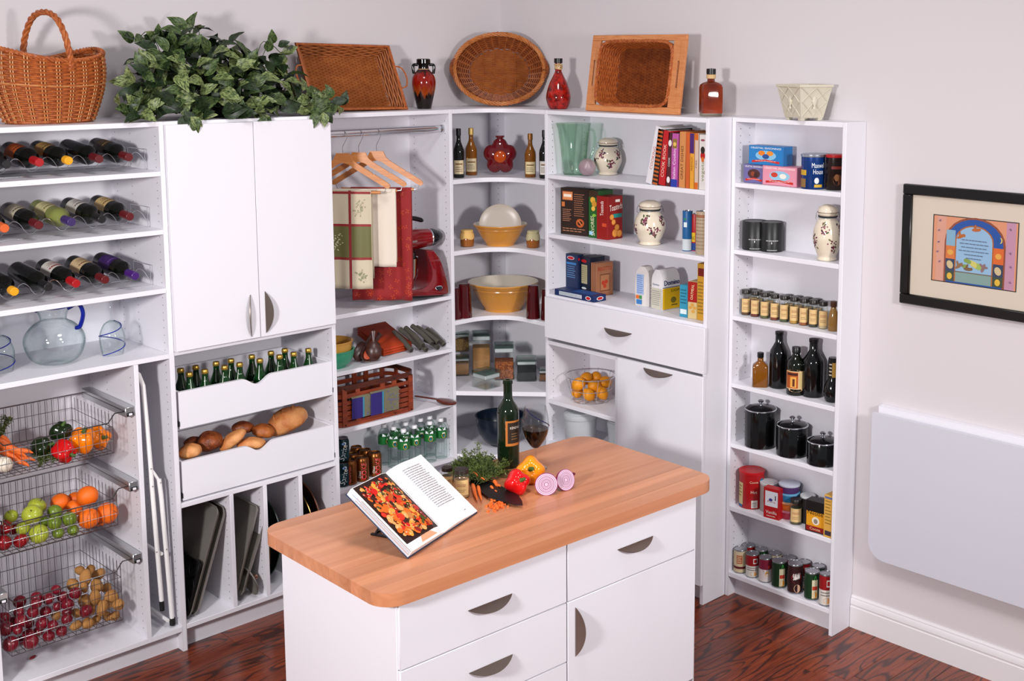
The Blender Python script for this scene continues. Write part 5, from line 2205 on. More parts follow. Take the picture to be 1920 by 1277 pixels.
# ================================================================ drawer pantry contents
CER = mat('cream_ceramic', '#dcd0bb', .15, spec=.55, coat=.3)


def grape_canister(px0, px1, yt, yb, z, label, seed, back=0.0, rot=0.0):
    t, R, h = rbottle(px0, px1, yt, yb, z, None, [], 'ceramic_canister', label, 'canister', back=back, rot=rot)
    bp_ = prof_smooth([(.62, .0), (.70, .02), (.64, .07), (.78, .16), (.98, .34), (1.0, .44), (.90, .60), (.68, .72), (.64, .76)], 5)
    o = M().lathe([(0, .004)] + [(a * R, b * h) for a, b in bp_], 40).build('jar_body', CER, t, smooth=60)
    M().lathe([(R * .66, h * .775), (R * .68, h * .79), (R * .66, h * .80)], 36).build('rubber_seal', mat('seal_dark', '#2a2a28', .6), t)
    M().lathe([(R * .62, h * .80), (R * .67, h * .81), (R * .70, h * .85), (R * .70, h * .90), (R * .58, h * .955), (R * .3, h * .99), (0, h)], 36).build('lid', CER, t, smooth=60)
    M().tube([(R * .715 * math.cos(q), R * .715 * math.sin(q), h * .86) for q in [2 * PI * i / 30 for i in range(30)]], .0012, 5, closed=True).build('lid_band', mat('brown_band', '#6a4a34', .5), t)
    M().tube([(R * .71 * math.cos(q), R * .71 * math.sin(q), h * .765) for q in [2 * PI * i / 30 for i in range(30)]], .0018, 5, closed=True).build('wire_band', CHROME, t)
    for s_ in (-1, 1):
        M().tube([(s_ * R * .72, 0, h * .70), (s_ * R * .84, -.004, h * .74), (s_ * R * .80, 0, h * .84), (s_ * R * .70, 0, h * .88)], .0016, 5).build('clamp_wire', CHROME, t)

    def rf(v):
        q = v / h
        for (r0, z0), (r1, z1) in zip(bp_, bp_[1:]):
            if z0 <= q <= z1:
                return (r0 + (r1 - r0) * (q - z0) / max(z1 - z0, 1e-6)) * R
        return R * .64
    a = Art()
    r_ = random.Random(seed)
    for u0, v0 in ((-.45 + r_.uniform(-.1, .1), .58), (.25, .28 + r_.uniform(-.05, .05)), (.95, .55), (-1.3, .36)):
        for i in range(24):
            q = r_.random()
            a.disc(R * (u0 + r_.gauss(0, .17) * (1.1 - q * .6)), h * (v0 + .10 - q * .20), R * .055, R * .055, r_.choice(('#5c1c34', '#7a2a44', '#4a1428', '#8a4a60')), 8)
        for i in range(4):
            a.disc(R * (u0 + r_.uniform(-.3, .3)), h * (v0 + r_.uniform(-.14, .12)), R * .12, R * .06, r_.choice(('#4a5230', '#6a6a3c', '#3a3048')), 8, r_.uniform(0, 3))
    a.build(o, lambda u, v, hh: ((rf(v) + hh) * math.cos(-PI / 2 + u / R), (rf(v) + hh) * math.sin(-PI / 2 + u / R), v), 'grape_motif', step=.000004, kind='stuff')
    return t


grape_canister(1114, 1166, 258, 330.5, 1.959, 'cream ceramic canister with grape motif beside the green pitcher', 1, back=.03)
grape_canister(1189, 1248, 375, 461.6, 1.656, 'cream ceramic canister with grape motif beside the cracker boxes', 2)

# ---- green glass pitcher
GG = thin_glass('pale_green_glass', '#eef7f1', .9, .03, .6, '#bcd8c6')
cx = 1075
P = stand(cx, 328, 1.959, .03)
k = mpp(P)
P.y = min(P.y, -.7175 - 36 * k)
P.z += .0005
t = thing('green_pitcher', 'tall pale green glass pitcher with spout and handle', 'pitcher', P, facing(P))
h = zup(P, 231) - P.z
Rp = 30 * k
pr = [(0, .003), (Rp * .66, .0), (Rp * .72, .01), (Rp * .70, h * .08), (Rp * .74, h * .12), (Rp * .86, h * .55), (Rp * .98, h * .9), (Rp * 1.04, h)]
sh = shell(M(), pr, .003, 40)
sh.v = [(x - (max(0, -x / Rp - .55) ** 1.2) * Rp * .8 * max(0, z / h - .8) * 5 * .35, y, z) for x, y, z in sh.v]
sh.build('glass_body', GG, t, smooth=60)
M().tube(smoothpath([(Rp * .98, 0, h * .88), (Rp * 1.22, 0, h * .84), (Rp * 1.28, 0, h * .6), (Rp * 1.02, 0, h * .34), (Rp * .8, 0, h * .28)], 6), .006, 8).build('handle', GG, t, smooth=60)
# ---- halved red onion on the shelf
P = stand(1101, 331, 1.959, .03)
ro = 16.5 * mpp(P)
M().ell((0, 0, 0), (ro, ro, ro * .95), 20, 14, lambda d: 1 + .22 * math.exp(-((1 - d[2]) / .03))).build('red_onion', mat('pale_onion_skin', '#6f5468', .35, vary=(9, '#bba9a6', .6)), None, P + Vector((0, 0, ro)), (.2, -.9, .6), smooth=80, label='purple papery onion on the shelf beside the green pitcher', cat='onion')


# ---- boxes from three base points
def box3(name, label, L, Cn, R, yt, z, color, cat='box', minw=.02, maxd=.16, arts=None, dep=None, wid=None, group=None, rough=.45, dz=0.0, use='r'):
    """near bottom corner Cn, bottom ends L and R of the two faces one sees, picture row yt of the near top corner"""
    A, B, D = at(*L, z=z), at(*Cn, z=z), at(*R, z=z)
    e1, e2 = D - B, A - B
    w_, d_ = wid or max(e1.length, minw), dep or max(min(e2.length, maxd), minw)
    ang = math.atan2(e1.y, e1.x) if use == 'r' else math.atan2(e2.y, e2.x) - PI / 2
    h = zup(B, yt) - z
    t = thing(name, label, cat, B + Vector((0, 0, .0005 + dz)), ang, group)
    c_ = color if not isinstance(color, str) else mat('card_' + color[1:], color, rough)
    M().box(0, w_, 0, d_, 0, h, .0012).build('carton', c_, t, smooth=30)
    if arts:
        fr, sd, tp = arts(w_, d_, h)
        if fr:
            fr.build(t, on_front(0), 'front_print')
        if sd:
            sd.build(t, lambda u, v, hh: (-hh, d_ - u, v), 'side_print')
        if tp:
            tp.build(t, on_top(h), 'top_print')
    return t


c2 = lambda x, y: (1010 + x / 4.729, 210 + y / 4.729)
c3 = lambda x, y: (1010 + x / 3.19, 450 + y / 3.19)


def pretzel(w_, d_, h):
    s = Art()
    s.rect(d_ * .07, h * .72, d_ * .46, h * .93, '#b5653a').rect(d_ * .10, h * .75, d_ * .43, h * .90, '#5a2a1a').text('', 0, 0, .01, '#fff') if False else None
    s.rect(d_ * .07, h * .74, d_ * .45, h * .93, '#a85a34').rect(d_ * .09, h * .755, d_ * .43, h * .915, '#d88a5a').rect(d_ * .12, h * .81, d_ * .40, h * .87, '#f0e2d2')
    s.lines(d_ * .08, d_ * .42, h * .28, h * .56, 7, '#b07a5c', seed=2).lines(d_ * .5, d_ * .88, h * .40, h * .90, 11, '#a06a50', seed=3)
    s.lines(d_ * .08, d_ * .9, h * .06, h * .16, 2, '#b07a5c', seed=5).rect(d_ * .05, h * .60, d_ * .16, h * .70, '#c8703c')
    for k in range(16):
        a = 2 * PI * k / 16
        s.disc(d_ * .72 + .020 * math.cos(a), h * .27 + .017 * math.sin(a), .006, .006, '#b5562a', 8)
    for k in range(6):
        s.disc(d_ * .72 + .004 * (k - 2.5), h * .27 + .012 - .004 * k, .005, .004, '#c8703c', 8)
    return None, s, None


def toasted(w_, d_, h):
    f, s = Art(), Art()
    f.rect(w_ * .52, h * .86, w_ * .82, h * .92, '#f0e8e0').text('Toasteds', w_ * .56, h * .68, h * .14, '#f6ece0', w_=w_ * .86, rot=.12, slant=.1)
    f.rect(w_ * .35, h * .50, w_ * .95, h * .59, '#1f8a84')
    for x, y, r_ in ((.28, .52, .14), (.40, .40, .14), (.50, .14, .20), (.78, .12, .18), (.62, .27, .16)):
        f.disc(w_ * x, h * y, w_ * r_, w_ * r_ * .95, '#d8812e', 16).disc(w_ * x - .001, h * y + .001, w_ * r_ * .8, w_ * r_ * .76, '#e79a44', 14)
    s.text('Toasteds', d_ * .62, h * .72, d_ * .3, '#f2e4da', w_=h * .34, rot=PI / 2)
    s.rect(d_ * .5, h * .3, d_ * .9, h * .38, '#c94a2a')
    return f, s, None


def greenbox(w_, d_, h):
    f = Art()
    f.rect(0, h * .86, w_, h, '#3a2a1c').disc(w_ * .45, h * .80, w_ * .26, w_ * .26, '#d8a23c').disc(w_ * .6, h * .72, w_ * .26, w_ * .26, '#c88a2c').disc(w_ * .5, h * .62, w_ * .2, w_ * .2, '#e0b04c')
    f.text('SAVORIES', w_ * .60, h * .26, w_ * .34, '#e6e2b8', w_=h * .42, rot=PI / 2 + .06)
    f.rect(w_ * .08, h * .06, w_ * .45, h * .14, '#9cc4dc').disc(w_ * .6, h * .48, w_ * .2, w_ * .12, '#7fb83c')
    return f, None, None


box3('pretzel_box', 'dark brown pretzel carton with orange lettering', c2(195, 1080), c2(437, 1107), c2(455, 1095), c2(0, 690)[1], 1.656, '#2a1a14', arts=pretzel, maxd=.2, wid=.055, use='l')
box3('savories_box', 'narrow green snack carton between the brown and red cartons', c2(425, 1108), c2(442, 1112), c2(527, 1122), c2(0, 695)[1], 1.656, '#1f5a24', arts=greenbox, dep=.12, maxd=.12)
box3('cracker_box', 'red cracker carton with round crackers and white lettering', c2(527, 1122), c2(610, 1138), c2(742, 1118), c2(0, 755)[1], 1.656, '#8c1512', arts=toasted, minw=.05)


def cyl(name, label, px0, px1, yt, yb, z, body, cat='can', arts=None, top=None, rot=0.0, group=None, lid=None, back=0.0, xlim=None):
    """straight can or tub from its picture box"""
    pr = [(0, 0), (.96, 0), (1, .015), (1, .985), (.97, 1.0)]
    parts = [('can_body', pr, body)]
    parts.append(('can_end', [(.97, 1.0), (.93, 1.0), (.92, .985), (0, .985)], top or CANTOP))
    if lid:
        parts = [('can_body', [(0, 0), (.96, 0), (1, .015), (1, .93), (.9, .93)], body), ('lid', [(.9, .92), (1.03, .92), (1.04, .93), (1.04, .99), (.98, 1.0), (.9, .99), (0, .99)], lid)]
    t, R, h = rbottle(px0, px1, yt, yb, z, None, parts, name, label, cat, n=30, rot=rot, group=group, back=back, xlim=xlim)
    if arts:
        a = arts(R, h)
        a.build(t, on_round(R), 'wrapped_label')
    return t, R, h


def tub1(R, h):
    return Art().rect(-R * 1.2, h * .02, R * 1.2, h * .3, '#cfd6da', 10).disc(-R * .2, h * .80, R * .3, R * .2, '#2f8a5a').rect(-R * .5, h * .60, R * .2, h * .72, '#e2ecf2', 5)


def tub2(R, h):
    return Art().rect(-R * 1.3, h * .02, R * 1.3, h * .22, '#1a3f86', 10).rect(-R * .9, h * .25, R * .3, h * .5, '#e2b81c', 6).text('BAKING', -R * .3, h * .3, h * .1, '#1a1a1a', w_=R * 1.0)


cyl('bread_crumb_tub', 'blue cardboard tub beside the red and oat tubs', 1279, 1298, 395, 471, 1.656, mat('tub_blue', '#1a5f9a', .4), 'tub', tub1, rot=-.3)
cyl('baking_powder_tub', 'red and blue tub between the blue and beige tubs', 1294, 1312, 401, 472, 1.656, mat('tub_red', '#b5161a', .4), 'tub', tub2, rot=-.3, back=.02)


def oat(R, h):
    return Art().lines(-R, R, h * .1, h * .85, 9, '#9a8466', seed=8).rect(-R * 1.2, h * .86, R * 1.2, h * .93, '#a06a4a', 8)


cyl('oat_tub', 'beige oat tub against the pantry side panel', 1304, 1330, 396, 478, 1.656, mat('tub_beige', '#b59f86', .5), 'tub', oat, rot=-.3, xlim=lambda p, R: Vector((p.x, max(p.y, Y5 + .019 + R + .003), p.z)))


# ---- pasta, risotto, flour, sugar, small boxes
def pasta(w_, d_, h):
    s, f = Art(), Art()
    s.disc(d_ * .45, h * .90, d_ * .30, h * .05, '#d6dde6').disc(d_ * .45, h * .90, d_ * .26, h * .04, '#c01820').lines(d_ * .15, d_ * .85, h * .35, h * .7, 6, '#5d8cc0', seed=4).rect(d_ * .1, h * .72, d_ * .9, h * .78, '#3a78b8')
    f.disc(w_ * .25, h * .88, w_ * .14, h * .04, '#c01820')
    return f, s, None


def pasta2(w_, d_, h):
    s, f = Art(), Art()
    s.rect(d_ * .15, h * .25, d_ * .75, h * .78, '#bdb48e').lines(d_ * .2, d_ * .7, h * .3, h * .74, 8, '#8a8560', seed=6).disc(d_ * .42, h * .88, d_ * .28, h * .045, '#c01820').disc(d_ * .42, h * .12, d_ * .25, h * .03, '#dfe6ee')
    return f, s, None


def riso(w_, d_, h):
    f = Art()
    f.text('RISOTTO', w_ * .5, h * .76, h * .12, '#b83a22', w_=w_ * .8, bold=.0008).rect(w_ * .22, h * .14, w_ * .8, h * .66, '#6a3a26').rect(w_ * .25, h * .17, w_ * .77, h * .63, '#a8704c')
    for x, y in ((.4, .4), (.58, .42), (.5, .3)):
        f.disc(w_ * x, h * y, w_ * .1, w_ * .1, '#b0381f', 12)
    return f, None, None


box3('pasta_box', 'tall navy pasta carton with red oval and light text', c3(160, 298), c3(232, 312), c3(250, 308), c3(0, 92)[1], 1.345, '#12244c', arts=pasta, maxd=.09, wid=.045, use='l')
box3('pasta_box', 'tall navy pasta carton with a beige window panel', c3(235, 305), c3(305, 322), c3(405, 300), c3(0, 108)[1], 1.345, '#0e1830', arts=pasta2, maxd=.08, wid=.10, use='l')
box3('risotto_box', 'brown rice carton with red lettering beside the navy cartons', c3(308, 320), c3(345, 342), c3(445, 326), c3(0, 142)[1], 1.345, '#9a6444', arts=riso, maxd=.045, dep=.045)


def flat(w_, d_, h):
    s, f, tp = Art(), Art(), Art()
    s.rect(d_ * .12, h * .2, d_ * .7, h * .8, '#bcc4cc').lines(d_ * .14, d_ * .68, h * .25, h * .75, 3, '#8a94a0', seed=4).disc(d_ * .86, h * .5, d_ * .07, h * .32, '#dfe4ea').disc(d_ * .86, h * .5, d_ * .055, h * .24, '#c01820')
    f.disc(w_ * .5, h * .5, w_ * .28, h * .3, '#dfe4ea').disc(w_ * .5, h * .5, w_ * .22, h * .22, '#c01820')
    tp.rect(w_ * .1, d_ * .1, w_ * .9, d_ * .6, '#1f4f94')
    return f, s, tp


box3('pasta_box', 'navy pasta carton lying flat in front of the upright ones', c3(95, 328), c3(330, 376), c3(405, 362), c3(0, 338)[1], 1.345, '#152a5c', arts=flat, maxd=.32, use='l')


def bag(name, label, L, Cn, R, yt, z, color, art=None, dep=None, fold=True):
    A, B, D = at(*L, z=z), at(*Cn, z=z), at(*R, z=z)
    e1, e2 = D - B, A - B
    w_, d_ = e1.length, dep or e2.length
    ang = math.atan2(e1.y, e1.x)
    h = zup(B, yt) - z
    t = thing(name, label, 'bag', B + Vector((0, 0, .0005)), ang)
    rings = []
    for q, sx, sy in ((0, .97, .97), (.02, 1, 1), (.4, 1.02, 1.03), (.75, 1.0, 1.0), (.86, .98, .9), (1.0, .97, .42), (1.02, .95, .3)):
        rings.append([(w_ / 2 + (x - .5) * w_ * sx, d_ / 2 + (y - .5) * d_ * sy, q * h) for x, y in ((0, 0), (.5, -.02), (1, 0), (1.02, .5), (1, 1), (.5, 1.02), (0, 1), (-.02, .5))])
    vs = [p for r_ in rings for p in r_]
    fs = [tuple(range(8)), tuple((len(rings) - 1) * 8 + i for i in range(8))]
    for k in range(len(rings) - 1):
        for i in range(8):
            j = (i + 1) % 8
            fs.append((k * 8 + i, k * 8 + j, (k + 1) * 8 + j, (k + 1) * 8 + i))
    M().add(vs, fs).build('paper_bag', mat('paper_' + color[1:], color, .6), t, smooth=25)
    if art:
        f, s = art(w_, d_, h)
        f.build(t, on_front(-.0032), 'front_print')
        s.build(t, lambda u, v, hh: (-.0032 - hh, d_ - u, v), 'side_print')
    return t


def domino(w_, d_, h):
    f, s = Art(), Art()
    f.rect(w_ * .01, h * .02, w_ * .99, h * .56, '#dcae12').text('Domino', w_ * .52, h * .635, h * .13, '#16306a', w_=w_ * .86, rot=.03, bold=.0012).text('SUGAR', w_ * .72, h * .45, h * .07, '#1a1a1a', w_=w_ * .5, rot=.03)
    f.disc(w_ * .62, h * .24, w_ * .16, h * .08, '#7a6a20').rect(w_ * .5, h * .1, w_ * .85, h * .13, '#6a5a18').rect(0, h * .57, w_, h * .585, '#16306a')
    s.rect(d_ * .02, h * .02, d_ * .98, h * .55, '#c9c4b4').lines(d_ * .1, d_ * .9, h * .1, h * .5, 8, '#8a8a84', seed=9).text('Domino', d_ * .45, h * .62, h * .05, '#16306a', w_=d_ * .6)
    return f, s


def flour(w_, d_, h):
    f, s = Art(), Art()
    s.rect(d_ * .12, h * .30, d_ * .62, h * .82, '#9fb4d8').lines(d_ * .14, d_ * .6, h * .32, h * .8, 9, '#4a6cac', seed=5).rect(d_ * .1, h * .04, d_ * .5, h * .16, '#3a78b8').rect(d_ * .06, h * .18, d_ * .3, h * .27, '#d86a2a').rect(d_ * .32, h * .18, d_ * .5, h * .27, '#3a8a4a')
    f.lines(w_ * .1, w_ * .8, h * .2, h * .6, 5, '#b9a8a4', seed=5)
    return f, s


bag('flour_bag', 'white paper flour bag with blue side text', c3(562, 388), c3(660, 402), c3(700, 392), c3(0, 170)[1], 1.345, '#d9d2cf', flour, dep=.085)
bag('sugar_bag', 'yellow and white sugar bag with blue lettering', c3(665, 408), c3(738, 424), c3(842, 405), c3(0, 190)[1], 1.345, '#e2e0e2', domino, dep=.075)


def sm1(w_, d_, h):
    return Art().rect(w_ * .1, h * .1, w_ * .9, h * .25, '#d8e6e8').lines(w_ * .1, w_ * .9, h * .4, h * .9, 5, '#1f5f74', seed=3), None, None


def sm2(w_, d_, h):
    f = Art()
    f.rect(0, h * .45, w_, h, '#a81c14').text('OATMEAL', w_ * .62, h * .72, w_ * .28, '#f0e0b0', w_=h * .42, rot=PI / 2 - .1)
    for x, y in ((.3, .3), (.6, .2), (.5, .38), (.75, .3)):
        f.disc(w_ * x, h * y, w_ * .2, w_ * .16, '#d8a24a', 10)
    return f, None, None


def sm3(w_, d_, h):
    f = Art()
    f.rect(w_ * .1, h * .78, w_ * .9, h * .92, '#7a2018').lines(w_ * .12, w_ * .85, h * .1, h * .7, 10, '#8a6a20', seed=3)
    return f, None, None


for nm, lab, x0, x1, yt, yb, c, ar in (('mix_box', 'small teal carton in front of the sugar bag', 842, 889, 268, 458, '#2f8fae', sm1), ('oatmeal_box', 'small red and cream oatmeal carton', 891, 945, 248, 468, '#d9c08a', sm2), ('rice_box', 'yellow carton against the pantry side panel', 946, 992, 140, 478, '#c9952a', sm3)):
    box3(nm, lab, c3(x0 - 6, yb - 3), c3(x0, yb), c3(x1, yb + 8), c3(0, yt)[1], 1.345, c, arts=ar, dep=.10)

# ---- cook books
c2b = lambda x, y: (1010 + x / 4.729, 210 + y / 4.729)
XS = -.300
BOOKS = [  # left, right (crop px at the foot), top row, colour, spine text, text colour, lean
    (948, 1000, 125, '#d9d6dc', 'COOKING', '#c05a20', 98, 'white cook book leaning to the right with orange title'),
    (1004, 1056, 150, '#1c1412', '', '#a03a20', 58, 'black and orange patterned cook book leaning in the row'),
    (1060, 1118, 165, '#b3121a', 'COOK BOOK', '#e8c8b8', 46, 'thick red cook book leaning in the row'),
    (1128, 1164, 180, '#4a1a22', 'COOK', '#e8e0e0', 22, 'dark maroon cook book with white ovals'),
    (1170, 1226, 190, '#b04f9a', 'Italian Cooking', '#f0d8ec', 8, 'magenta cook book with blue foot'),
    (1242, 1294, 175, '#c8844a', 'GREAT DISHES', '#5a2c14', 5, 'tan cook book with brown title'),
    (1302, 1334, 182, '#c2571c', '', '#f0e0c8', 0, 'thin orange cook book'),
    (1338, 1374, 190, '#d8952a', 'FRENCH', '#7a3a10', 0, 'cook book with purple top and yellow foot'),
    (1380, 1410, 190, '#c9b0a0', 'PIES', '#5a3a30', 0, 'thin orange and grey cook book'),
    (1420, 1482, 200, '#dcd6d2', 'vegetarian', '#7a8a5a', 0, 'white cook book with a red vegetable picture'),
]
for i, (x0, x1, yt, c, tx, tc, ln, lab) in enumerate(BOOKS):
    yb = 640 + (x0 - 945) * .095
    a, b = at(*c2b(x0, yb), x=XS), at(*c2b(x1, yb + 5), x=XS)
    w_ = abs(b.y - a.y)
    zt_ = at(*c2b(x0 + ln, yt), x=XS).z
    h = zt_ - 1.959
    lean_ = math.atan2(ln / 4.729 * mpp(a) * 1.25, h)
    t = thing('cook_book', lab, 'book', (XS, a.y, 1.9595 + w_ * math.sin(lean_)), (0, 0, -PI / 2))
    t.rotation_euler = (0, lean_, -PI / 2)
    dpt = .19 + .015 * math.sin(i * 2.3)
    M().box(0, w_, 0, .003, 0, h, .001).build('spine', mat('cover_' + c[1:], c, .35), t)
    M().box(0, .0025, .003, dpt, 0, h, .0006).build('cover', mat('cover_' + c[1:], c, .35), t)
    M().box(w_ - .0025, w_, .003, dpt, 0, h, .0006).build('cover', mat('cover_' + c[1:], c, .35), t)
    M().box(.0026, w_ - .0026, .003, dpt - .005, .003, h - .003).build('page_block', PAPER, t)
    A_ = Art()
    if tx:
        A_.text(tx, w_ * .68, h * .45, w_ * .42, tc, w_=min(h * .6, len(tx) * w_ * .42), rot=PI / 2)
    if i == 1:
        for q in range(14):
            A_.rect(w_ * .1, h * (q / 14), w_ * .9, h * (q / 14 + .035), '#b85a24')
    if i == 3:
        A_.disc(w_ * .5, h * .12, w_ * .4, w_ * .6, '#e0dcdc').disc(w_ * .5, h * .8, w_ * .4, w_ * .6, '#e0dcdc')
    if i == 4:
        A_.rect(0, 0, w_, h * .14, '#2a3a9a').rect(w_ * .15, h * .72, w_ * .85, h * .9, '#8a6a3a').disc(w_ * .5, h * .8, w_ * .25, w_ * .25, '#d8b45a')
    if i == 7:
        A_.rect(0, h * .64, w_, h, '#4a2468')
    if i == 8:
        A_.rect(0, 0, w_, h * .12, '#c9621e').rect(0, h * .88, w_, h, '#c9621e')
    if i == 9:
        A_.disc(w_ * .5, h * .62, w_ * .33, w_ * .5, '#b5161a').disc(w_ * .5, h * .72, w_ * .3, w_ * .4, '#2a2420').disc(w_ * .5, h * .55, w_ * .2, w_ * .3, '#d86a2a').disc(w_ * .5, h * .9, w_ * .3, w_ * .12, '#9a4a5a')
    if A_.items:
        A_.build(t, on_front(0), 'spine_print')

# ---- wire fruit basket with lemons
P = stand(1107, 756, .785, .055)
k = mpp(P)
t = thing('wire_fruit_basket', 'round steel wire fruit basket holding lemons', 'basket', P, facing(P))
Rt, Rb_, hh = 47 * k, 33 * k, zup(P, 703) - P.z
ringp = lambda R_, z: [(R_ * math.cos(q), R_ * math.sin(q), z) for q in [2 * PI * i / 36 for i in range(36)]]
M().tube(ringp(Rt, hh), .0024, 6, closed=True).build('top_ring', CHROME, t)
M().tube(ringp(Rb_, .005), .0022, 6, closed=True).build('base_ring', CHROME, t)
M().tube(ringp((Rt + Rb_) / 2, hh * .5), .0014, 6, closed=True).build('middle_ring', CHROME, t)
for i in range(10):
    a = 2 * PI * i / 10
    M().tube([(Rb_ * .2 * math.cos(a), Rb_ * .2 * math.sin(a), .005), (Rb_ * math.cos(a), Rb_ * math.sin(a), .005), (Rt * math.cos(a), Rt * math.sin(a), hh), (Rt * 1.06 * math.cos(a), Rt * 1.06 * math.sin(a), hh + .006)], .0014, 5).build('upright_wire', CHROME, t)
LEM = mat('lemon_skin', '#e89412', .35, bump=(200, .3, .001))
ME_LEM = M().ell((0, 0, 0), (1, .86, .86), 18, 12, lambda d: 1 + .14 * math.exp(-((1 - abs(d[0])) / .03))).mesh('lemon', LEM, 80)
LE = [[*c3(x, y), d, r_] for x, y, d, r_ in ((238, 862, 0.0, 14), (285, 828, .04, 13.5), (335, 872, -.01, 14), (398, 850, .015, 13.5), (300, 925, -.035, 13), (380, 915, -.02, 13), (232, 918, .0, 12), (345, 820, .05, 12))]
h_ = Vector((P.x - CAM.x, P.y - CAM.y, 0)).normalized()


def lemp(q):
    r = ray(q[0], q[1])
    return CAM + r * ((P + h_ * q[2] - CAM).dot(h_) / r.dot(h_))


for _ in range(80):
    ps = [lemp(q) for q in LE]
    rs = [q[3] * mpp(p) for q, p in zip(LE, ps)]
    for i in range(len(LE)):
        for j in range(i + 1, len(LE)):
            o = .93 * (rs[i] + rs[j]) - (ps[i] - ps[j]).length
            if o > 0:
                a_, b_ = (i, j) if LE[i][2] <= LE[j][2] else (j, i)
                LE[a_][2] -= o * .3
                LE[b_][2] += o * .3
    for q in LE:
        q[2] = max(-.055, min(.06, q[2]))
for q in LE:
    p = lemp(q)
    r_ = q[3] * mpp(p)
    p.z = max(p.z, .785 + .012 + r_ * .8)
    link('lemon', ME_LEM, None, p, (rnd.uniform(-1, 1), rnd.uniform(-1, 1), rnd.uniform(0, 6)), 'deep yellow lemon heaped in the wire fruit basket', 'lemon', 'lemons in the fruit basket', scale=r_)

# ---- frosted plastic tubs
FRO = mat('frosted_plastic', '#ccd0d4', .35, trans=.35, ior=1.2)
for px0, px1, yt, yb, lab in ((1056, 1121, 770, 842, 'frosted clear plastic tub with lid under the fruit basket shelf'), (1138, 1184, 788, 850, 'frosted clear plastic tub beside the cabinet door')):
    t, R, h = rbottle(px0, px1, yt, yb, .561, None, [('tub_body', [(0, 0), (.8, 0), (.84, .03), (.95, .8), (.93, .82)], FRO), ('tub_lid', [(.93, .80), (1, .82), (1.0, .93), (.95, .96), (.85, .97), (.82, 1.0), (0, 1.0)], FRO)], 'plastic_tub', lab, 'tub', n=36,
                      xlim=lambda p, R: Vector((p.x, max(p.y, -1.201 + R + .003), p.z)))
# ================================================================ shallow unit contents
k1 = lambda x, y: (1350 + x / 3.114, 210 + y / 3.114)
k2 = lambda x, y: (1350 + x / 4.255, 600 + y / 4.255)
k3 = lambda x, y: (1350 + x / 3.452, 850 + y / 3.452)


def inside(p, R):
    """keep a round thing between the unit's back and sides"""
    R = R * 1.05
    return Vector((min(p.x, -.008 - R), min(max(p.y, Y6 + .019 + R + .001), Y5 - .022 - R - .001), p.z))


def tea(c1, c2, lines_):
    def f(w_, d_, h):
        a = Art()
        a.rect(w_ * .02, h * .04, w_ * .98, h * .96, c1)
        a.text('CELESTIAL SEASONINGS', w_ * .5, h * .84, h * .09, '#f2ece6', w_=w_ * .88)
        a.disc(w_ * .5, h * .50, w_ * .30, h * .26, c2, 18)
        for x, y, c in lines_:
            a.disc(w_ * x, h * y, w_ * .10, h * .13, c, 12)
        a.poly([(w_ * .10, h * .10), (w_ * .5, h * .20), (w_ * .90, h * .10), (w_ * .90, h * .22), (w_ * .5, h * .30), (w_ * .10, h * .22)], '#c02a22')
        a.lines(w_ * .2, w_ * .8, h * .19, h * .245, 1, '#f0dcd0', seed=3, rag=0)
        return a, None, None
    return f


def shelfbox(name, label, x0, x1, yt, yb, z, color, arts, dep=.07, km=k1, rotd=0.0, xf=-.128, dz=0.0, cat='box'):
    """carton whose front is parallel to the right wall"""
    a, b = at(*km(x0, yb), x=xf), at(*km(x1, yb), x=xf)
    h = (at(*km((x0 + x1) / 2, yt), x=xf).z - at(*km((x0 + x1) / 2, yb), x=xf).z)
    t = thing(name, label, cat, (xf, a.y, z + .0006 + dz), -PI / 2 + rotd)
    w_ = abs(b.y - a.y)
    M().box(0, w_, 0, dep, 0, h, .0012).build('carton', mat('card_' + color[1:], color, .4), t, smooth=30)
    f, s, tp = arts(w_, dep, h)
    if f:
        f.build(t, on_front(0), 'front_print')
    if s:
        s.build(t, lambda u, v, hh: (-hh, dep - u, v), 'side_print')
    return t, h


_, hb1 = shelfbox('tea_box', 'purple tea carton under the blue one', 137, 258, 302, 412, 1.987, '#5c5a8c', tea('#6a6498', '#4a2a2a', ((.45, .5, '#8a3a24'), (.6, .45, '#3a1c1c'))), xf=-.118)
shelfbox('tea_box', 'pink tea carton beside the purple one', 247, 448, 310, 424, 1.987, '#c97f94', tea('#d98fa2', '#8fc0d8', ((.35, .55, '#c23a2a'), (.6, .5, '#e8e2d8'))), xf=-.128)
shelfbox('tea_box', 'blue tea carton with oranges stacked on top of the others', 167, 368, 192, 304, 1.987 + hb1 + .001, '#1f6fb0', tea('#2478b8', '#7fb8d8', ((.38, .62, '#e07a22'), (.62, .62, '#e08a2a'), (.5, .45, '#2a4a8a'))), xf=-.122)


def maxw(R, h):
    a = Art()
    a.rect(-R * 1.5, h * .40, -R * .5, h * .55, '#c9a12a', 6).rect(-R * 1.5, h * .05, -R * .55, h * .30, '#8a6a3a', 6)
    a.text('Maxwell', R * .55, h * .62, h * .14, '#e6ecf2', w_=R * 1.15).text('House', R * .55, h * .44, h * .14, '#e6ecf2', w_=R * .9)
    a.disc(R * .4, h * .25, R * .2, h * .09, '#d8dde2').rect(R * .2, h * .06, R * .9, h * .14, '#c9a12a', 5)
    return a


cyl('coffee_can', 'blue coffee can with white lettering', *[k1(x, 0)[0] for x in (472, 612)], k1(0, 244)[1], k1(0, 452)[1], 1.987, mat('coffee_blue', '#12397a', .25, metal=.3), 'can', maxw, lid=mat('steel_lid', '#aab2bc', .3, metal=.8), xlim=inside, rot=-.1)


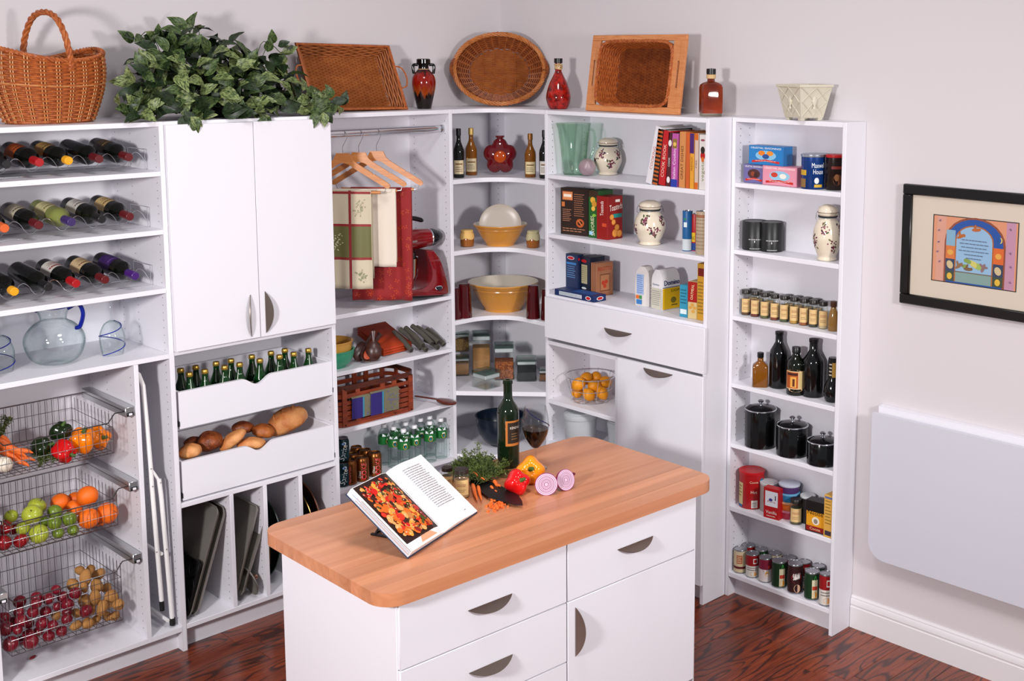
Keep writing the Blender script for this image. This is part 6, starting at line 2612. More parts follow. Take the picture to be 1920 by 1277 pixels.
def choc(R, h):
    return Art().disc(R * .4, h * .3, R * .5, h * .16, '#6a3a20').disc(R * .3, h * .36, R * .25, h * .1, '#8a5a34').rect(-R * .3, h * .6, R * .9, h * .68, '#7a2a20', 6)


cyl('cocoa_can', 'dark brown can with red lid beside the blue coffee can', *[k1(x, 0)[0] for x in (614, 722)], k1(0, 248)[1], k1(0, 458)[1], 1.987, mat('cocoa_dark', '#20120e', .25, metal=.2), 'can', choc, lid=mat('red_lid', '#b3161c', .35), xlim=inside, rot=-.1)


# ---- black lettered canisters
def blk_art(R, h):
    a = Art()
    a.lines(-R * .5, R * .6, h * .37, h * .41, 1, '#a9a9a9', seed=2, t=.8, rag=0).poly([(R * .0, h * .36), (R * .05, h * .32), (0, h * .27), (-R * .05, h * .32)], '#d9d9d9').lines(-R * .4, R * .5, h * .05, h * .09, 1, '#9a9a9a', seed=5, t=.8, rag=0)
    return a


BLK = mat('matte_black_tin', '#121314', .4)
for x0, x1, yt, yb, lab in ((106, 249, 634, 806, 'matte black canister at the left end of its shelf'), (263, 394, 640, 814, 'matte black canister beside its slightly taller twin')):
    t, R, h = cyl('black_canister', lab, k1(x0, 0)[0], k1(x1, 0)[0], k1(0, yt)[1], k1(0, yb)[1], 1.678, BLK, 'canister', blk_art, top=BLK, xlim=inside)
t = grape_canister(1523, 1577, 383, 491, 1.678, 'tall cream ceramic canister with grape motif on the shallow unit', 3, rot=.2)
t.location = inside(t.location, 27 * mpp(t.location))

# ---- spice jars
JG = thin_glass('spice_glass', '#fafbfa', .9, .03, .4, '#ccd6d2')
SPICES = [('#5a3a22', 'dark brown'), ('#6a2c1c', 'red brown'), ('#5c5a34', 'green'), ('#7a3a20', 'rust'), ('#4e5230', 'olive'), ('#b58a3c', 'golden'), ('#96522a', 'orange brown'), ('#3e3a28', 'dark green'), ('#c2b08a', 'pale')]
LIDB = mat('spice_lid', '#26221e', .35)


def spice(px, yb, yt, z, c, nm, lab, half=12.4, back=0.0, km=None, lim=inside):
    t, R, h = rbottle(px - half, px + half, yt, yb, z, None, [('jar_glass', [(0, .0), (.94, 0), (1, .02), (1, .72), (.92, .78), (.80, .82), (.80, .84)], JG),
                                                            ('spice_fill', [(0, .02), (.9, .02), (.93, .05), (.93, .62), (0, .62)], mat('spice_' + c[1:], c, .8, bump=(300, .5, .002))),
                                                            ('lid', [(.84, .83), (.90, .84), (.90, .985), (.84, 1.0), (0, 1.0)], LIDB)], 'spice_jar', lab, 'jar', n=22, back=back, xlim=lim)
    a = Art()
    a.rect(-R * .95, h * .12, R * .95, h * .66, '#d3b27c', 8).lines(-R * .6, R * .6, h * .42, h * .52, 2, '#8a2a1c', seed=int(px), rag=.1).lines(-R * .6, R * .6, h * .22, h * .34, 2, '#8a6a44', seed=int(px) + 1)
    a.build(t, on_round(R, 0, -PI / 2, lambda v: R * 1.01), 'paper_label')
    return t


for i, x in enumerate((150, 204, 260, 318, 373, 431, 487, 543, 601)):
    c, nm = SPICES[i]
    px, yb = k1(x, 0)[0], k1(0, 1187 + i * 10.2)[1]
    yt = k1(0, 1036 + i * 8.6)[1]
    spice(px, yb, yt, 1.368, c, nm, 'spice jar of ' + nm + ' spice in the front row with tan label', half=9.0)
for i, x in enumerate((186, 236, 300, 415, 470, 525, 580)):
    px, yb = k1(x, 0)[0], k1(0, 1187 + (x - 150) / 55 * 10 - 22)[1]
    yt = k1(0, 1026 + (x - 150) / 55 * 8.2)[1]
    spice(px, yb, yt, 1.368, ('#5a3a22', '#6a3a1c', '#3f5a34')[i % 3], '', 'spice jar in the back row behind the labelled jars', half=8.6, back=.012)['group'] = 'back row of spice jars'
t, R, h = rbottle(k1(628, 0)[0], k1(692, 0)[0], k1(0, 1105)[1], k1(0, 1282)[1], 1.368, None, [('bottle_glass', [(0, 0), (.9, 0), (1, .03), (.95, .4), (.75, .62), (.5, .75), (.45, .82)], mat('syrup_amber', '#8a6430', .12, spec=.6)), ('lid', [(.5, .8), (.6, .82), (.6, 1), (0, 1)], mat('brown_lid', '#4a2a1a', .4))], 'syrup_bottle', 'amber syrup bottle at the end of the spice row', 'bottle', xlim=inside)

# ---- liquor bottles
def sq_bottle(x0, x1, yt, yb, z, km, mt, label, name, capm, ysh=.62, dep=.75, xlim=True, rotz=None, foot=False):
    cx = (x0 + x1) / 2
    p = at(*km(cx, yb), z=z)
    w_ = (km(x1, 0)[0] - km(x0, 0)[0]) / 2 * mpp(p)
    p = stand(*km(cx, yb), z, w_ * dep)
    if xlim:
        p = inside(p, w_ * dep)
    h = zup(p, km(0, yt)[1]) - z
    t = thing(name, label, 'bottle', p, facing(p) if rotz is None else rotz)
    rings = []
    for q, sx, rd in ((0, .93, .25), (.015, 1, .25), (ysh * .97, 1, .25), (ysh * 1.05, .93, .35), (ysh * 1.16, .62, .7), (ysh * 1.24, .40, 1.0), (.86, .36, 1.0)):
        n = 24
        rg_ = []
        for i in range(n):
            a = 2 * PI * i / n
            sqk = 2 + (1 - rd) * 8
            k = 1 / (abs(math.cos(a)) ** sqk + abs(math.sin(a)) ** sqk) ** (1 / sqk)
            dd = dep + (1 - dep) * rd
            rg_.append((w_ * sx * k * math.cos(a), w_ * sx * dd * k * math.sin(a), q * h))
        rings.append(rg_)
    n = 24
    vs = [v for r_ in rings for v in r_]
    fs = [tuple(range(n)), tuple((len(rings) - 1) * n + i for i in range(n))]
    for k in range(len(rings) - 1):
        for i in range(n):
            j = (i + 1) % n
            fs.append((k * n + i, k * n + j, (k + 1) * n + j, (k + 1) * n + i))
    M().add(vs, fs).build('bottle_glass', mt, t, smooth=50)
    M().lathe([(w_ * .36, h * .84), (w_ * .42, h * .86), (w_ * .42, h * .99), (w_ * .38, h), (0, h)], 18).build('stopper', capm, t)
    return t, w_, h


BLKG = mat('black_bottle', '#060708', .1, spec=.6)
sq_bottle(256, 381, 258, 540, 1.048, k2, AMB, 'square amber bottle with black stopper on the bottle shelf', 'square_bottle', BLACKP, .60, .9)
t, R, h = rbottle(*[k2(x, 0)[0] for x in (411, 562)], k2(0, 92)[1], k2(0, 542)[1], 1.048, None, [('bottle_glass', [(0, 0), (.95, 0), (1, .02), (1, .60), (.94, .66), (.6, .76), (.42, .82), (.40, .99), (0, .99)], BLKG), ('stopper', [(.42, .94), (.45, .95), (.45, 1), (0, 1)], BLACKP)], 'black_bottle', 'tall plain black bottle beside the amber bottle', 'bottle', xlim=inside)
t, R, h = rbottle(*[k2(x, 0)[0] for x in (722, 900)], k2(0, 150)[1], k2(0, 600)[1], 1.048, None, [('bottle_glass', [(0, 0), (.95, 0), (1, .02), (1, .58), (.94, .64), (.6, .74), (.40, .80), (.38, .99), (0, .99)], BLKG), ('stopper', [(.40, .94), (.43, .95), (.43, 1), (0, 1)], BLACKP)], 'black_bottle', 'tall plain black bottle behind the round labelled bottle', 'bottle', back=.01, xlim=inside)
t, R, h = rbottle(*[k2(x, 0)[0] for x in (526, 676)], k2(0, 214)[1], k2(0, 604)[1], 1.048, None, [('bottle_glass', [(0, 0), (.95, 0), (1, .02), (1, .62), (.92, .70), (.6, .78), (.40, .84), (.40, .9), (0, .9)], mat('olive_black_glass', '#0b0f08', .08, spec=.6)), ('screw_cap', [(.40, .87), (.46, .88), (.46, .99), (.42, 1), (0, 1)], BLACKP)], 'coffee_liqueur_bottle', 'dark liqueur bottle with scalloped orange and cream label', 'bottle', xlim=inside)
a = Art()
a.rect(-R * 1.25, h * .14, R * 1.25, h * .52, '#d8b486', 12).disc(-R * .2, h * .5, R * .8, h * .06, '#d8b486', 16).disc(0, h * .13, R * .8, h * .05, '#d8b486', 16)
a.rect(-R * 1.15, h * .16, R * .25, h * .50, '#a8501c', 10).rect(-R * .6, h * .18, R * .05, h * .40, '#e0a24a', 6).rect(-R * .35, h * .2, -R * .1, h * .36, '#5a2a10', 3).rect(R * .35, h * .16, R * 1.15, h * .50, '#c9b07a', 6).rect(-R * 1.0, h * .43, R * .2, h * .48, '#3a1a0c', 6)
a.build(t, on_round(R), 'paper_label')
t, R, h = rbottle(*[k2(x, 0)[0] for x in (822, 968)], k2(0, 300)[1], k2(0, 664)[1], 1.048, None, [('bottle_glass', [(0, 0), (.7, 0), (.88, .06), (1, .2), (.95, .32), (.72, .44), (.58, .5), (.56, .92), (.5, 1), (0, 1)], BLKG)], 'round_bottle', 'round-bellied black bottle with gold neck label', 'bottle', xlim=inside)
a = Art()
a.rect(-R * .5, h * .55, R * .5, h * .92, '#1a1612', 6).rect(-R * .10, h * .57, R * .42, h * .90, '#a8823c', 6).lines(-R * .46, -R * .14, h * .58, h * .9, 4, '#d8cfc0', seed=4, rag=0)
a.build(t, on_round(R * .57), 'neck_label')

# ---- black canisters with glass lids
BC = mat('gloss_black_ceramic', '#08090a', .1, spec=.55)
LG = thin_glass('smoky_lid_glass', '#5a5e60', .9, .03, .4, '#303436')
for x0, x1, yk, yt, yb, lab in ((204, 452, 636, 705, 1028, 'largest gloss black canister with glass lid'), (454, 702, 765, 835, 1098, 'middle gloss black canister with glass lid'), (690, 938, 890, 962, 1172, 'smallest gloss black canister with glass lid')):
    t, R, h = rbottle(k2(x0, 0)[0], k2(x1, 0)[0], k2(0, yt)[1], k2(0, yb)[1], .758, None, [('jar_body', [(0, 0), (.95, 0), (1, .02), (1, .97), (.98, .99), (.94, .99), (.93, .9), (0, .88)], BC)], 'black_jar', lab, 'canister', n=40, xlim=inside)
    hk_ = zup(t.location, k2(0, yk)[1]) - .758
    M().tube([(R * 1.0 * math.cos(q), R * 1.0 * math.sin(q), h * 1.0) for q in [2 * PI * i / 40 for i in range(40)]], .0028, 6, closed=True).build('steel_rim', CHROME, t)
    M().lathe([(R * .97, h), (R * .8, h + (hk_ - h) * .18), (R * .4, h + (hk_ - h) * .32), (0, h + (hk_ - h) * .38)], 40).build('glass_lid', LG, t, smooth=60)
    g = hk_ - h
    M().lathe([(.008, h + g * .30), (.012, h + g * .38), (.005, h + g * .5), (.006, h + g * .66), (.013, h + g * .76), (.014, h + g * .88), (.008, h + g), (0, h + g)], 18).build('lid_knob', CHROME, t, smooth=60)

# ---- baking goods
def hot(R, h):
    a = Art()
    a.rect(-R * 1.35, h * .10, -R * .75, h * .70, '#d8c890', 6).lines(-R * 1.3, -R * .8, h * .3, h * .65, 4, '#8a6a3a', seed=2).rect(-R * 1.35, h * .03, -R * .8, h * .1, '#2f6a9a', 5).rect(R * .0, h * .04, R * .5, h * .25, '#e6e0da', 4).lines(R * .05, R * .45, h * .06, h * .2, 3, '#3a3a3a', seed=6).disc(R * .9, h * .72, R * .25, h * .12, '#3a7a9a').text('Cocoa', R * .2, h * .72, h * .06, '#f0dcc0', w_=R * .7).text('Hot', R * .2, h * .44, h * .08, '#f4e6d8', w_=R * .5)
    return a


cyl('red_tin', 'red tin with red plastic lid', *[k3(x, 0)[0] for x in (124, 286)], k3(0, 104)[1], k3(0, 358)[1], .448, mat('tin_red', '#b5141a', .35), 'tin', hot, lid=mat('red_lid2', '#c4151c', .35), xlim=inside)


def van(w_, d_, h):
    f, s = Art(), Art()
    f.rect(w_ * .10, h * .40, w_ * .90, h * .90, '#dfe2e8').disc(w_ * .45, h * .62, w_ * .12, h * .05, '#3a3a8a').text('Pure', w_ * .5, h * .53, h * .06, '#b5161a', w_=w_ * .5).rect(w_ * .72, h * .62, w_ * .78, h * .78, '#2a2a2a').text('Vanilla', w_ * .5, h * .16, h * .10, '#f2e6e0', w_=w_ * .7).lines(w_ * .2, w_ * .8, h * .05, h * .12, 1, '#f0d0c8', seed=3)
    s.rect(0, h * .5, d_, h, '#c98a5a').lines(d_ * .1, d_ * .9, h * .1, h * .45, 5, '#8a8a8a', seed=3)
    return f, s, None


cyl('flour_tub', 'white lidded tub behind the vanilla carton', *[k3(x, 0)[0] for x in (256, 372)], k3(0, 182)[1], k3(0, 392)[1], .448, mat('tub_grey', '#b9b2ac', .5), 'tub', None, lid=mat('clear_lid', '#d5d8da', .3), xlim=inside, back=.02)
shelfbox('vanilla_box', 'red and white vanilla carton', 280, 374, 228, 424, .448, '#b5161c', van, dep=.04, km=k3, xf=-.148, rotd=.12)
for i, (c, lab) in enumerate((('#b8304a', 'pink'), ('#d8702a', 'orange'), ('#2f86b8', 'blue'), ('#5a3a72', 'purple'))):
    z0 = .448 + i * .0405
    t, R, h = rbottle(*[k3(x, 0)[0] for x in (376, 516)], 0, k3(0, 428)[1], .448, None, [], 'plastic_cup', lab + ' translucent plastic tub in the stack of four', 'tub', xlim=inside)
    t.location.z = z0
    M().lathe([(0, 0), (R * .88, 0), (R * .9, .002), (R * .95, .032), (R * .9, .032)], 30).build('tub_body', mat('tub_' + c[1:], c, .3), t, smooth=40)
    M().lathe([(R * .93, .031), (R * 1.0, .032), (R * 1.0, .0385), (R * .96, .04), (0, .0385)], 30).build('tub_lid', mat('lid_pale' + str(i), ('#c97a90', '#d8a27a', '#6fb0d8', '#c9cfe0')[i], .3), t, smooth=40)
spice(k3(490, 0)[0], k3(0, 464)[1], k3(0, 292)[1], .448, '#4a4a30', 'herb', 'small herb jar with black lid in front of the plastic tubs', half=11.8)
cyl('white_tub', 'small tub with white lid behind the cocoa tin', *[k3(x, 0)[0] for x in (516, 612)], k3(0, 268)[1], k3(0, 470)[1], .448, mat('tub_dark', '#2a2624', .4), 'tub', None, lid=mat('milk_lid', '#c9cdd0', .35), xlim=inside, back=.025)


def nest(w_, d_, h):
    f = Art()
    f.rect(w_ * .06, h * .04, w_ * .98, h * .66, '#d8941c').text('Nestle', w_ * .52, h * .56, h * .13, '#20140c', w_=w_ * .8, bold=.0008).rect(w_ * .06, h * .04, w_ * .98, h * .20, '#8a1a16').text('Cocoa', w_ * .52, h * .08, h * .08, '#e8c89a', w_=w_ * .55).disc(w_ * .55, h * .38, w_ * .20, h * .13, '#e2d6c0', 16).disc(w_ * .55, h * .37, w_ * .11, h * .08, '#8a8070', 10)
    return f, None, None


shelfbox('cocoa_tin', 'black cocoa tin with yellow label', 550, 668, 292, 494, .448, '#14100e', nest, dep=.055, km=k3, xf=-.145, rotd=.08, cat='tin')


def corn(w_, d_, h):
    f = Art()
    f.lines(w_ * .15, w_ * .85, h * .3, h * .9, 8, '#8a6a2a', seed=3).rect(w_ * .15, h * .05, w_ * .85, h * .16, '#3a3040').rect(w_ * .1, h * .92, w_ * .9, h * .97, '#5a6a9a')
    return f, None, None


shelfbox('starch_box', 'yellow carton against the side panel of the shallow unit', 668, 726, 262, 536, .448, '#d2a24a', corn, dep=.08, km=k3, xf=-.148)

# ---- food cans on the bottom shelf
def can_art(kind):
    def f(R, h):
        a = Art()
        if kind == 'cream':
            a.rect(-R * 1.5, h * .05, R * 1.5, h * .95, '#c9b896', 14).rect(-R * .6, h * .42, R * .3, h * .78, '#a85a34', 6).lines(-R * .5, R * .2, h * .45, h * .75, 4, '#e8d8b8', seed=3).rect(-R * 1.5, h * .2, R * 1.5, h * .3, '#5a1a1c', 14)
        elif kind == 'soup':
            a.rect(-R * 1.5, h * .52, R * 1.5, h * .96, '#8c1218', 14).rect(-R * 1.5, h * .05, R * 1.5, h * .52, '#d0ccc4', 14).rect(R * .1, h * .62, R * .8, h * .84, '#e0dcd6', 6).rect(R * .2, h * .66, R * .7, h * .80, '#a3161c', 5).lines(-R * .8, R * .9, h * .30, h * .48, 2, '#6a5a54', seed=4).disc(R * .2, h * .18, R * .5, h * .1, '#d8903a', 14)
        elif kind == 'fruit':
            a.rect(-R * 1.5, h * .05, R * 1.5, h * .95, '#d3c9c6', 14).rect(-R * 1.5, h * .55, R * 1.5, h * .95, '#7a1a34', 14).disc(R * .1, h * .56, R * .5, h * .2, '#4a2a5a', 14).disc(R * .25, h * .38, R * .3, h * .1, '#d8a23a', 12).disc(R * .5, h * .66, R * .18, h * .07, '#c83a2a', 10)
        elif kind == 'veg':
            a.rect(-R * 1.5, h * .05, R * 1.5, h * .95, '#123018', 14).rect(R * .0, h * .08, R * .8, h * .75, '#cfc8a8', 6).poly([(R * .25, h * .72), (R * .65, h * .72), (R * .55, h * .88), (R * .4, h * .92)], '#3f9a4a').rect(R * .05, h * .38, R * .75, h * .52, '#b5382a', 5).disc(R * .42, h * .2, R * .32, h * .12, '#e0912a', 14)
        elif kind == 'chili':
            a.rect(-R * 1.5, h * .05, R * 1.5, h * .95, '#2a0e10', 14).text('S&W', R * .3, h * .52, h * .2, '#e8dcd8', w_=R * 1.0, rot=.15).disc(R * .2, h * .56, R * .7, h * .2, '#8c121c', 16).text('S&W', R * .2, h * .50, h * .17, '#f0e8e4', w_=R * .9, rot=.15).disc(R * .3, h * .2, R * .45, h * .14, '#c9a284', 14)
        return a
    return f


CANB = mat('tin_can', '#8f8f92', .3, metal=.9)
CANS = [(131, 602, 770, 'cream', 'cream labelled food can at the end of the front row'), (216, 632, 802, 'soup', 'red and white soup can beside the cream labelled can'), (296, 657, 835, 'fruit', 'maroon and white fruit can in the front row'),
        (386, 677, 870, 'veg', 'dark green vegetable can beside the fruit can'), (492, 694, 906, 'chili', 'black and red bean can in the front row'), (594, 746, 950, 'veg', 'dark green vegetable can beside the bean can'), (682, 762, 990, 'soup', 'red and white soup can by the side panel')]
for x, yt, yb, kd, lab in CANS:
    hw = 43 if kd in ('cream', 'soup', 'fruit') else 49
    cyl('food_can', lab, k3(x - hw, 0)[0], k3(x + hw, 0)[0], k3(0, yt + 12)[1], k3(0, yb)[1], .121, CANB, 'can', can_art(kd), xlim=lambda p, R: inside(Vector((min(p.x, -.105), p.y, p.z)), R))
for i, x in enumerate((188, 274, 362, 452, 545, 636)):
    cyl('food_can', 'food can in the back row behind the labelled cans', k3(x - 42, 0)[0], k3(x + 42, 0)[0], k3(0, 590 + (x - 188) * .30)[1], k3(0, 742 + (x - 188) * .38)[1], .121, CANB, 'can', can_art(('soup', 'veg', 'cream', 'fruit')[i % 4]), group='back row of food cans',
        xlim=lambda p, R: inside(Vector((-.006 - R, p.y, p.z)), R))

# ================================================================ framed picture on the right wall
pc = thing('framed_picture', 'black framed print of birds and arched window with cream mat', 'picture', (0, -2.598, 1.525), R90)
FW, FH, FB = .82, .508, .043
BLF = mat('black_frame', '#0c0b0b', .3, spec=.5)
for x0, x1, z0, z1 in ((0, FW, 0, FB), (0, FW, FH - FB, FH), (0, FB, FB, FH - FB), (FW - FB, FW, FB, FH - FB)):
    M().box(x0, x1, -.026, -.001, z0, z1, .004).build('frame_rail', BLF, pc)
M().box(FB, FW - FB, -.012, -.002, FB, FH - FB).build('mat_board', mat('cream_mat', '#cfc2b2', .8), pc)
M().add([(FB, -.016, FB), (FW - FB, -.016, FB), (FW - FB, -.016, FH - FB), (FB, -.016, FH - FB)], [(0, 1, 2, 3)]).build('picture_glass', thin_glass('picture_glass', '#fefefe', .8, .03, .3), pc)
a = Art()
ox, oz, aw, ah = .145, .118, .368, .27
q = lambda x, y: (ox + aw * x, oz + ah * y)


def qr(x0, y0, x1, y1, c):
    a.rect(ox + aw * x0, oz + ah * y0, ox + aw * x1, oz + ah * y1, c)


def arch(x0, x1, y0, ys, yt, c, n=12):
    P_ = [q(x0, y0), q(x1, y0)]
    for i in range(n + 1):
        t_ = PI * i / n
        P_.append(q((x0 + x1) / 2 + (x1 - x0) / 2 * math.cos(t_), ys + (yt - ys) * math.sin(t_)))
    a.poly(P_, c)


qr(-.012, -.014, 1.012, 1.014, '#2a2420')
qr(0, 0, 1, 1, '#d3906e')
qr(.04, 0, .15, 1, '#cf9884')
qr(.87, 0, .98, 1, '#b98aa0')
arch(.14, .87, .0, .62, 1.02, '#8a4a34')
arch(.17, .84, .0, .64, .99, '#24509a')
qr(.16, .56, .27, .80, '#7fa8c0')
qr(.16, .36, .27, .56, '#d0743c')
qr(.16, .17, .27, .36, '#33405a')
qr(.16, .02, .27, .17, '#3a4a44')
qr(.73, .36, .85, .60, '#d0642c')
qr(.73, .17, .85, .36, '#33405a')
qr(.73, .02, .85, .17, '#3f4a3a')
arch(.27, .73, .02, .66, .90, '#a8622c')
arch(.285, .715, .02, .66, .88, '#8fb2d0')
qr(.285, .02, .715, .17, '#7f9a94')
qr(.27, .17, .73, .185, '#6a5a44')
for x, y in ((.215, .27), (.79, .26)):
    a.disc(*q(x, y), .014, .018, '#c9b48a', 12, .5)
for x, y in ((.215, .095), (.79, .09)):
    a.disc(*q(x, y), .012, .014, '#d8b03c', 10)
for x, y in ((.215, .46), (.79, .48)):
    a.disc(*q(x, y), .014, .012, '#d8a04a', 10)
for i in range(9):
    u, v = .40 + .20 * ((i * 37) % 10) / 10, .27 + .1 * ((i * 53) % 10) / 10
    a.disc(*q(u, v), .014, .009, ('#7f9a4a', '#9ab05a', '#c9c06a')[i % 3], 8, i)
for x, y, r_, c in ((.34, .72, .5, '#b0612c'), (.52, .84, .1, '#b5622a'), (.44, .235, .0, '#7a5a3a'), (.33, .27, .7, '#8a6a4a'), (.62, .28, 1.2, '#8a6a6a')):
    a.disc(*q(x, y), .020, .007, c, 10, r_).disc(q(x, y)[0] - .006, q(x, y)[1] + .008, .014, .005, c, 8, r_ + 1.2).disc(q(x, y)[0] + .014, q(x, y)[1] + .003, .006, .005, c, 8)
a.disc(*q(.81, .72), .008, .012, '#d8c06a', 10).disc(q(.81, .72)[0] - .004, q(.81, .72)[1], .007, .011, '#24509a', 10)
for i, wd in enumerate((.30, .34, .30, .36, .22, .18)):
    a.lines(ox + aw * (.5 - wd / 2), ox + aw * (.5 + wd / 2), oz + ah * (.66 - i * .055), oz + ah * (.69 - i * .055), 1, '#5a6a80', seed=i, t=.4, rag=0)
for x, y in ((.08, .93), (.07, .6), (.09, .3), (.92, .9), (.93, .55), (.94, .12), (.07, .78), (.06, .45), (.94, .35)):
    a.disc(*q(x, y), .005, .003, '#7a5a7a', 8, x * 9)
a.build(pc, on_front(-.012), 'art_print', step=.00006)
# ================================================================ on top of the cabinets
WK = mat('wicker_brown', '#8a3c16', .5, vary=(70, '#bd6a32', .5))
WKL = mat('wicker_light', '#c08550', .5)
WKD = mat('wicker_dark', '#6a2e14', .55, vary=(40, '#a05628', .6))
WKM = mat('wicker_mid', '#86441c', .5, vary=(30, '#a8622e', .6))


def weave_rings(m, S, rows, nst, amp, r_, t0=0.0, t1=1.0, sub=3, flat=None):
    """rows of withies that pass in and out between nst stakes; S(a, t) -> (point, outward)"""
    for j in range(rows):
        t = t0 + (t1 - t0) * (j + .5) / rows
        P_ = []
        for i in range(nst * sub):
            a = 2 * PI * i / (nst * sub)
            p, n = S(a, t)
            P_.append(p + n * (amp * math.cos(PI * i / sub + PI * j)))
        m.tube(P_, r_, 4, closed=True)


def rope(m, P_, R_, r_, turns, k=3, n=5, closed=False):
    """twisted strands along a path"""
    P_ = [Vector(p) for p in P_]
    N = len(P_)
    u = None
    fr = []
    for i in range(N):
        a = P_[(i - 1) % N] if closed or i else P_[i]
        b = P_[(i + 1) % N] if closed or i < N - 1 else P_[i]
        T = (b - a).normalized()
        u = T.orthogonal().normalized() if u is None else (u - T * u.dot(T)).normalized()
        fr.append((P_[i], u, T.cross(u)))
    for s_ in range(k):
        Q = []
        for i, (p, a, b) in enumerate(fr):
            th = 2 * PI * (turns * i / (N if closed else N - 1) + s_ / k)
            Q.append(p + a * (R_ * math.cos(th)) + b * (R_ * math.sin(th)))
        m.tube(Q, r_, n, closed=closed)


# ---- oval market basket with arched handle
bx_ = at(92, 200, y=-.235)
mk = thing('market_basket', 'oval reddish wicker basket with tall arched handle', 'basket', (bx_.x, -.235, H), math.radians(14))
A0, B0, HB = .208, .142, .262


def SB(a, t):
    k = .80 + .26 * math.sin(min(1, t * 1.05) * PI * .62)
    ca, sa = math.cos(a), math.sin(a)
    e = 2.6
    q = 1 / (abs(ca) ** e + abs(sa) ** e) ** (1 / e)
    zt_ = HB * (1 + .09 * math.cos(2 * a) * t)
    return Vector((A0 * k * q * ca, B0 * k * q * sa, .006 + zt_ * t)), Vector((ca / A0, sa / B0, 0)).normalized()


m = M()
weave_rings(m, SB, 31, 24, .0058, .0046, 0, .97, 4)
m.build('woven_side', WK, mk, kind='stuff')
M().prism([(SB(2 * PI * i / 40, 0)[0].x, SB(2 * PI * i / 40, 0)[0].y) for i in range(40)], .0, .008).build('basket_floor', WKD, mk)
m = M()
for i in range(24):
    for dv in (-.028, .028):
        m.tube([SB(2 * PI * (i + .0) / 24 + dv, t)[0] + SB(2 * PI * i / 24, t)[1] * .0035 for t in [q / 10 for q in range(11)]], .0030, 5)
m.build('stakes', WKL, mk, kind='stuff')
for tt in (.56,):
    M().tube([SB(2 * PI * i / 60, tt)[0] + SB(2 * PI * i / 60, tt)[1] * .004 for i in range(60)], .003, 5, closed=True).build('waist_band', WKL, mk)
m = M()
rope(m, [SB(2 * PI * i / 72, 1.0)[0] for i in range(72)], .006, .0062, 22, 3, 5, True)
m.build('braided_rim', WK, mk)
hp = smoothpath([(0, -B0 * 1.04, HB * .80), (0, -B0 * 1.02, HB * 1.02), (0, -B0 * .86, HB * 1.32), (0, -B0 * .50, HB * 1.58), (0, 0, HB * 1.66), (0, B0 * .50, HB * 1.58), (0, B0 * .86, HB * 1.32), (0, B0 * 1.02, HB * 1.02), (0, B0 * 1.04, HB * .8)], 8)
m = M()
rope(m, hp, .0065, .0068, 7, 3, 6)
m.build('arched_handle', WK, mk)

# ---- leafy plant
pl0 = at(400, 205, y=-.235)
pt = thing('trailing_plant', 'bushy variegated green trailing plant in a low pot', 'plant', (pl0.x, -.235, H))
M().lathe([(0, .001), (.09, .001), (.12, .09), (.125, .10), (.115, .10), (.09, .03), (0, .03)], 28).build('low_pot', mat('dark_pot', '#2a1c14', .6), pt)


def leafmat(name, c1, c2):
    m = mat(name, c1, .42, spec=.4, vary=(7, c2, .22, (1.0, 3.2, 1.0)))
    return m


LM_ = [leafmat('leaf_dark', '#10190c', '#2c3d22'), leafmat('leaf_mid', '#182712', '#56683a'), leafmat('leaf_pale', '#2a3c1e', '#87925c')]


def leaf_mesh(k, mt):
    n = 6
    vs, fs = [], []
    wd = (0.02, .62, .95, 1.0, .8, .45, .0)
    for i in range(n + 1):
        t = i / n
        z = -.16 * k * t * t + .05 * math.sin(t * PI)
        w_ = .30 * wd[i]
        vs += [(t, -w_, z + .10 * wd[i] + .02 * math.sin(i * 2.0)), (t, 0, z), (t, w_, z + .10 * wd[i] - .02 * math.sin(i * 2.0))]
    for i in range(n):
        a = i * 3
        fs += [(a, a + 3, a + 4, a + 1), (a + 1, a + 4, a + 5, a + 2)]
    return M().add(vs, fs).mesh('leaf', mt, 80)


LV = [leaf_mesh(k, mt) for mt in LM_ for k in (.4, 1.4, 2.4)]
rl = random.Random(21)
ZL = lambda p: Vector((p.x - pl0.x, p.y + .235, p.z - H))
TOPC = [(212, 214), (225, 190), (240, 150), (250, 120), (262, 105), (285, 85), (300, 75), (330, 62), (365, 52), (385, 60), (420, 72), (440, 85), (470, 105), (500, 115), (520, 110), (545, 140), (565, 165), (590, 175), (610, 185), (640, 205)]


def topy(px):
    for (a, b), (c, d) in zip(TOPC, TOPC[1:]):
        if a <= px <= c:
            return b + (d - b) * (px - a) / (c - a)
    return 214


def add_leaf(p, direc, up, s_, idx=None):
    ex = Vector(direc).normalized()
    ez = Vector(up) - ex * ex.dot(Vector(up))
    ez = ez.normalized() if ez.length > 1e-4 else ex.orthogonal().normalized()
    ey = ez.cross(ex)
    mtx = Matrix((ex, ey, ez)).transposed()
    o = link('leaf', LV[rl.randrange(9) if idx is None else idx], pt, p, mtx.to_euler(), scale=s_)
    return o


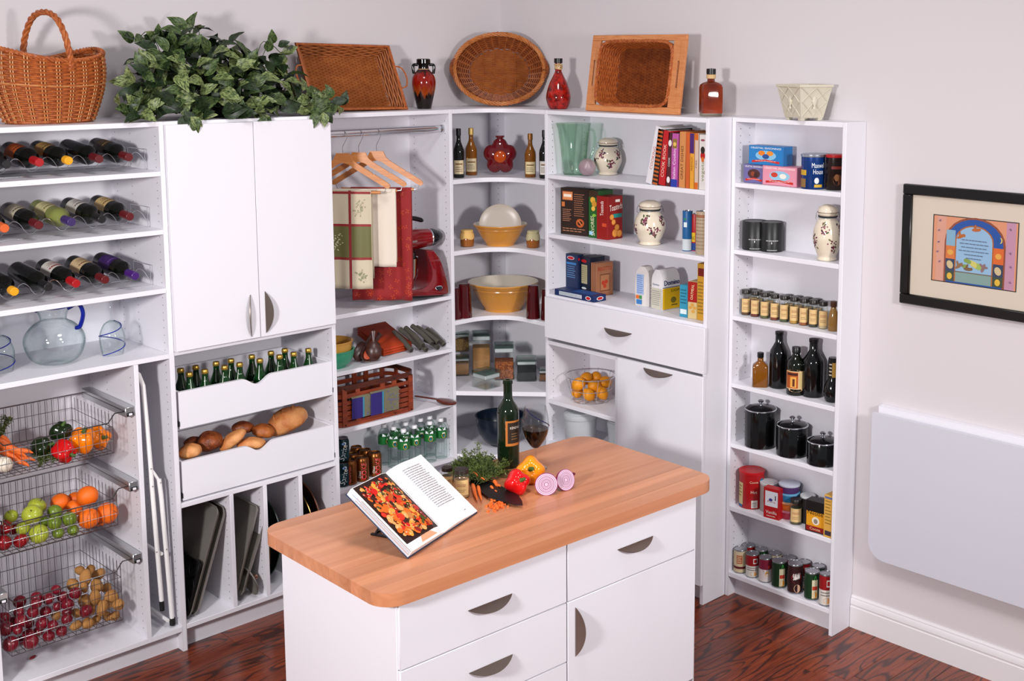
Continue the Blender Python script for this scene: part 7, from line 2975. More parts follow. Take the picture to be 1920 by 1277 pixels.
cnt = 0
stems = M()
while cnt < 258:
    px = 222 + 395 * rl.betavariate(1.5, 1.7)
    ty = topy(px)
    py = ty + (226 - ty) * (rl.random() ** 1.15)
    f = (py - ty) / max(226 - ty, 1)
    yb = -.235 - .02 - .20 * math.sqrt(max(0.0, min(1.0, f))) + rl.uniform(0, .16) * rl.random()
    yb = max(min(yb, -.07), -.455)
    w_ = at(px, py, y=yb)
    if w_.z < H + .012:
        w_.z = H + .012 + rl.uniform(0, .02)
    p = ZL(w_)
    cdir = Vector((p.x * 1.0, p.y - .02, p.z - .03)).normalized()
    side = Vector((rl.uniform(-1, 1), rl.uniform(-.8, .4), rl.uniform(-.9, .5)))
    dirn = (cdir * .5 + side * .8)
    nrm = (cdir + Vector((-.35, -.5, .35)) + Vector((rl.uniform(-.6, .6), rl.uniform(-.6, .6), rl.uniform(-.4, .6))))
    s_ = rl.uniform(.070, .108)
    if w_.z + dirn.normalized().z * s_ < H + .004:
        dirn.z = abs(dirn.z) * .3
    add_leaf(p, dirn, nrm, s_)
    if cnt % 3 == 0:
        q = p * .35 + Vector((0, 0, .03))
        if q.z > .02:
            stems.tube(smoothpath([q, (p + q) / 2 + Vector((0, 0, .03)), p], 3), .0016, 4)
    cnt += 1
# sprigs that stand clear of the mound, and leaves that hang over the door edge
for px, py, yv, n_ in ((258, 75, -.2, 4), (280, 72, -.2, 4), (512, 92, -.25, 3), (525, 98, -.25, 3), (360, 228, -.475, 3), (598, 222, -.475, 3), (618, 190, -.40, 3), (640, 208, -.40, 2), (590, 190, -.42, 3), (340, 215, -.46, 3), (500, 215, -.455, 3), (240, 205, -.40, 4), (285, 205, -.44, 4)):
    for i in range(n_):
        w_ = at(px + rl.uniform(-12, 12), py + rl.uniform(-10, 6), y=yv)
        p = ZL(w_)
        down = py > 205 and yv < -.45
        dirn = Vector((rl.uniform(-.5, .9), -.3, -.8 if down else rl.uniform(-.1, .8)))
        if not down and p.z + dirn.normalized().z * .07 < .004:
            dirn.z = .1
        if down:
            p.z = max(p.z, .016)
        add_leaf(p, dirn, (-.4, -1, .4), rl.uniform(.06, .08))
    q = ZL(at(px, py, y=yv))
    q.z = max(q.z, .012)
    stems.tube(smoothpath([Vector((q.x * .5, q.y * .3, .05)), Vector((q.x * .8, q.y * .7, max(q.z, .03) + .02)), q], 5), .0018, 4)
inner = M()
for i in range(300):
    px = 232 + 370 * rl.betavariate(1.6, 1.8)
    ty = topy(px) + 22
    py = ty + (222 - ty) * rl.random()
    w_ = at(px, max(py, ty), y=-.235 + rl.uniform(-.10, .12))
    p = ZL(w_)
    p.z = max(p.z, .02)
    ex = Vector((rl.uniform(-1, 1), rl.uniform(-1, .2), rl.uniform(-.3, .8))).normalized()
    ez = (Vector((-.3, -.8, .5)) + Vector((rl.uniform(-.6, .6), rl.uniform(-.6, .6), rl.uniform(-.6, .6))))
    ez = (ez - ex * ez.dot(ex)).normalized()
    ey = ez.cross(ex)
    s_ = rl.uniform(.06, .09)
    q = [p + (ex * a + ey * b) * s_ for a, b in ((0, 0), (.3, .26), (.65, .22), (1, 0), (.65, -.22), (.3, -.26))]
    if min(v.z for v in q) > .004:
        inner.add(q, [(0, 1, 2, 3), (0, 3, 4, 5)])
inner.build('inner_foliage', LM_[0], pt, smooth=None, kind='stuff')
stems.build('stems', mat('plant_stem', '#3a4a22', .7), pt, kind='stuff')


# ---- rectangular tray basket leaning on the wall
def panel_frame(TL, TR, BL):
    ex = (TR - TL).normalized()
    ey = (TL - BL)
    ey = (ey - ex * ey.dot(ex)).normalized()
    ez = ex.cross(ey)
    mt = Matrix((ex, ey, ez)).transposed().to_4x4()
    return mt


def woven_box(t, w_, h_, dep, k, rowr, mt, nst, label_rows='woven_rows', amp=.0016, floor_rows=None, up=(0, 1)):
    """open woven box: mouth w_ x h_ at z 0, floor k times smaller at z -dep; rows run round the walls, along x on the floor"""
    def S(a_, t_):
        # perimeter parameter
        q = (a_ / (2 * PI)) % 1.0
        s = 1 - (1 - k) * t_
        W2, H2 = w_ / 2 * s, h_ / 2 * s
        per = 2 * (w_ + h_)
        d = q * per
        if d < w_:
            p, n = (-W2 + 2 * W2 * d / w_, -H2), (0, -1)
        elif d < w_ + h_:
            p, n = (W2, -H2 + 2 * H2 * (d - w_) / h_), (1, 0)
        elif d < 2 * w_ + h_:
            p, n = (W2 - 2 * W2 * (d - w_ - h_) / w_, H2), (0, 1)
        else:
            p, n = (-W2, H2 - 2 * H2 * (d - 2 * w_ - h_) / h_), (-1, 0)
        return Vector((p[0], p[1], -dep * t_)), Vector((n[0], n[1], 0))
    m = M()
    weave_rings(m, S, int(dep / (rowr * 1.9)), nst, amp, rowr, .02, 1.0, 2)
    m.build('woven_side', mt, t, kind='stuff')
    m = M()
    s = k
    W2, H2 = w_ / 2 * s, h_ / 2 * s
    nr = int(2 * H2 / (rowr * 1.9))
    nn = max(8, int(w_ / .022))
    for j in range(nr + 1):
        y = -H2 + 2 * H2 * j / nr
        m.tube([(-W2 + 2 * W2 * i / nn, y, -dep + amp * (1 if (i + j) % 2 else -1)) for i in range(nn + 1)], rowr, 4)
    m.build('woven_floor', mt, t, kind='stuff')
    M().box(-W2, W2, -H2, H2, -dep - .0065, -dep - .005).build('floor_backing', WKD, t)
    m = M()
    g0, g1 = .004 + rowr, .004 + rowr
    vs = [(sx * (w_ / 2 + g0), sy * (h_ / 2 + g0), -.002) for sx, sy in ((-1, -1), (1, -1), (1, 1), (-1, 1))] + [(sx * (W2 + g1), sy * (H2 + g1), -dep - .004) for sx, sy in ((-1, -1), (1, -1), (1, 1), (-1, 1))]
    m.add(vs, [(i, (i + 1) % 4, 4 + (i + 1) % 4, 4 + i) for i in range(4)])
    m.build('side_lining', WKD, t, smooth=None)
    return S


TL, TR, BL = at(555, 84, y=-.085), at(728, 89, y=-.085), at(600, 209, y=-.235)
BL.z = H + .012
mtx = panel_frame(TL, TR, BL)
w_ = (TR - TL).length
h_ = (TL - Vector((TL.x, BL.y, BL.z))).length
mtx.translation = (Vector((TL.x, TL.y, TL.z)) + Vector((TR.x, BL.y, BL.z))) / 2
tr_ = thing('wicker_tray', 'shallow rectangular brown wicker tray leaning against the wall', 'tray')
tr_.matrix_world = mtx
woven_box(tr_, w_, h_, .062, .80, .0042, WKM, 40, amp=.0026)
m = M()
rr_ = [(-w_ / 2, -h_ / 2), (w_ / 2, -h_ / 2), (w_ / 2, h_ / 2), (-w_ / 2, h_ / 2)]
PP = []
for i in range(4):
    a, b = rr_[i], rr_[(i + 1) % 4]
    for j in range(14):
        PP.append((a[0] + (b[0] - a[0]) * j / 14, a[1] + (b[1] - a[1]) * j / 14, 0))
m.tube(PP, .0055, 6, closed=True)
m.build('rim', WK, tr_)
for s_ in (-1, 1):
    M().tube(smoothpath([(s_ * w_ / 2, -.06, 0), (s_ * (w_ / 2 + .035), -.05, .004), (s_ * (w_ / 2 + .05), 0, .006), (s_ * (w_ / 2 + .035), .05, .004), (s_ * w_ / 2, .06, 0)], 5), .004, 6).build('side_handle', WK, tr_)

# ---- amphora vase
P = at(795, 180, y=-.19)
P.z = H
vs_ = thing('amphora_vase', 'small glazed amphora vase, red above and black below', 'vase', P, facing(P))
hv = zup(P, 110) - H
Rv = 22.0 * mpp(P)
GV = bpy.data.materials.new('drip_glaze')
GV.use_nodes = True
N_, L_2 = GV.node_tree.nodes, GV.node_tree.links
b_ = N_.get('Principled BSDF')
b_.inputs['Roughness'].default_value = .1
tc = N_.new('ShaderNodeTexCoord')
mp = N_.new('ShaderNodeMapping')
mp.inputs['Scale'].default_value = (60, 60, 6)
nz = N_.new('ShaderNodeTexNoise')
nz.inputs['Scale'].default_value = 1.2
L_2.new(tc.outputs['Object'], mp.inputs[0])
L_2.new(mp.outputs[0], nz.inputs[0])
sx_ = N_.new('ShaderNodeSeparateXYZ')
L_2.new(tc.outputs['Object'], sx_.inputs[0])
ma = N_.new('ShaderNodeMath')
ma.operation = 'MULTIPLY_ADD'
ma.inputs[1].default_value = .10 * hv / .25
L_2.new(nz.outputs[0], ma.inputs[0])
L_2.new(sx_.outputs['Z'], ma.inputs[2])
mr = N_.new('ShaderNodeMapRange')
mr.inputs[1].default_value = 0
mr.inputs[2].default_value = hv
L_2.new(ma.outputs[0], mr.inputs[0])
cr = N_.new('ShaderNodeValToRGB')
e = cr.color_ramp.elements
e[0].position, e[0].color = .48, (*lin('#120604'), 1)
e[1].position, e[1].color = .54, (*lin('#8a3a10'), 1)
for ps, c in ((.70, '#7a1206'), (.85, '#8a1408'), (.95, '#2a0604')):
    q = e.new(ps)
    q.color = (*lin(c), 1)
L_2.new(mr.outputs[0], cr.inputs[0])
L_2.new(cr.outputs[0], b_.inputs['Base Color'])
M().lathe(prof_smooth([(0, .001), (Rv * .55, .001), (Rv * .62, hv * .04), (Rv * .80, hv * .22), (Rv * 1.0, hv * .48), (Rv * .92, hv * .64), (Rv * .58, hv * .76), (Rv * .42, hv * .80)], 5), 36).build('glazed_body', GV, vs_, smooth=70)
BKG = mat('black_glaze', '#080808', .1)
M().lathe([(Rv * .44, hv * .79), (Rv * .42, hv * .86), (Rv * .46, hv * .90), (Rv * .58, hv * .91), (Rv * .58, hv * .985), (Rv * .5, hv), (Rv * .34, hv), (Rv * .3, hv * .9)], 30).build('black_neck', BKG, vs_, smooth=40)
M().lathe([(Rv * .47, hv * .775), (Rv * .50, hv * .785), (Rv * .46, hv * .80)], 30).build('clay_ring', mat('bare_clay', '#b08a6a', .7), vs_)
for s_ in (-1, 1):
    M().tube(smoothpath([(s_ * Rv * .45, 0, hv * .88), (s_ * Rv * .82, 0, hv * .875), (s_ * Rv * .88, 0, hv * .80), (s_ * Rv * .80, 0, hv * .70)], 5), .0075, 8).build('loop_handle', BKG, vs_, smooth=60)

# ---- oval basket in the corner
P = Vector((-.205, -.225, H))
dr = Vector((CAM.x - P.x, CAM.y - P.y, 0)).normalized()
tl = math.radians(13)
ez = (dr * math.cos(tl) + Vector((0, 0, 1)) * math.sin(tl)).normalized()
ex = Vector((0, 0, 1)).cross(ez).normalized()
ey = ez.cross(ex)
ow, oh = 84 * mpp(P), 66 * mpp(P)
mtx = Matrix((ex, ey, ez)).transposed().to_4x4()
mtx.translation = P + Vector((0, 0, oh * math.cos(tl) + .016))
ob = thing('oval_basket', 'oval rustic wicker basket propped upright in the room corner', 'basket')
ob.matrix_world = mtx


def SO(a, t):
    k = 1 - .30 * t - .04 * t * t
    return Vector((ow * k * math.cos(a), oh * k * math.sin(a), -.085 * t)), Vector((math.cos(a), math.sin(a), 0))


m = M()
weave_rings(m, SO, 15, 34, .0034, .0034, .02, 1.0)
m.build('woven_side', WKD, ob, kind='stuff')


def SO2(a, t):
    k = .66 * (1 - t)
    e_ = .28 * ow * (t)
    return Vector((ow * k * math.cos(a) + e_ * math.copysign(min(1, abs(math.cos(a)) * 3), math.cos(a)), oh * k * math.sin(a), -.085)), Vector((0, 0, 1))


m = M()
for j in range(27):
    v = -.97 + 1.94 * j / 26
    hw2 = .66 * ow * math.sqrt(max(0, 1 - v * v))
    nn = max(3, int(hw2 / .012))
    m.tube([(-hw2 + 2 * hw2 * i / nn, oh * .66 * v + .002 * math.sin(i * 1.7 + j), -.084 + .0022 * (1 if (i + j) % 2 else -1)) for i in range(nn + 1)], .0038, 4)
m.build('woven_floor', WKM, ob, kind='stuff')
m = M()
for u in (-.36, -.12, .12, .36):
    m.tube([(ow * u, oh * .64 * v, -.080) for v in (-.85, 0, .85)], .0026, 4)
m.tube([(-ow * .5, 0, -.079), (ow * .5, 0, -.079)], .0035, 4)
m.build('floor_stakes', WKM, ob, kind='stuff')
m = M()
for t_ in (0, 1):
    pass
m.grid(lambda a_, t_: tuple(SO(a_ * 2 * PI, t_)[0] + SO(a_ * 2 * PI, t_)[1] * .0075), 48, 3, cu=True)
m.build('side_lining', WKD, ob)
m = M()
for i in range(34):
    a = 2 * PI * (i + .5) / 34
    m.tube([SO(a, t)[0] for t in (0, .5, 1)], .0022, 4)
m.build('stakes', WKL, ob, kind='stuff')
M().prism([(SO(2 * PI * i / 40, 1)[0].x, SO(2 * PI * i / 40, 1)[0].y) for i in range(40)], -.0915, -.0895).build('floor_backing', WKD, ob)
m = M()
rope(m, [SO(2 * PI * i / 90, 0)[0] for i in range(90)], .008, .0062, 16, 4, 5, True)
m.build('braided_rim', mat('wicker_rim', '#9a5222', .5, vary=(40, '#c07a40', .6)), ob)
for s_ in (-1, 1):
    m = M()
    rope(m, smoothpath([(s_ * ow * .98, -oh * .28, .004), (s_ * (ow + .014), -oh * .1, .010), (s_ * (ow + .014), oh * .1, .010), (s_ * ow * .98, oh * .28, .004)], 6), .005, .005, 4, 3, 5)
    m.build('ear_handle', WKD, ob)

# ---- red pepper oil bottle
P = at(1047, 150, x=-.19)
P.z = H
t = thing('pepper_oil_bottle', 'teardrop bottle of red peppers with raffia neck', 'bottle', P, facing(P))
hr_, Rr = zup(P, 109) - H, 23 * mpp(P)
M().lathe(prof_smooth([(0, .001), (Rr * .7, .002), (Rr * .98, hr_ * .16), (Rr * .98, hr_ * .30), (Rr * .74, hr_ * .50), (Rr * .42, hr_ * .66), (Rr * .26, hr_ * .76), (Rr * .25, hr_ * .92)], 5), 32).build('glass_body', mat('red_pepper_oil', '#4a0806', .06, spec=.7, vary=(45, '#b01c10', .35)), t, smooth=70)
M().lathe([(Rr * .25, hr_ * .90), (Rr * .34, hr_ * .905), (Rr * .34, hr_ * .995), (0, hr_)], 20).build('black_cap', BLACKP, t)
m = M()
for i in range(5):
    m.tube([((Rr * .30 + .0015 * math.sin(i + q)) * math.cos(q), (Rr * .30 + .0015 * math.sin(i + q)) * math.sin(q), hr_ * (.79 + .022 * i) + .002 * math.sin(2 * q + i)) for q in [2 * PI * k / 20 for k in range(20)]], .0026, 5, closed=True)
m.build('raffia_tie', mat('raffia', '#c9a878', .8), t, kind='stuff')

# ---- wood-fronted wicker drawer
TL, TR, BL = at(1112, 66, x=-.155), at(1289, 64, x=-.155), at(1102, 208, x=-.21)
BL.z = H + .002
mtx = panel_frame(TL, TR, Vector((BL.x, TL.y, BL.z)))
w_, h_ = (TR - TL).length, (TL - Vector((BL.x, TL.y, BL.z))).length
mtx.translation = (TL + Vector((BL.x, TR.y, BL.z))) / 2
wd = thing('wicker_pull_out', 'wicker pull-out basket with maple front frame facing outwards', 'basket')
wd.matrix_world = mtx
FRW = wood('maple_frame', '#bb7140', '#cf8a56', grain=(3, 18, 18), scale=1.6, rough=.4)
l0, l1, l2, l3 = -w_ / 2, -w_ / 2 + w_ * .095, w_ / 2 - w_ * .125, w_ / 2
b0_, b1_, b2_, b3_ = -h_ / 2, -h_ / 2 + h_ * .085, h_ / 2 - h_ * .075, h_ / 2
M().box(l0, l3, b0_, b1_, -.014, 0, .002).build('frame_rail', FRW, wd)
M().box(l0, l3, b2_, b3_, -.014, 0, .002).build('frame_rail', FRW, wd)
for a, c in ((l0, l1), (l2, l3)):
    sc_ = (a + c) / 2
    sw = .007
    y0_, y1_ = -h_ * .17, h_ * .17
    (M().box(a, sc_ - sw, b1_, b2_, -.014, 0, .001).box(sc_ + sw, c, b1_, b2_, -.014, 0, .001).box(sc_ - sw, sc_ + sw, b1_, y0_, -.014, 0).box(sc_ - sw, sc_ + sw, y1_, b2_, -.014, 0)).build('slotted_stile', FRW, wd)
bkp = link('wicker_box', None, wd, ((l1 + l2) / 2, (b1_ + b2_) / 2, -.006))
S_ = None
ww, wh = l2 - l1 - .004, b2_ - b1_ - .004


def SW(a_, t_):
    s = 1 - .10 * t_
    ca, sa = math.cos(a_), math.sin(a_)
    e_ = 7
    q = 1 / (abs(ca) ** e_ + abs(sa) ** e_) ** (1 / e_)
    return Vector(((l1 + l2) / 2 + ww / 2 * s * q * ca, (b1_ + b2_) / 2 + wh / 2 * s * q * sa, -.004 - .115 * t_)), Vector((ca, sa, 0))


bpy.data.objects.remove(bkp)
m = M()
weave_rings(m, SW, 17, 40, .0042, .0042, .0, 1.0)
m.build('woven_side', WK, wd, kind='stuff')
m = M()
m.grid(lambda a_, t_: tuple(SW(a_ * 2 * PI, t_)[0] + SW(a_ * 2 * PI, t_)[1] * .001), 64, 3, cu=True)
m.build('side_lining', WKD, wd)
m = M()
for j in range(40):
    y = (b1_ + b2_) / 2 - wh * .445 + wh * .89 * j / 39
    m.tube([((l1 + l2) / 2 - ww * .445 + ww * .89 * i / 22, y, -.119 + .0036 * (1 if (i + j) % 2 else -1)) for i in range(23)], .0042, 4)
m.build('woven_floor', WKD, wd, kind='stuff')
m = M()
rope(m, [SW(2 * PI * i / 96, 0)[0] + Vector((0, 0, .005)) for i in range(96)], .005, .005, 26, 3, 5, True)
m.build('braided_rim', WK, wd)

# ---- square amber bottle on top
P = at(1333, 170, x=-.17)
P.z = H
hq, wq = zup(P, 128) - H, 23.5 * mpp(P) * .86
t = thing('square_spirit_bottle', 'chunky square amber spirit bottle with black stopper', 'bottle', P, facing(P) + .25)
rings = []
for q, s, sq in ((.07, .97, 8), (.085, 1, 9), (.60, 1, 9), (.66, .92, 7), (.70, .7, 4), (.73, .36, 2), (.80, .32, 2)):
    rings.append([(wq * s * math.cos(a) / (abs(math.cos(a)) ** sq + abs(math.sin(a)) ** sq) ** (1 / sq), wq * .82 * s * math.sin(a) / (abs(math.cos(a)) ** sq + abs(math.sin(a)) ** sq) ** (1 / sq), q * hq) for a in [2 * PI * i / 32 + .01 for i in range(32)]])
vs = [v for r_ in rings for v in r_]
fs = [tuple(range(32)), tuple((len(rings) - 1) * 32 + i for i in range(32))]
for k in range(len(rings) - 1):
    for i in range(32):
        j = (i + 1) % 32
        fs.append((k * 32 + i, k * 32 + j, (k + 1) * 32 + j, (k + 1) * 32 + i))
M().add(vs, fs).build('spirit_glass', mat('spirit_amber', '#5a1a08', .06, spec=.7, vary=(9, '#96340f', .4)), t, smooth=35)
M().box(-wq * .9, wq * .9, -wq * .74, wq * .74, 0, hq * .075, .003).build('glass_foot', thin_glass('foot_glass', '#e4e0d4', .9, .03, .4, '#a8a294'), t)
M().lathe([(wq * .33, hq * .78), (wq * .44, hq * .79), (wq * .44, hq * .87), (wq * .3, hq * .875)], 20).build('raffia_tie', mat('raffia', '#c9a878', .8), t)
M().lathe([(wq * .36, hq * .87), (wq * .44, hq * .88), (wq * .44, hq * .99), (0, hq)], 20).build('black_stopper', BLACKP, t)

# ---- cream planter
P = Vector((-.108, at(1508, 190, x=-.108).y, H))
t = thing('lattice_planter', 'cream square tapered planter with lattice relief', 'planter', P, facing(P) + math.radians(36))
hp_ = zup(P, 158) - H
st_, sb_ = 36.5 * mpp(P), 25.5 * mpp(P)
PLM = mat('cream_planter', '#cfc9b8', .6, vary=(8, '#c4bca6', .6))
vs = []
for s, z in ((sb_, .012), (sb_ * 1.03, .02), (st_, hp_ - .012), (st_ * 1.05, hp_ - .010), (st_ * 1.05, hp_), (st_ * .92, hp_), (sb_ * .85, .03)):
    vs += [(-s, -s, z), (s, -s, z), (s, s, z), (-s, s, z)]
fs = [(0, 1, 2, 3), (24, 25, 26, 27)]
for k in range(6):
    for i in range(4):
        j = (i + 1) % 4
        fs.append((k * 4 + i, k * 4 + j, (k + 1) * 4 + j, (k + 1) * 4 + i))
M().add(vs, fs).build('planter_body', PLM, t, smooth=30)
for sx in (-1, 1):
    for sy in (-1, 1):
        M().box(sx * sb_ * .96, sx * sb_ * .58, sy * sb_ * .96, sy * sb_ * .58, 0, .014, .002).build('foot', PLM, t)


def pface(u, v, out=.0022):
    s = sb_ + (st_ - sb_) * v
    return Vector((u * s, -s - out, .02 + (hp_ - .032) * v))


for rz in (0, PI / 2, -PI / 2, PI):
    R_ = Matrix.Rotation(rz, 3, 'Z')
    fm_ = M()
    for k in (-1.0, 0.0, 1.0):
        for sg in (1, -1):
            pts = []
            for i in range(13):
                v = i / 12
                u = sg * (v * 1.8 - .9) + k * .9
                if -.93 <= u <= .93:
                    pts.append(R_ @ pface(u, v))
            if len(pts) > 1:
                fm_.tube(pts, .0022, 5)
    fm_.build('lattice_relief', PLM, t, kind='stuff')
    um = M().lathe([(0, -.03), (.010, -.03), (.008, -.024), (.004, -.018), (.013, -.004), (.015, .004), (.012, .010), (.009, .018), (.005, .026), (0, .03)], 12)
    um.xf(Matrix.Diagonal((1, .5, 1, 1))).xf(Matrix.Translation(pface(0, .5, .003))).xf(R_.to_4x4())
    um.build('urn_relief', PLM, t, smooth=60)
# ================================================================ on the worktop
ZT = .914
# ---- open cook book on a stand
P1, P2 = at(764, 1048.5, z=ZT + .001), at(895, 962, z=ZT + .001)
e1 = (P2 - P1)
BW = e1.length
e1.normalize()
nb = Vector((-e1.y, e1.x, 0))
th = math.radians(37)
e2 = nb * math.cos(th) + Vector((0, 0, 1)) * math.sin(th)
e3 = e1.cross(e2)
bk_ = thing('open_cook_book', 'open cook book with food photo and text page on the island', 'book')
mtx = Matrix((e1, e2, e3)).transposed().to_4x4()
mtx.translation = P1
bk_.matrix_world = mtx
BH, SPX = .305, BW * .50
COV = mat('navy_cover', '#1c2c4a', .35)
M().box(0, BW, 0, BH, 0, .003, .001).build('hard_cover', COV, bk_)


def leafz(x):
    """height of the page surface above the cover"""
    if x < SPX:
        q = x / SPX
        return .030 * (1 - .25 * q) * (1 - max(0, q - .80) / .2 * .55) + .001
    q = (x - SPX) / (BW - SPX)
    return .0095 + .020 * math.sin(min(1, q * 1.25) * PI) ** .7 * (1 - q) * 1.0 + .004 * (1 - q)


def page_block(x0, x1, n=24):
    vs, fs = [], []
    for i in range(n + 1):
        x = x0 + (x1 - x0) * i / n
        for y, z in ((.004, .003), (BH - .004, .003), (BH - .004, leafz(x)), (.004, leafz(x))):
            vs.append((x, y, z))
    for i in range(n):
        a, b = i * 4, i * 4 + 4
        for k in range(4):
            fs.append((a + k, b + k, b + (k + 1) % 4, a + (k + 1) % 4))
    fs += [(0, 1, 2, 3), tuple(n * 4 + k for k in range(4))]
    return M().add(vs, fs)


PG = mat('book_page', '#e9e6e6', .55)
page_block(.004, SPX - .0005).build('left_pages', PG, bk_, smooth=50)
page_block(SPX + .0005, BW - .004).build('right_pages', PG, bk_, smooth=50)
for i in range(6):
    zz = .006 + .0042 * i
    M().box(.0035, .0045, .006, BH - .02 - .02 * (i % 3), zz, zz + (.0009, .0016)[i % 2], 0).build('page_edge_line', ink(('#5a7a9a', '#8a2a3a', '#2a2a30')[i % 3]), bk_, smooth=None)
pg = lambda u, v, h: (u, v, leafz(u) + h)
a = Art()
n = 30
P_, F_ = [], []
for i in range(n + 1):
    for v in (.034, BH - .006):
        P_.append((.012 + (SPX - .02) * i / n, v))
for i in range(n):
    F_.append((2 * i, 2 * i + 2, 2 * i + 3, 2 * i + 1))
a.poly(P_, '#2a140e', F_)
a.build(bk_, pg, 'photo_ground')
a = Art()
rb = random.Random(11)
fd = []
for i in range(330):
    u, v = rb.uniform(.028, SPX - .028), rb.uniform(.052, BH - .024)
    c = rb.choice(('#c81a14', '#e0301c', '#d8641c', '#e89a3c', '#c07a3c', '#dca05a', '#8a1c10', '#3a1c14', '#4a4a1c', '#b8501c'))
    ru = rb.uniform(.006, .016)
    a.disc(u, v, ru, ru * rb.uniform(.5, 1), c, 9, rb.uniform(0, 3))
    if rb.random() < .35:
        a.disc(u - ru * .2, v + ru * .2, ru * .35, ru * .18, '#f0b89a', 7, rb.uniform(0, 3))
a.build(bk_, pg, 'food_photo', step=.000006, base=.0008, kind='stuff')
a = Art()
a.poly([(SPX * .35, .012), (SPX * .78, .012), (SPX * .70, .032), (SPX * .45, .040)], '#d89a78')
a.build(bk_, pg, 'photo_corner')
a = Art()
a.lines(SPX + .05, BW - .045, .085, BH - .03, 20, '#8a8a94', t=.28, rag=.12, seed=9)
a.lines(BW - .06, BW - .045, .03, .036, 1, '#8a8a94', t=.5, seed=2)
it = a.items[0]
a.build(bk_, pg, 'page_text', base=.0012, kind='stuff')
# easel under the book
es = thing('book_easel', 'small black easel holding up the open cook book', 'easel', P1 + e1 * (BW / 2), math.atan2(e1.y, e1.x))
for x in (-.10, .10):
    M().box(x - .006, x + .006, .006, .23, 0, .006).build('base_runner', BLACKP, es)
    M().tube([(x, .215, .004), (x, BH * .62 * math.cos(th), BH * .62 * math.sin(th) - .006)], .004, 6).build('prop_leg', BLACKP, es)
M().tube([(-.1, .215, .005), (.1, .215, .005)], .004, 6).build('cross_bar', BLACKP, es)

# ---- wine bottle and glass
P = stand(953.5, 878.6, ZT, .035)
kq = mpp(P)
hw_b = zup(P, 712) - ZT
sc_b = 20.5 * kq / .0375
t = thing('wine_bottle', 'open dark green wine bottle standing on the worktop', 'wine bottle', P, facing(P))
GRB = mat('green_black_glass', '#0c1a0c', .06, spec=.6)
gb = M().lathe([(r * sc_b, z * hw_b / .30) for r, z in WBP[:-1]] + [(.0148 * sc_b, hw_b), (.010, hw_b), (.010, hw_b * .9)], 40).build('bottle_glass', GRB, t, smooth=50)
M().lathe([(.0152 * sc_b, hw_b * .955), (.0172 * sc_b, hw_b * .958), (.0172 * sc_b, hw_b * .985), (.0152 * sc_b, hw_b * .99)], 28).build('lip_ring', GRB, t)
a = Art()
Rb2 = .0375 * sc_b
a.rect(-Rb2 * .25, hw_b * .265, Rb2 * 1.45, hw_b * .555, '#b0682c', 16).rect(-Rb2 * .05, hw_b * .295, Rb2 * 1.45, hw_b * .535, '#2a2018', 16)
a.text('KENDALL', Rb2 * .72, hw_b * .46, hw_b * .028, '#d8cfc2', w_=Rb2 * 1.1)
a.lines(Rb2 * .3, Rb2 * 1.2, hw_b * .33, hw_b * .42, 3, '#7a5a3a', seed=2)
a.build(gb, on_round(Rb2), 'paper_label')

P = stand(1004.5, 884, ZT, .03)
kq = mpp(P)
t = thing('wine_glass', 'stemmed wine glass half full of red wine with blue swirl', 'wine glass', P, facing(P))
zb, zt2, zw = zup(P, 840) - ZT, zup(P, 762) - ZT, zup(P, 803) - ZT
Rw = 25 * kq
gp = prof_smooth([(.004, zb), (Rw * .35, zb + .008), (Rw * .82, zb + (zt2 - zb) * .28), (Rw * 1.0, zb + (zt2 - zb) * .52), (Rw * .94, zb + (zt2 - zb) * .78), (Rw * .80, zt2)], 5)
WG = thin_glass('wine_glass_clear', '#fafcfc', .95, .015, .5, '#a3b2b2')
M().lathe([(0, .002), (Rw * .85, .0), (Rw * .86, .003), (.02, .006), (.005, .012), (.0035, zb * .5), (.0035, zb - .004)] + gp, 36).build('glass_body', WG, t, smooth=60)
wp_ = [(0, zb + .003)] + [(max(r - .0012, 0), z + .0008) for r, z in gp if z < zw]
M().lathe(wp_ + [(wp_[-1][0], zw), (0, zw)], 36).build('red_wine', mat('red_wine', '#0a0203', .12, spec=.3), t, smooth=40)


def gr_(z):
    for (r0, z0), (r1, z1) in zip(gp, gp[1:]):
        if z0 <= z <= z1:
            return r0 + (r1 - r0) * (z - z0) / max(z1 - z0, 1e-6)
    return gp[-1][0]


PP = []
for i in range(40):
    q = i / 39
    z = zt2 - .002 - (zt2 - zb) * .48 * q
    an = -PI / 2 - .9 + q * 2.6
    PP.append(((gr_(z) + .0008) * math.cos(an), (gr_(z) + .0008) * math.sin(an), z))
M().tube(PP, .0020, 5).build('blue_swirl', mat('cobalt_swirl', '#0a1440', .08), t)

# ---- peppers, onions
pepper(995, 910, 25, 'yellow', 'orange bell pepper on the worktop beside the red one', z=ZT, rot=(math.radians(66), 0, facing((-1.47, -1.87)) + .0))
pepper(970, 931, 23, 'red', 'red bell pepper on the worktop behind the knife tip', z=ZT, rot=(math.radians(60), 0, facing((-1.59, -1.93)) + .55))
OSK = mat('purple_onion_skin', '#8a2a5c', .28, vary=(16, '#b0508a', .5))


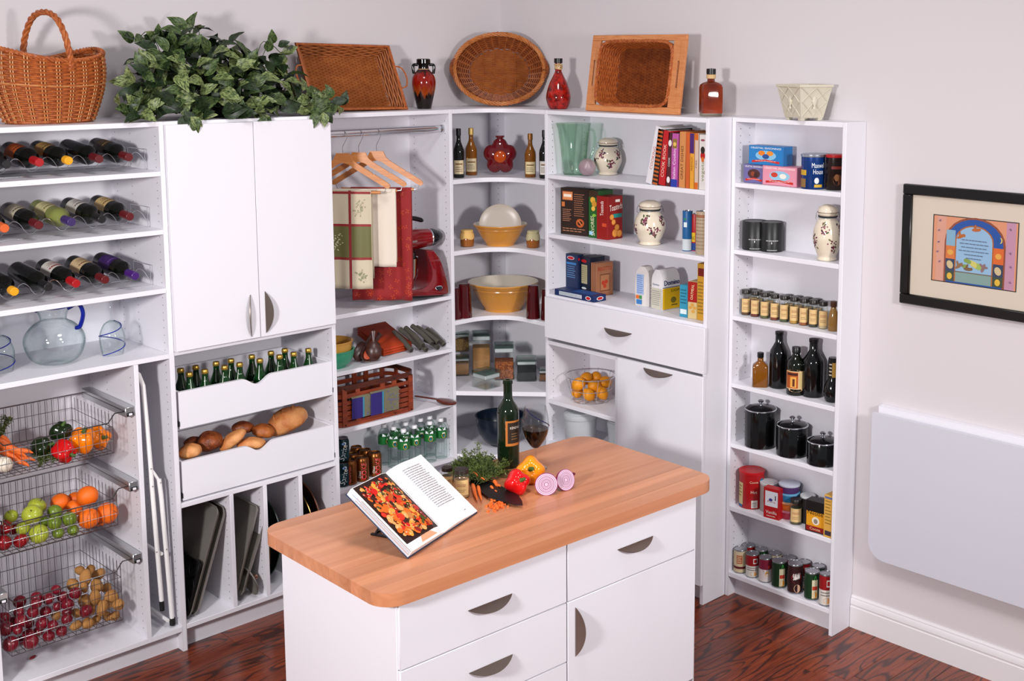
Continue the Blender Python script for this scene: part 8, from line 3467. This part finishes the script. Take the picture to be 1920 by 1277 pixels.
def half_onion(px, py, rp, yaw, label, tipped, tail=False):
    p = stand(px, py, ZT, 0)
    r_ = rp * mpp(p)
    t = thing('half_onion', label, 'onion')
    h = Vector((p.x - CAM.x, p.y - CAM.y, 0)).normalized()
    c = p + h * r_ * .35 + Vector((0, 0, r_ * .97))
    f = facing(c) + yaw
    t.location = c
    t.rotation_euler = (tipped, 0, f)
    m = M()
    n, k = 28, 9
    pr = [(r_ * math.cos(q), r_ * .95 * math.sin(q)) for q in [PI / 2 * i / k for i in range(k + 1)]]
    m.lathe([(max(a, 0) if a > 1e-5 else 0, b) for a, b in pr], n)
    m.xf(Matrix.Rotation(-PI / 2, 4, 'X'))
    m.build('onion_skin', OSK, t, smooth=70)
    a = Art()
    a.disc(0, 0, r_, r_, '#8a3468', 28).disc(0, 0, r_ * .95, r_ * .95, '#cdb0c4', 28)
    for i, q in enumerate((.84, .70, .57, .45, .33, .21)):
        w2 = .045 if i % 2 else .03
        P_, F_ = [], []
        for k_ in range(28):
            th_ = 2 * PI * k_ / 28
            for e_ in (q - w2, q):
                P_.append((r_ * e_ * math.cos(th_), r_ * e_ * math.sin(th_)))
        for k_ in range(28):
            j_ = (k_ + 1) % 28
            F_.append((2 * k_, 2 * j_, 2 * j_ + 1, 2 * k_ + 1))
        a.poly(P_, '#7d3a68', F_)
    a.build(t, lambda u, v, hh: (u, -hh, v), 'cut_face', step=.00012, base=.0002)
    if tail:
        M().tube(smoothpath([(r_ * .9, r_ * .3, r_ * .1), (r_ * 1.15, r_ * .35, r_ * .25), (r_ * 1.2, r_ * .3, r_ * .45)], 4), [r_ * .12] * 5 + [r_ * .18] * 3 + [r_ * .05], 6).build('dry_tail', mat('onion_tail', '#6a2030', .6), t)


half_onion(1024.5, 931, 21.5, .05, 'halved purple onion showing its rings toward the front', -.12)
half_onion(1061, 921, 20.0, .62, 'halved purple onion turned aside with its dry tail', -.30, True)

# ---- spice jars on the worktop
spice(866, 934.7, 878.6, ZT, '#b08a60', 'tan', 'large spice jar of tan spice beside the cook book', half=14.8, lim=None)
spice(839, 925, 875.5, ZT, '#8a8068', 'grey', 'spice jar with black lid behind the cook book corner', half=11.5, lim=None, back=.02)

# ---- knife
c8 = lambda x, y: (820 + x / 4.73, 700 + y / 4.73)
KB = mat('dark_blade', '#101113', .4, metal=.2)
kp = [at(*c8(x, y), z=ZT + .012) for x, y in ((292, 905), (470, 965), (640, 1035), (720, 1085), (752, 1135), (758, 1172), (690, 1168), (560, 1135), (450, 1100), (385, 1050), (300, 940))]
c0 = sum(kp, Vector()) / len(kp)
kn = thing('chef_knife', 'large dark chef knife lying among the carrots', 'knife', (c0.x, c0.y, ZT + .004))
M().prism([(p.x - c0.x, p.y - c0.y) for p in kp], .007, .0095).build('blade', KB, kn, smooth=30)
d_ = (kp[0] + kp[-1]) / 2 - c0
dn = (d_ - (kp[4] - c0)).normalized()
hd0 = d_ + dn * -.02
M().tube([Vector((hd0.x, hd0.y, .009)), Vector((hd0.x, hd0.y, .009)) + Vector((dn.x, dn.y, 0)) * .05, Vector((hd0.x, hd0.y, .010)) + Vector((dn.x, dn.y, 0)) * .13], [(.009, .012), (.010, .013), (.009, .012)], 10).build('handle', BLACKP, kn, smooth=60)

# ---- carrots with greens
for (a, b, r_, z0, z1) in (((312, 985), (352, 1128), 19, .016, .014), ((360, 1000), (392, 1130), 16, .015, .012), ((370, 890), (440, 960), 20, .03, .02), ((310, 890), (420, 950), 17, .04, .03), ((500, 960), (560, 1010), 18, .02, .016), ((470, 1005), (530, 1060), 12, .012, .01)):
    q0, q1 = at(*c8(*a), z=ZT + z0), at(*c8(*b), z=ZT + z1)
    carrot(q0, q1, r_ / 4.73 * mpp(q1), 'orange carrot lying around the knife on the worktop', 'carrots on the worktop')
fm = M()
rg_ = random.Random(8)
base = at(*c8(420, 960), z=ZT + .02)
for i in range(105):
    px, py = c8(rg_.uniform(100, 620), 0)[0], 0
    x = (px - 820) * 4.73
    top = 790 - 150 * math.exp(-((x - 330) / 120) ** 2) - 40 * math.exp(-((x - 520) / 90) ** 2)
    yy_ = rg_.uniform(top + 20, 930)
    q = at(px, 700 + yy_ / 4.73, z=ZT + max(.01, (950 - yy_) / 4.73 * .0020 * .55))
    r0 = base + Vector((rg_.uniform(-.05, .05), rg_.uniform(-.02, .09), rg_.uniform(0, .02)))
    frond(fm, r0, q, 3, .01, .022, rg_)
zmin = ZT + .002
fm.v = [(x - base.x, y - base.y, max(z, zmin) - ZT) for x, y, z in fm.v]
fm.build('carrot_tops', FROND, None, (base.x, base.y, ZT), smooth=None, label='bushy green carrot tops heaped behind the knife', cat='greens', kind='stuff')
dm = M()
for i in range(60):
    px, py = c8(rg_.gauss(530, 42), rg_.gauss(1180, 20))
    q = at(px, py, z=ZT)
    s_ = rg_.uniform(.0030, .0045)
    z = ZT + s_ * .8 + (.005 if rg_.random() < .3 else 0)
    st0 = len(dm.v)
    dm.box(-s_, s_, -s_, s_, -s_ * .8, s_ * .8, .0006)
    dm.xf(Matrix.Translation((q.x, q.y, z)) @ Matrix.Rotation(rg_.uniform(0, 3), 4, 'Z'), st0)
c0 = at(930, 950, z=ZT)
dm.v = [(x - c0.x, y - c0.y, z - ZT) for x, y, z in dm.v]
dm.build('diced_carrot', CARR, None, (c0.x, c0.y, ZT), smooth=30, label='small heap of diced carrot in front of the knife', cat='carrot', kind='stuff')
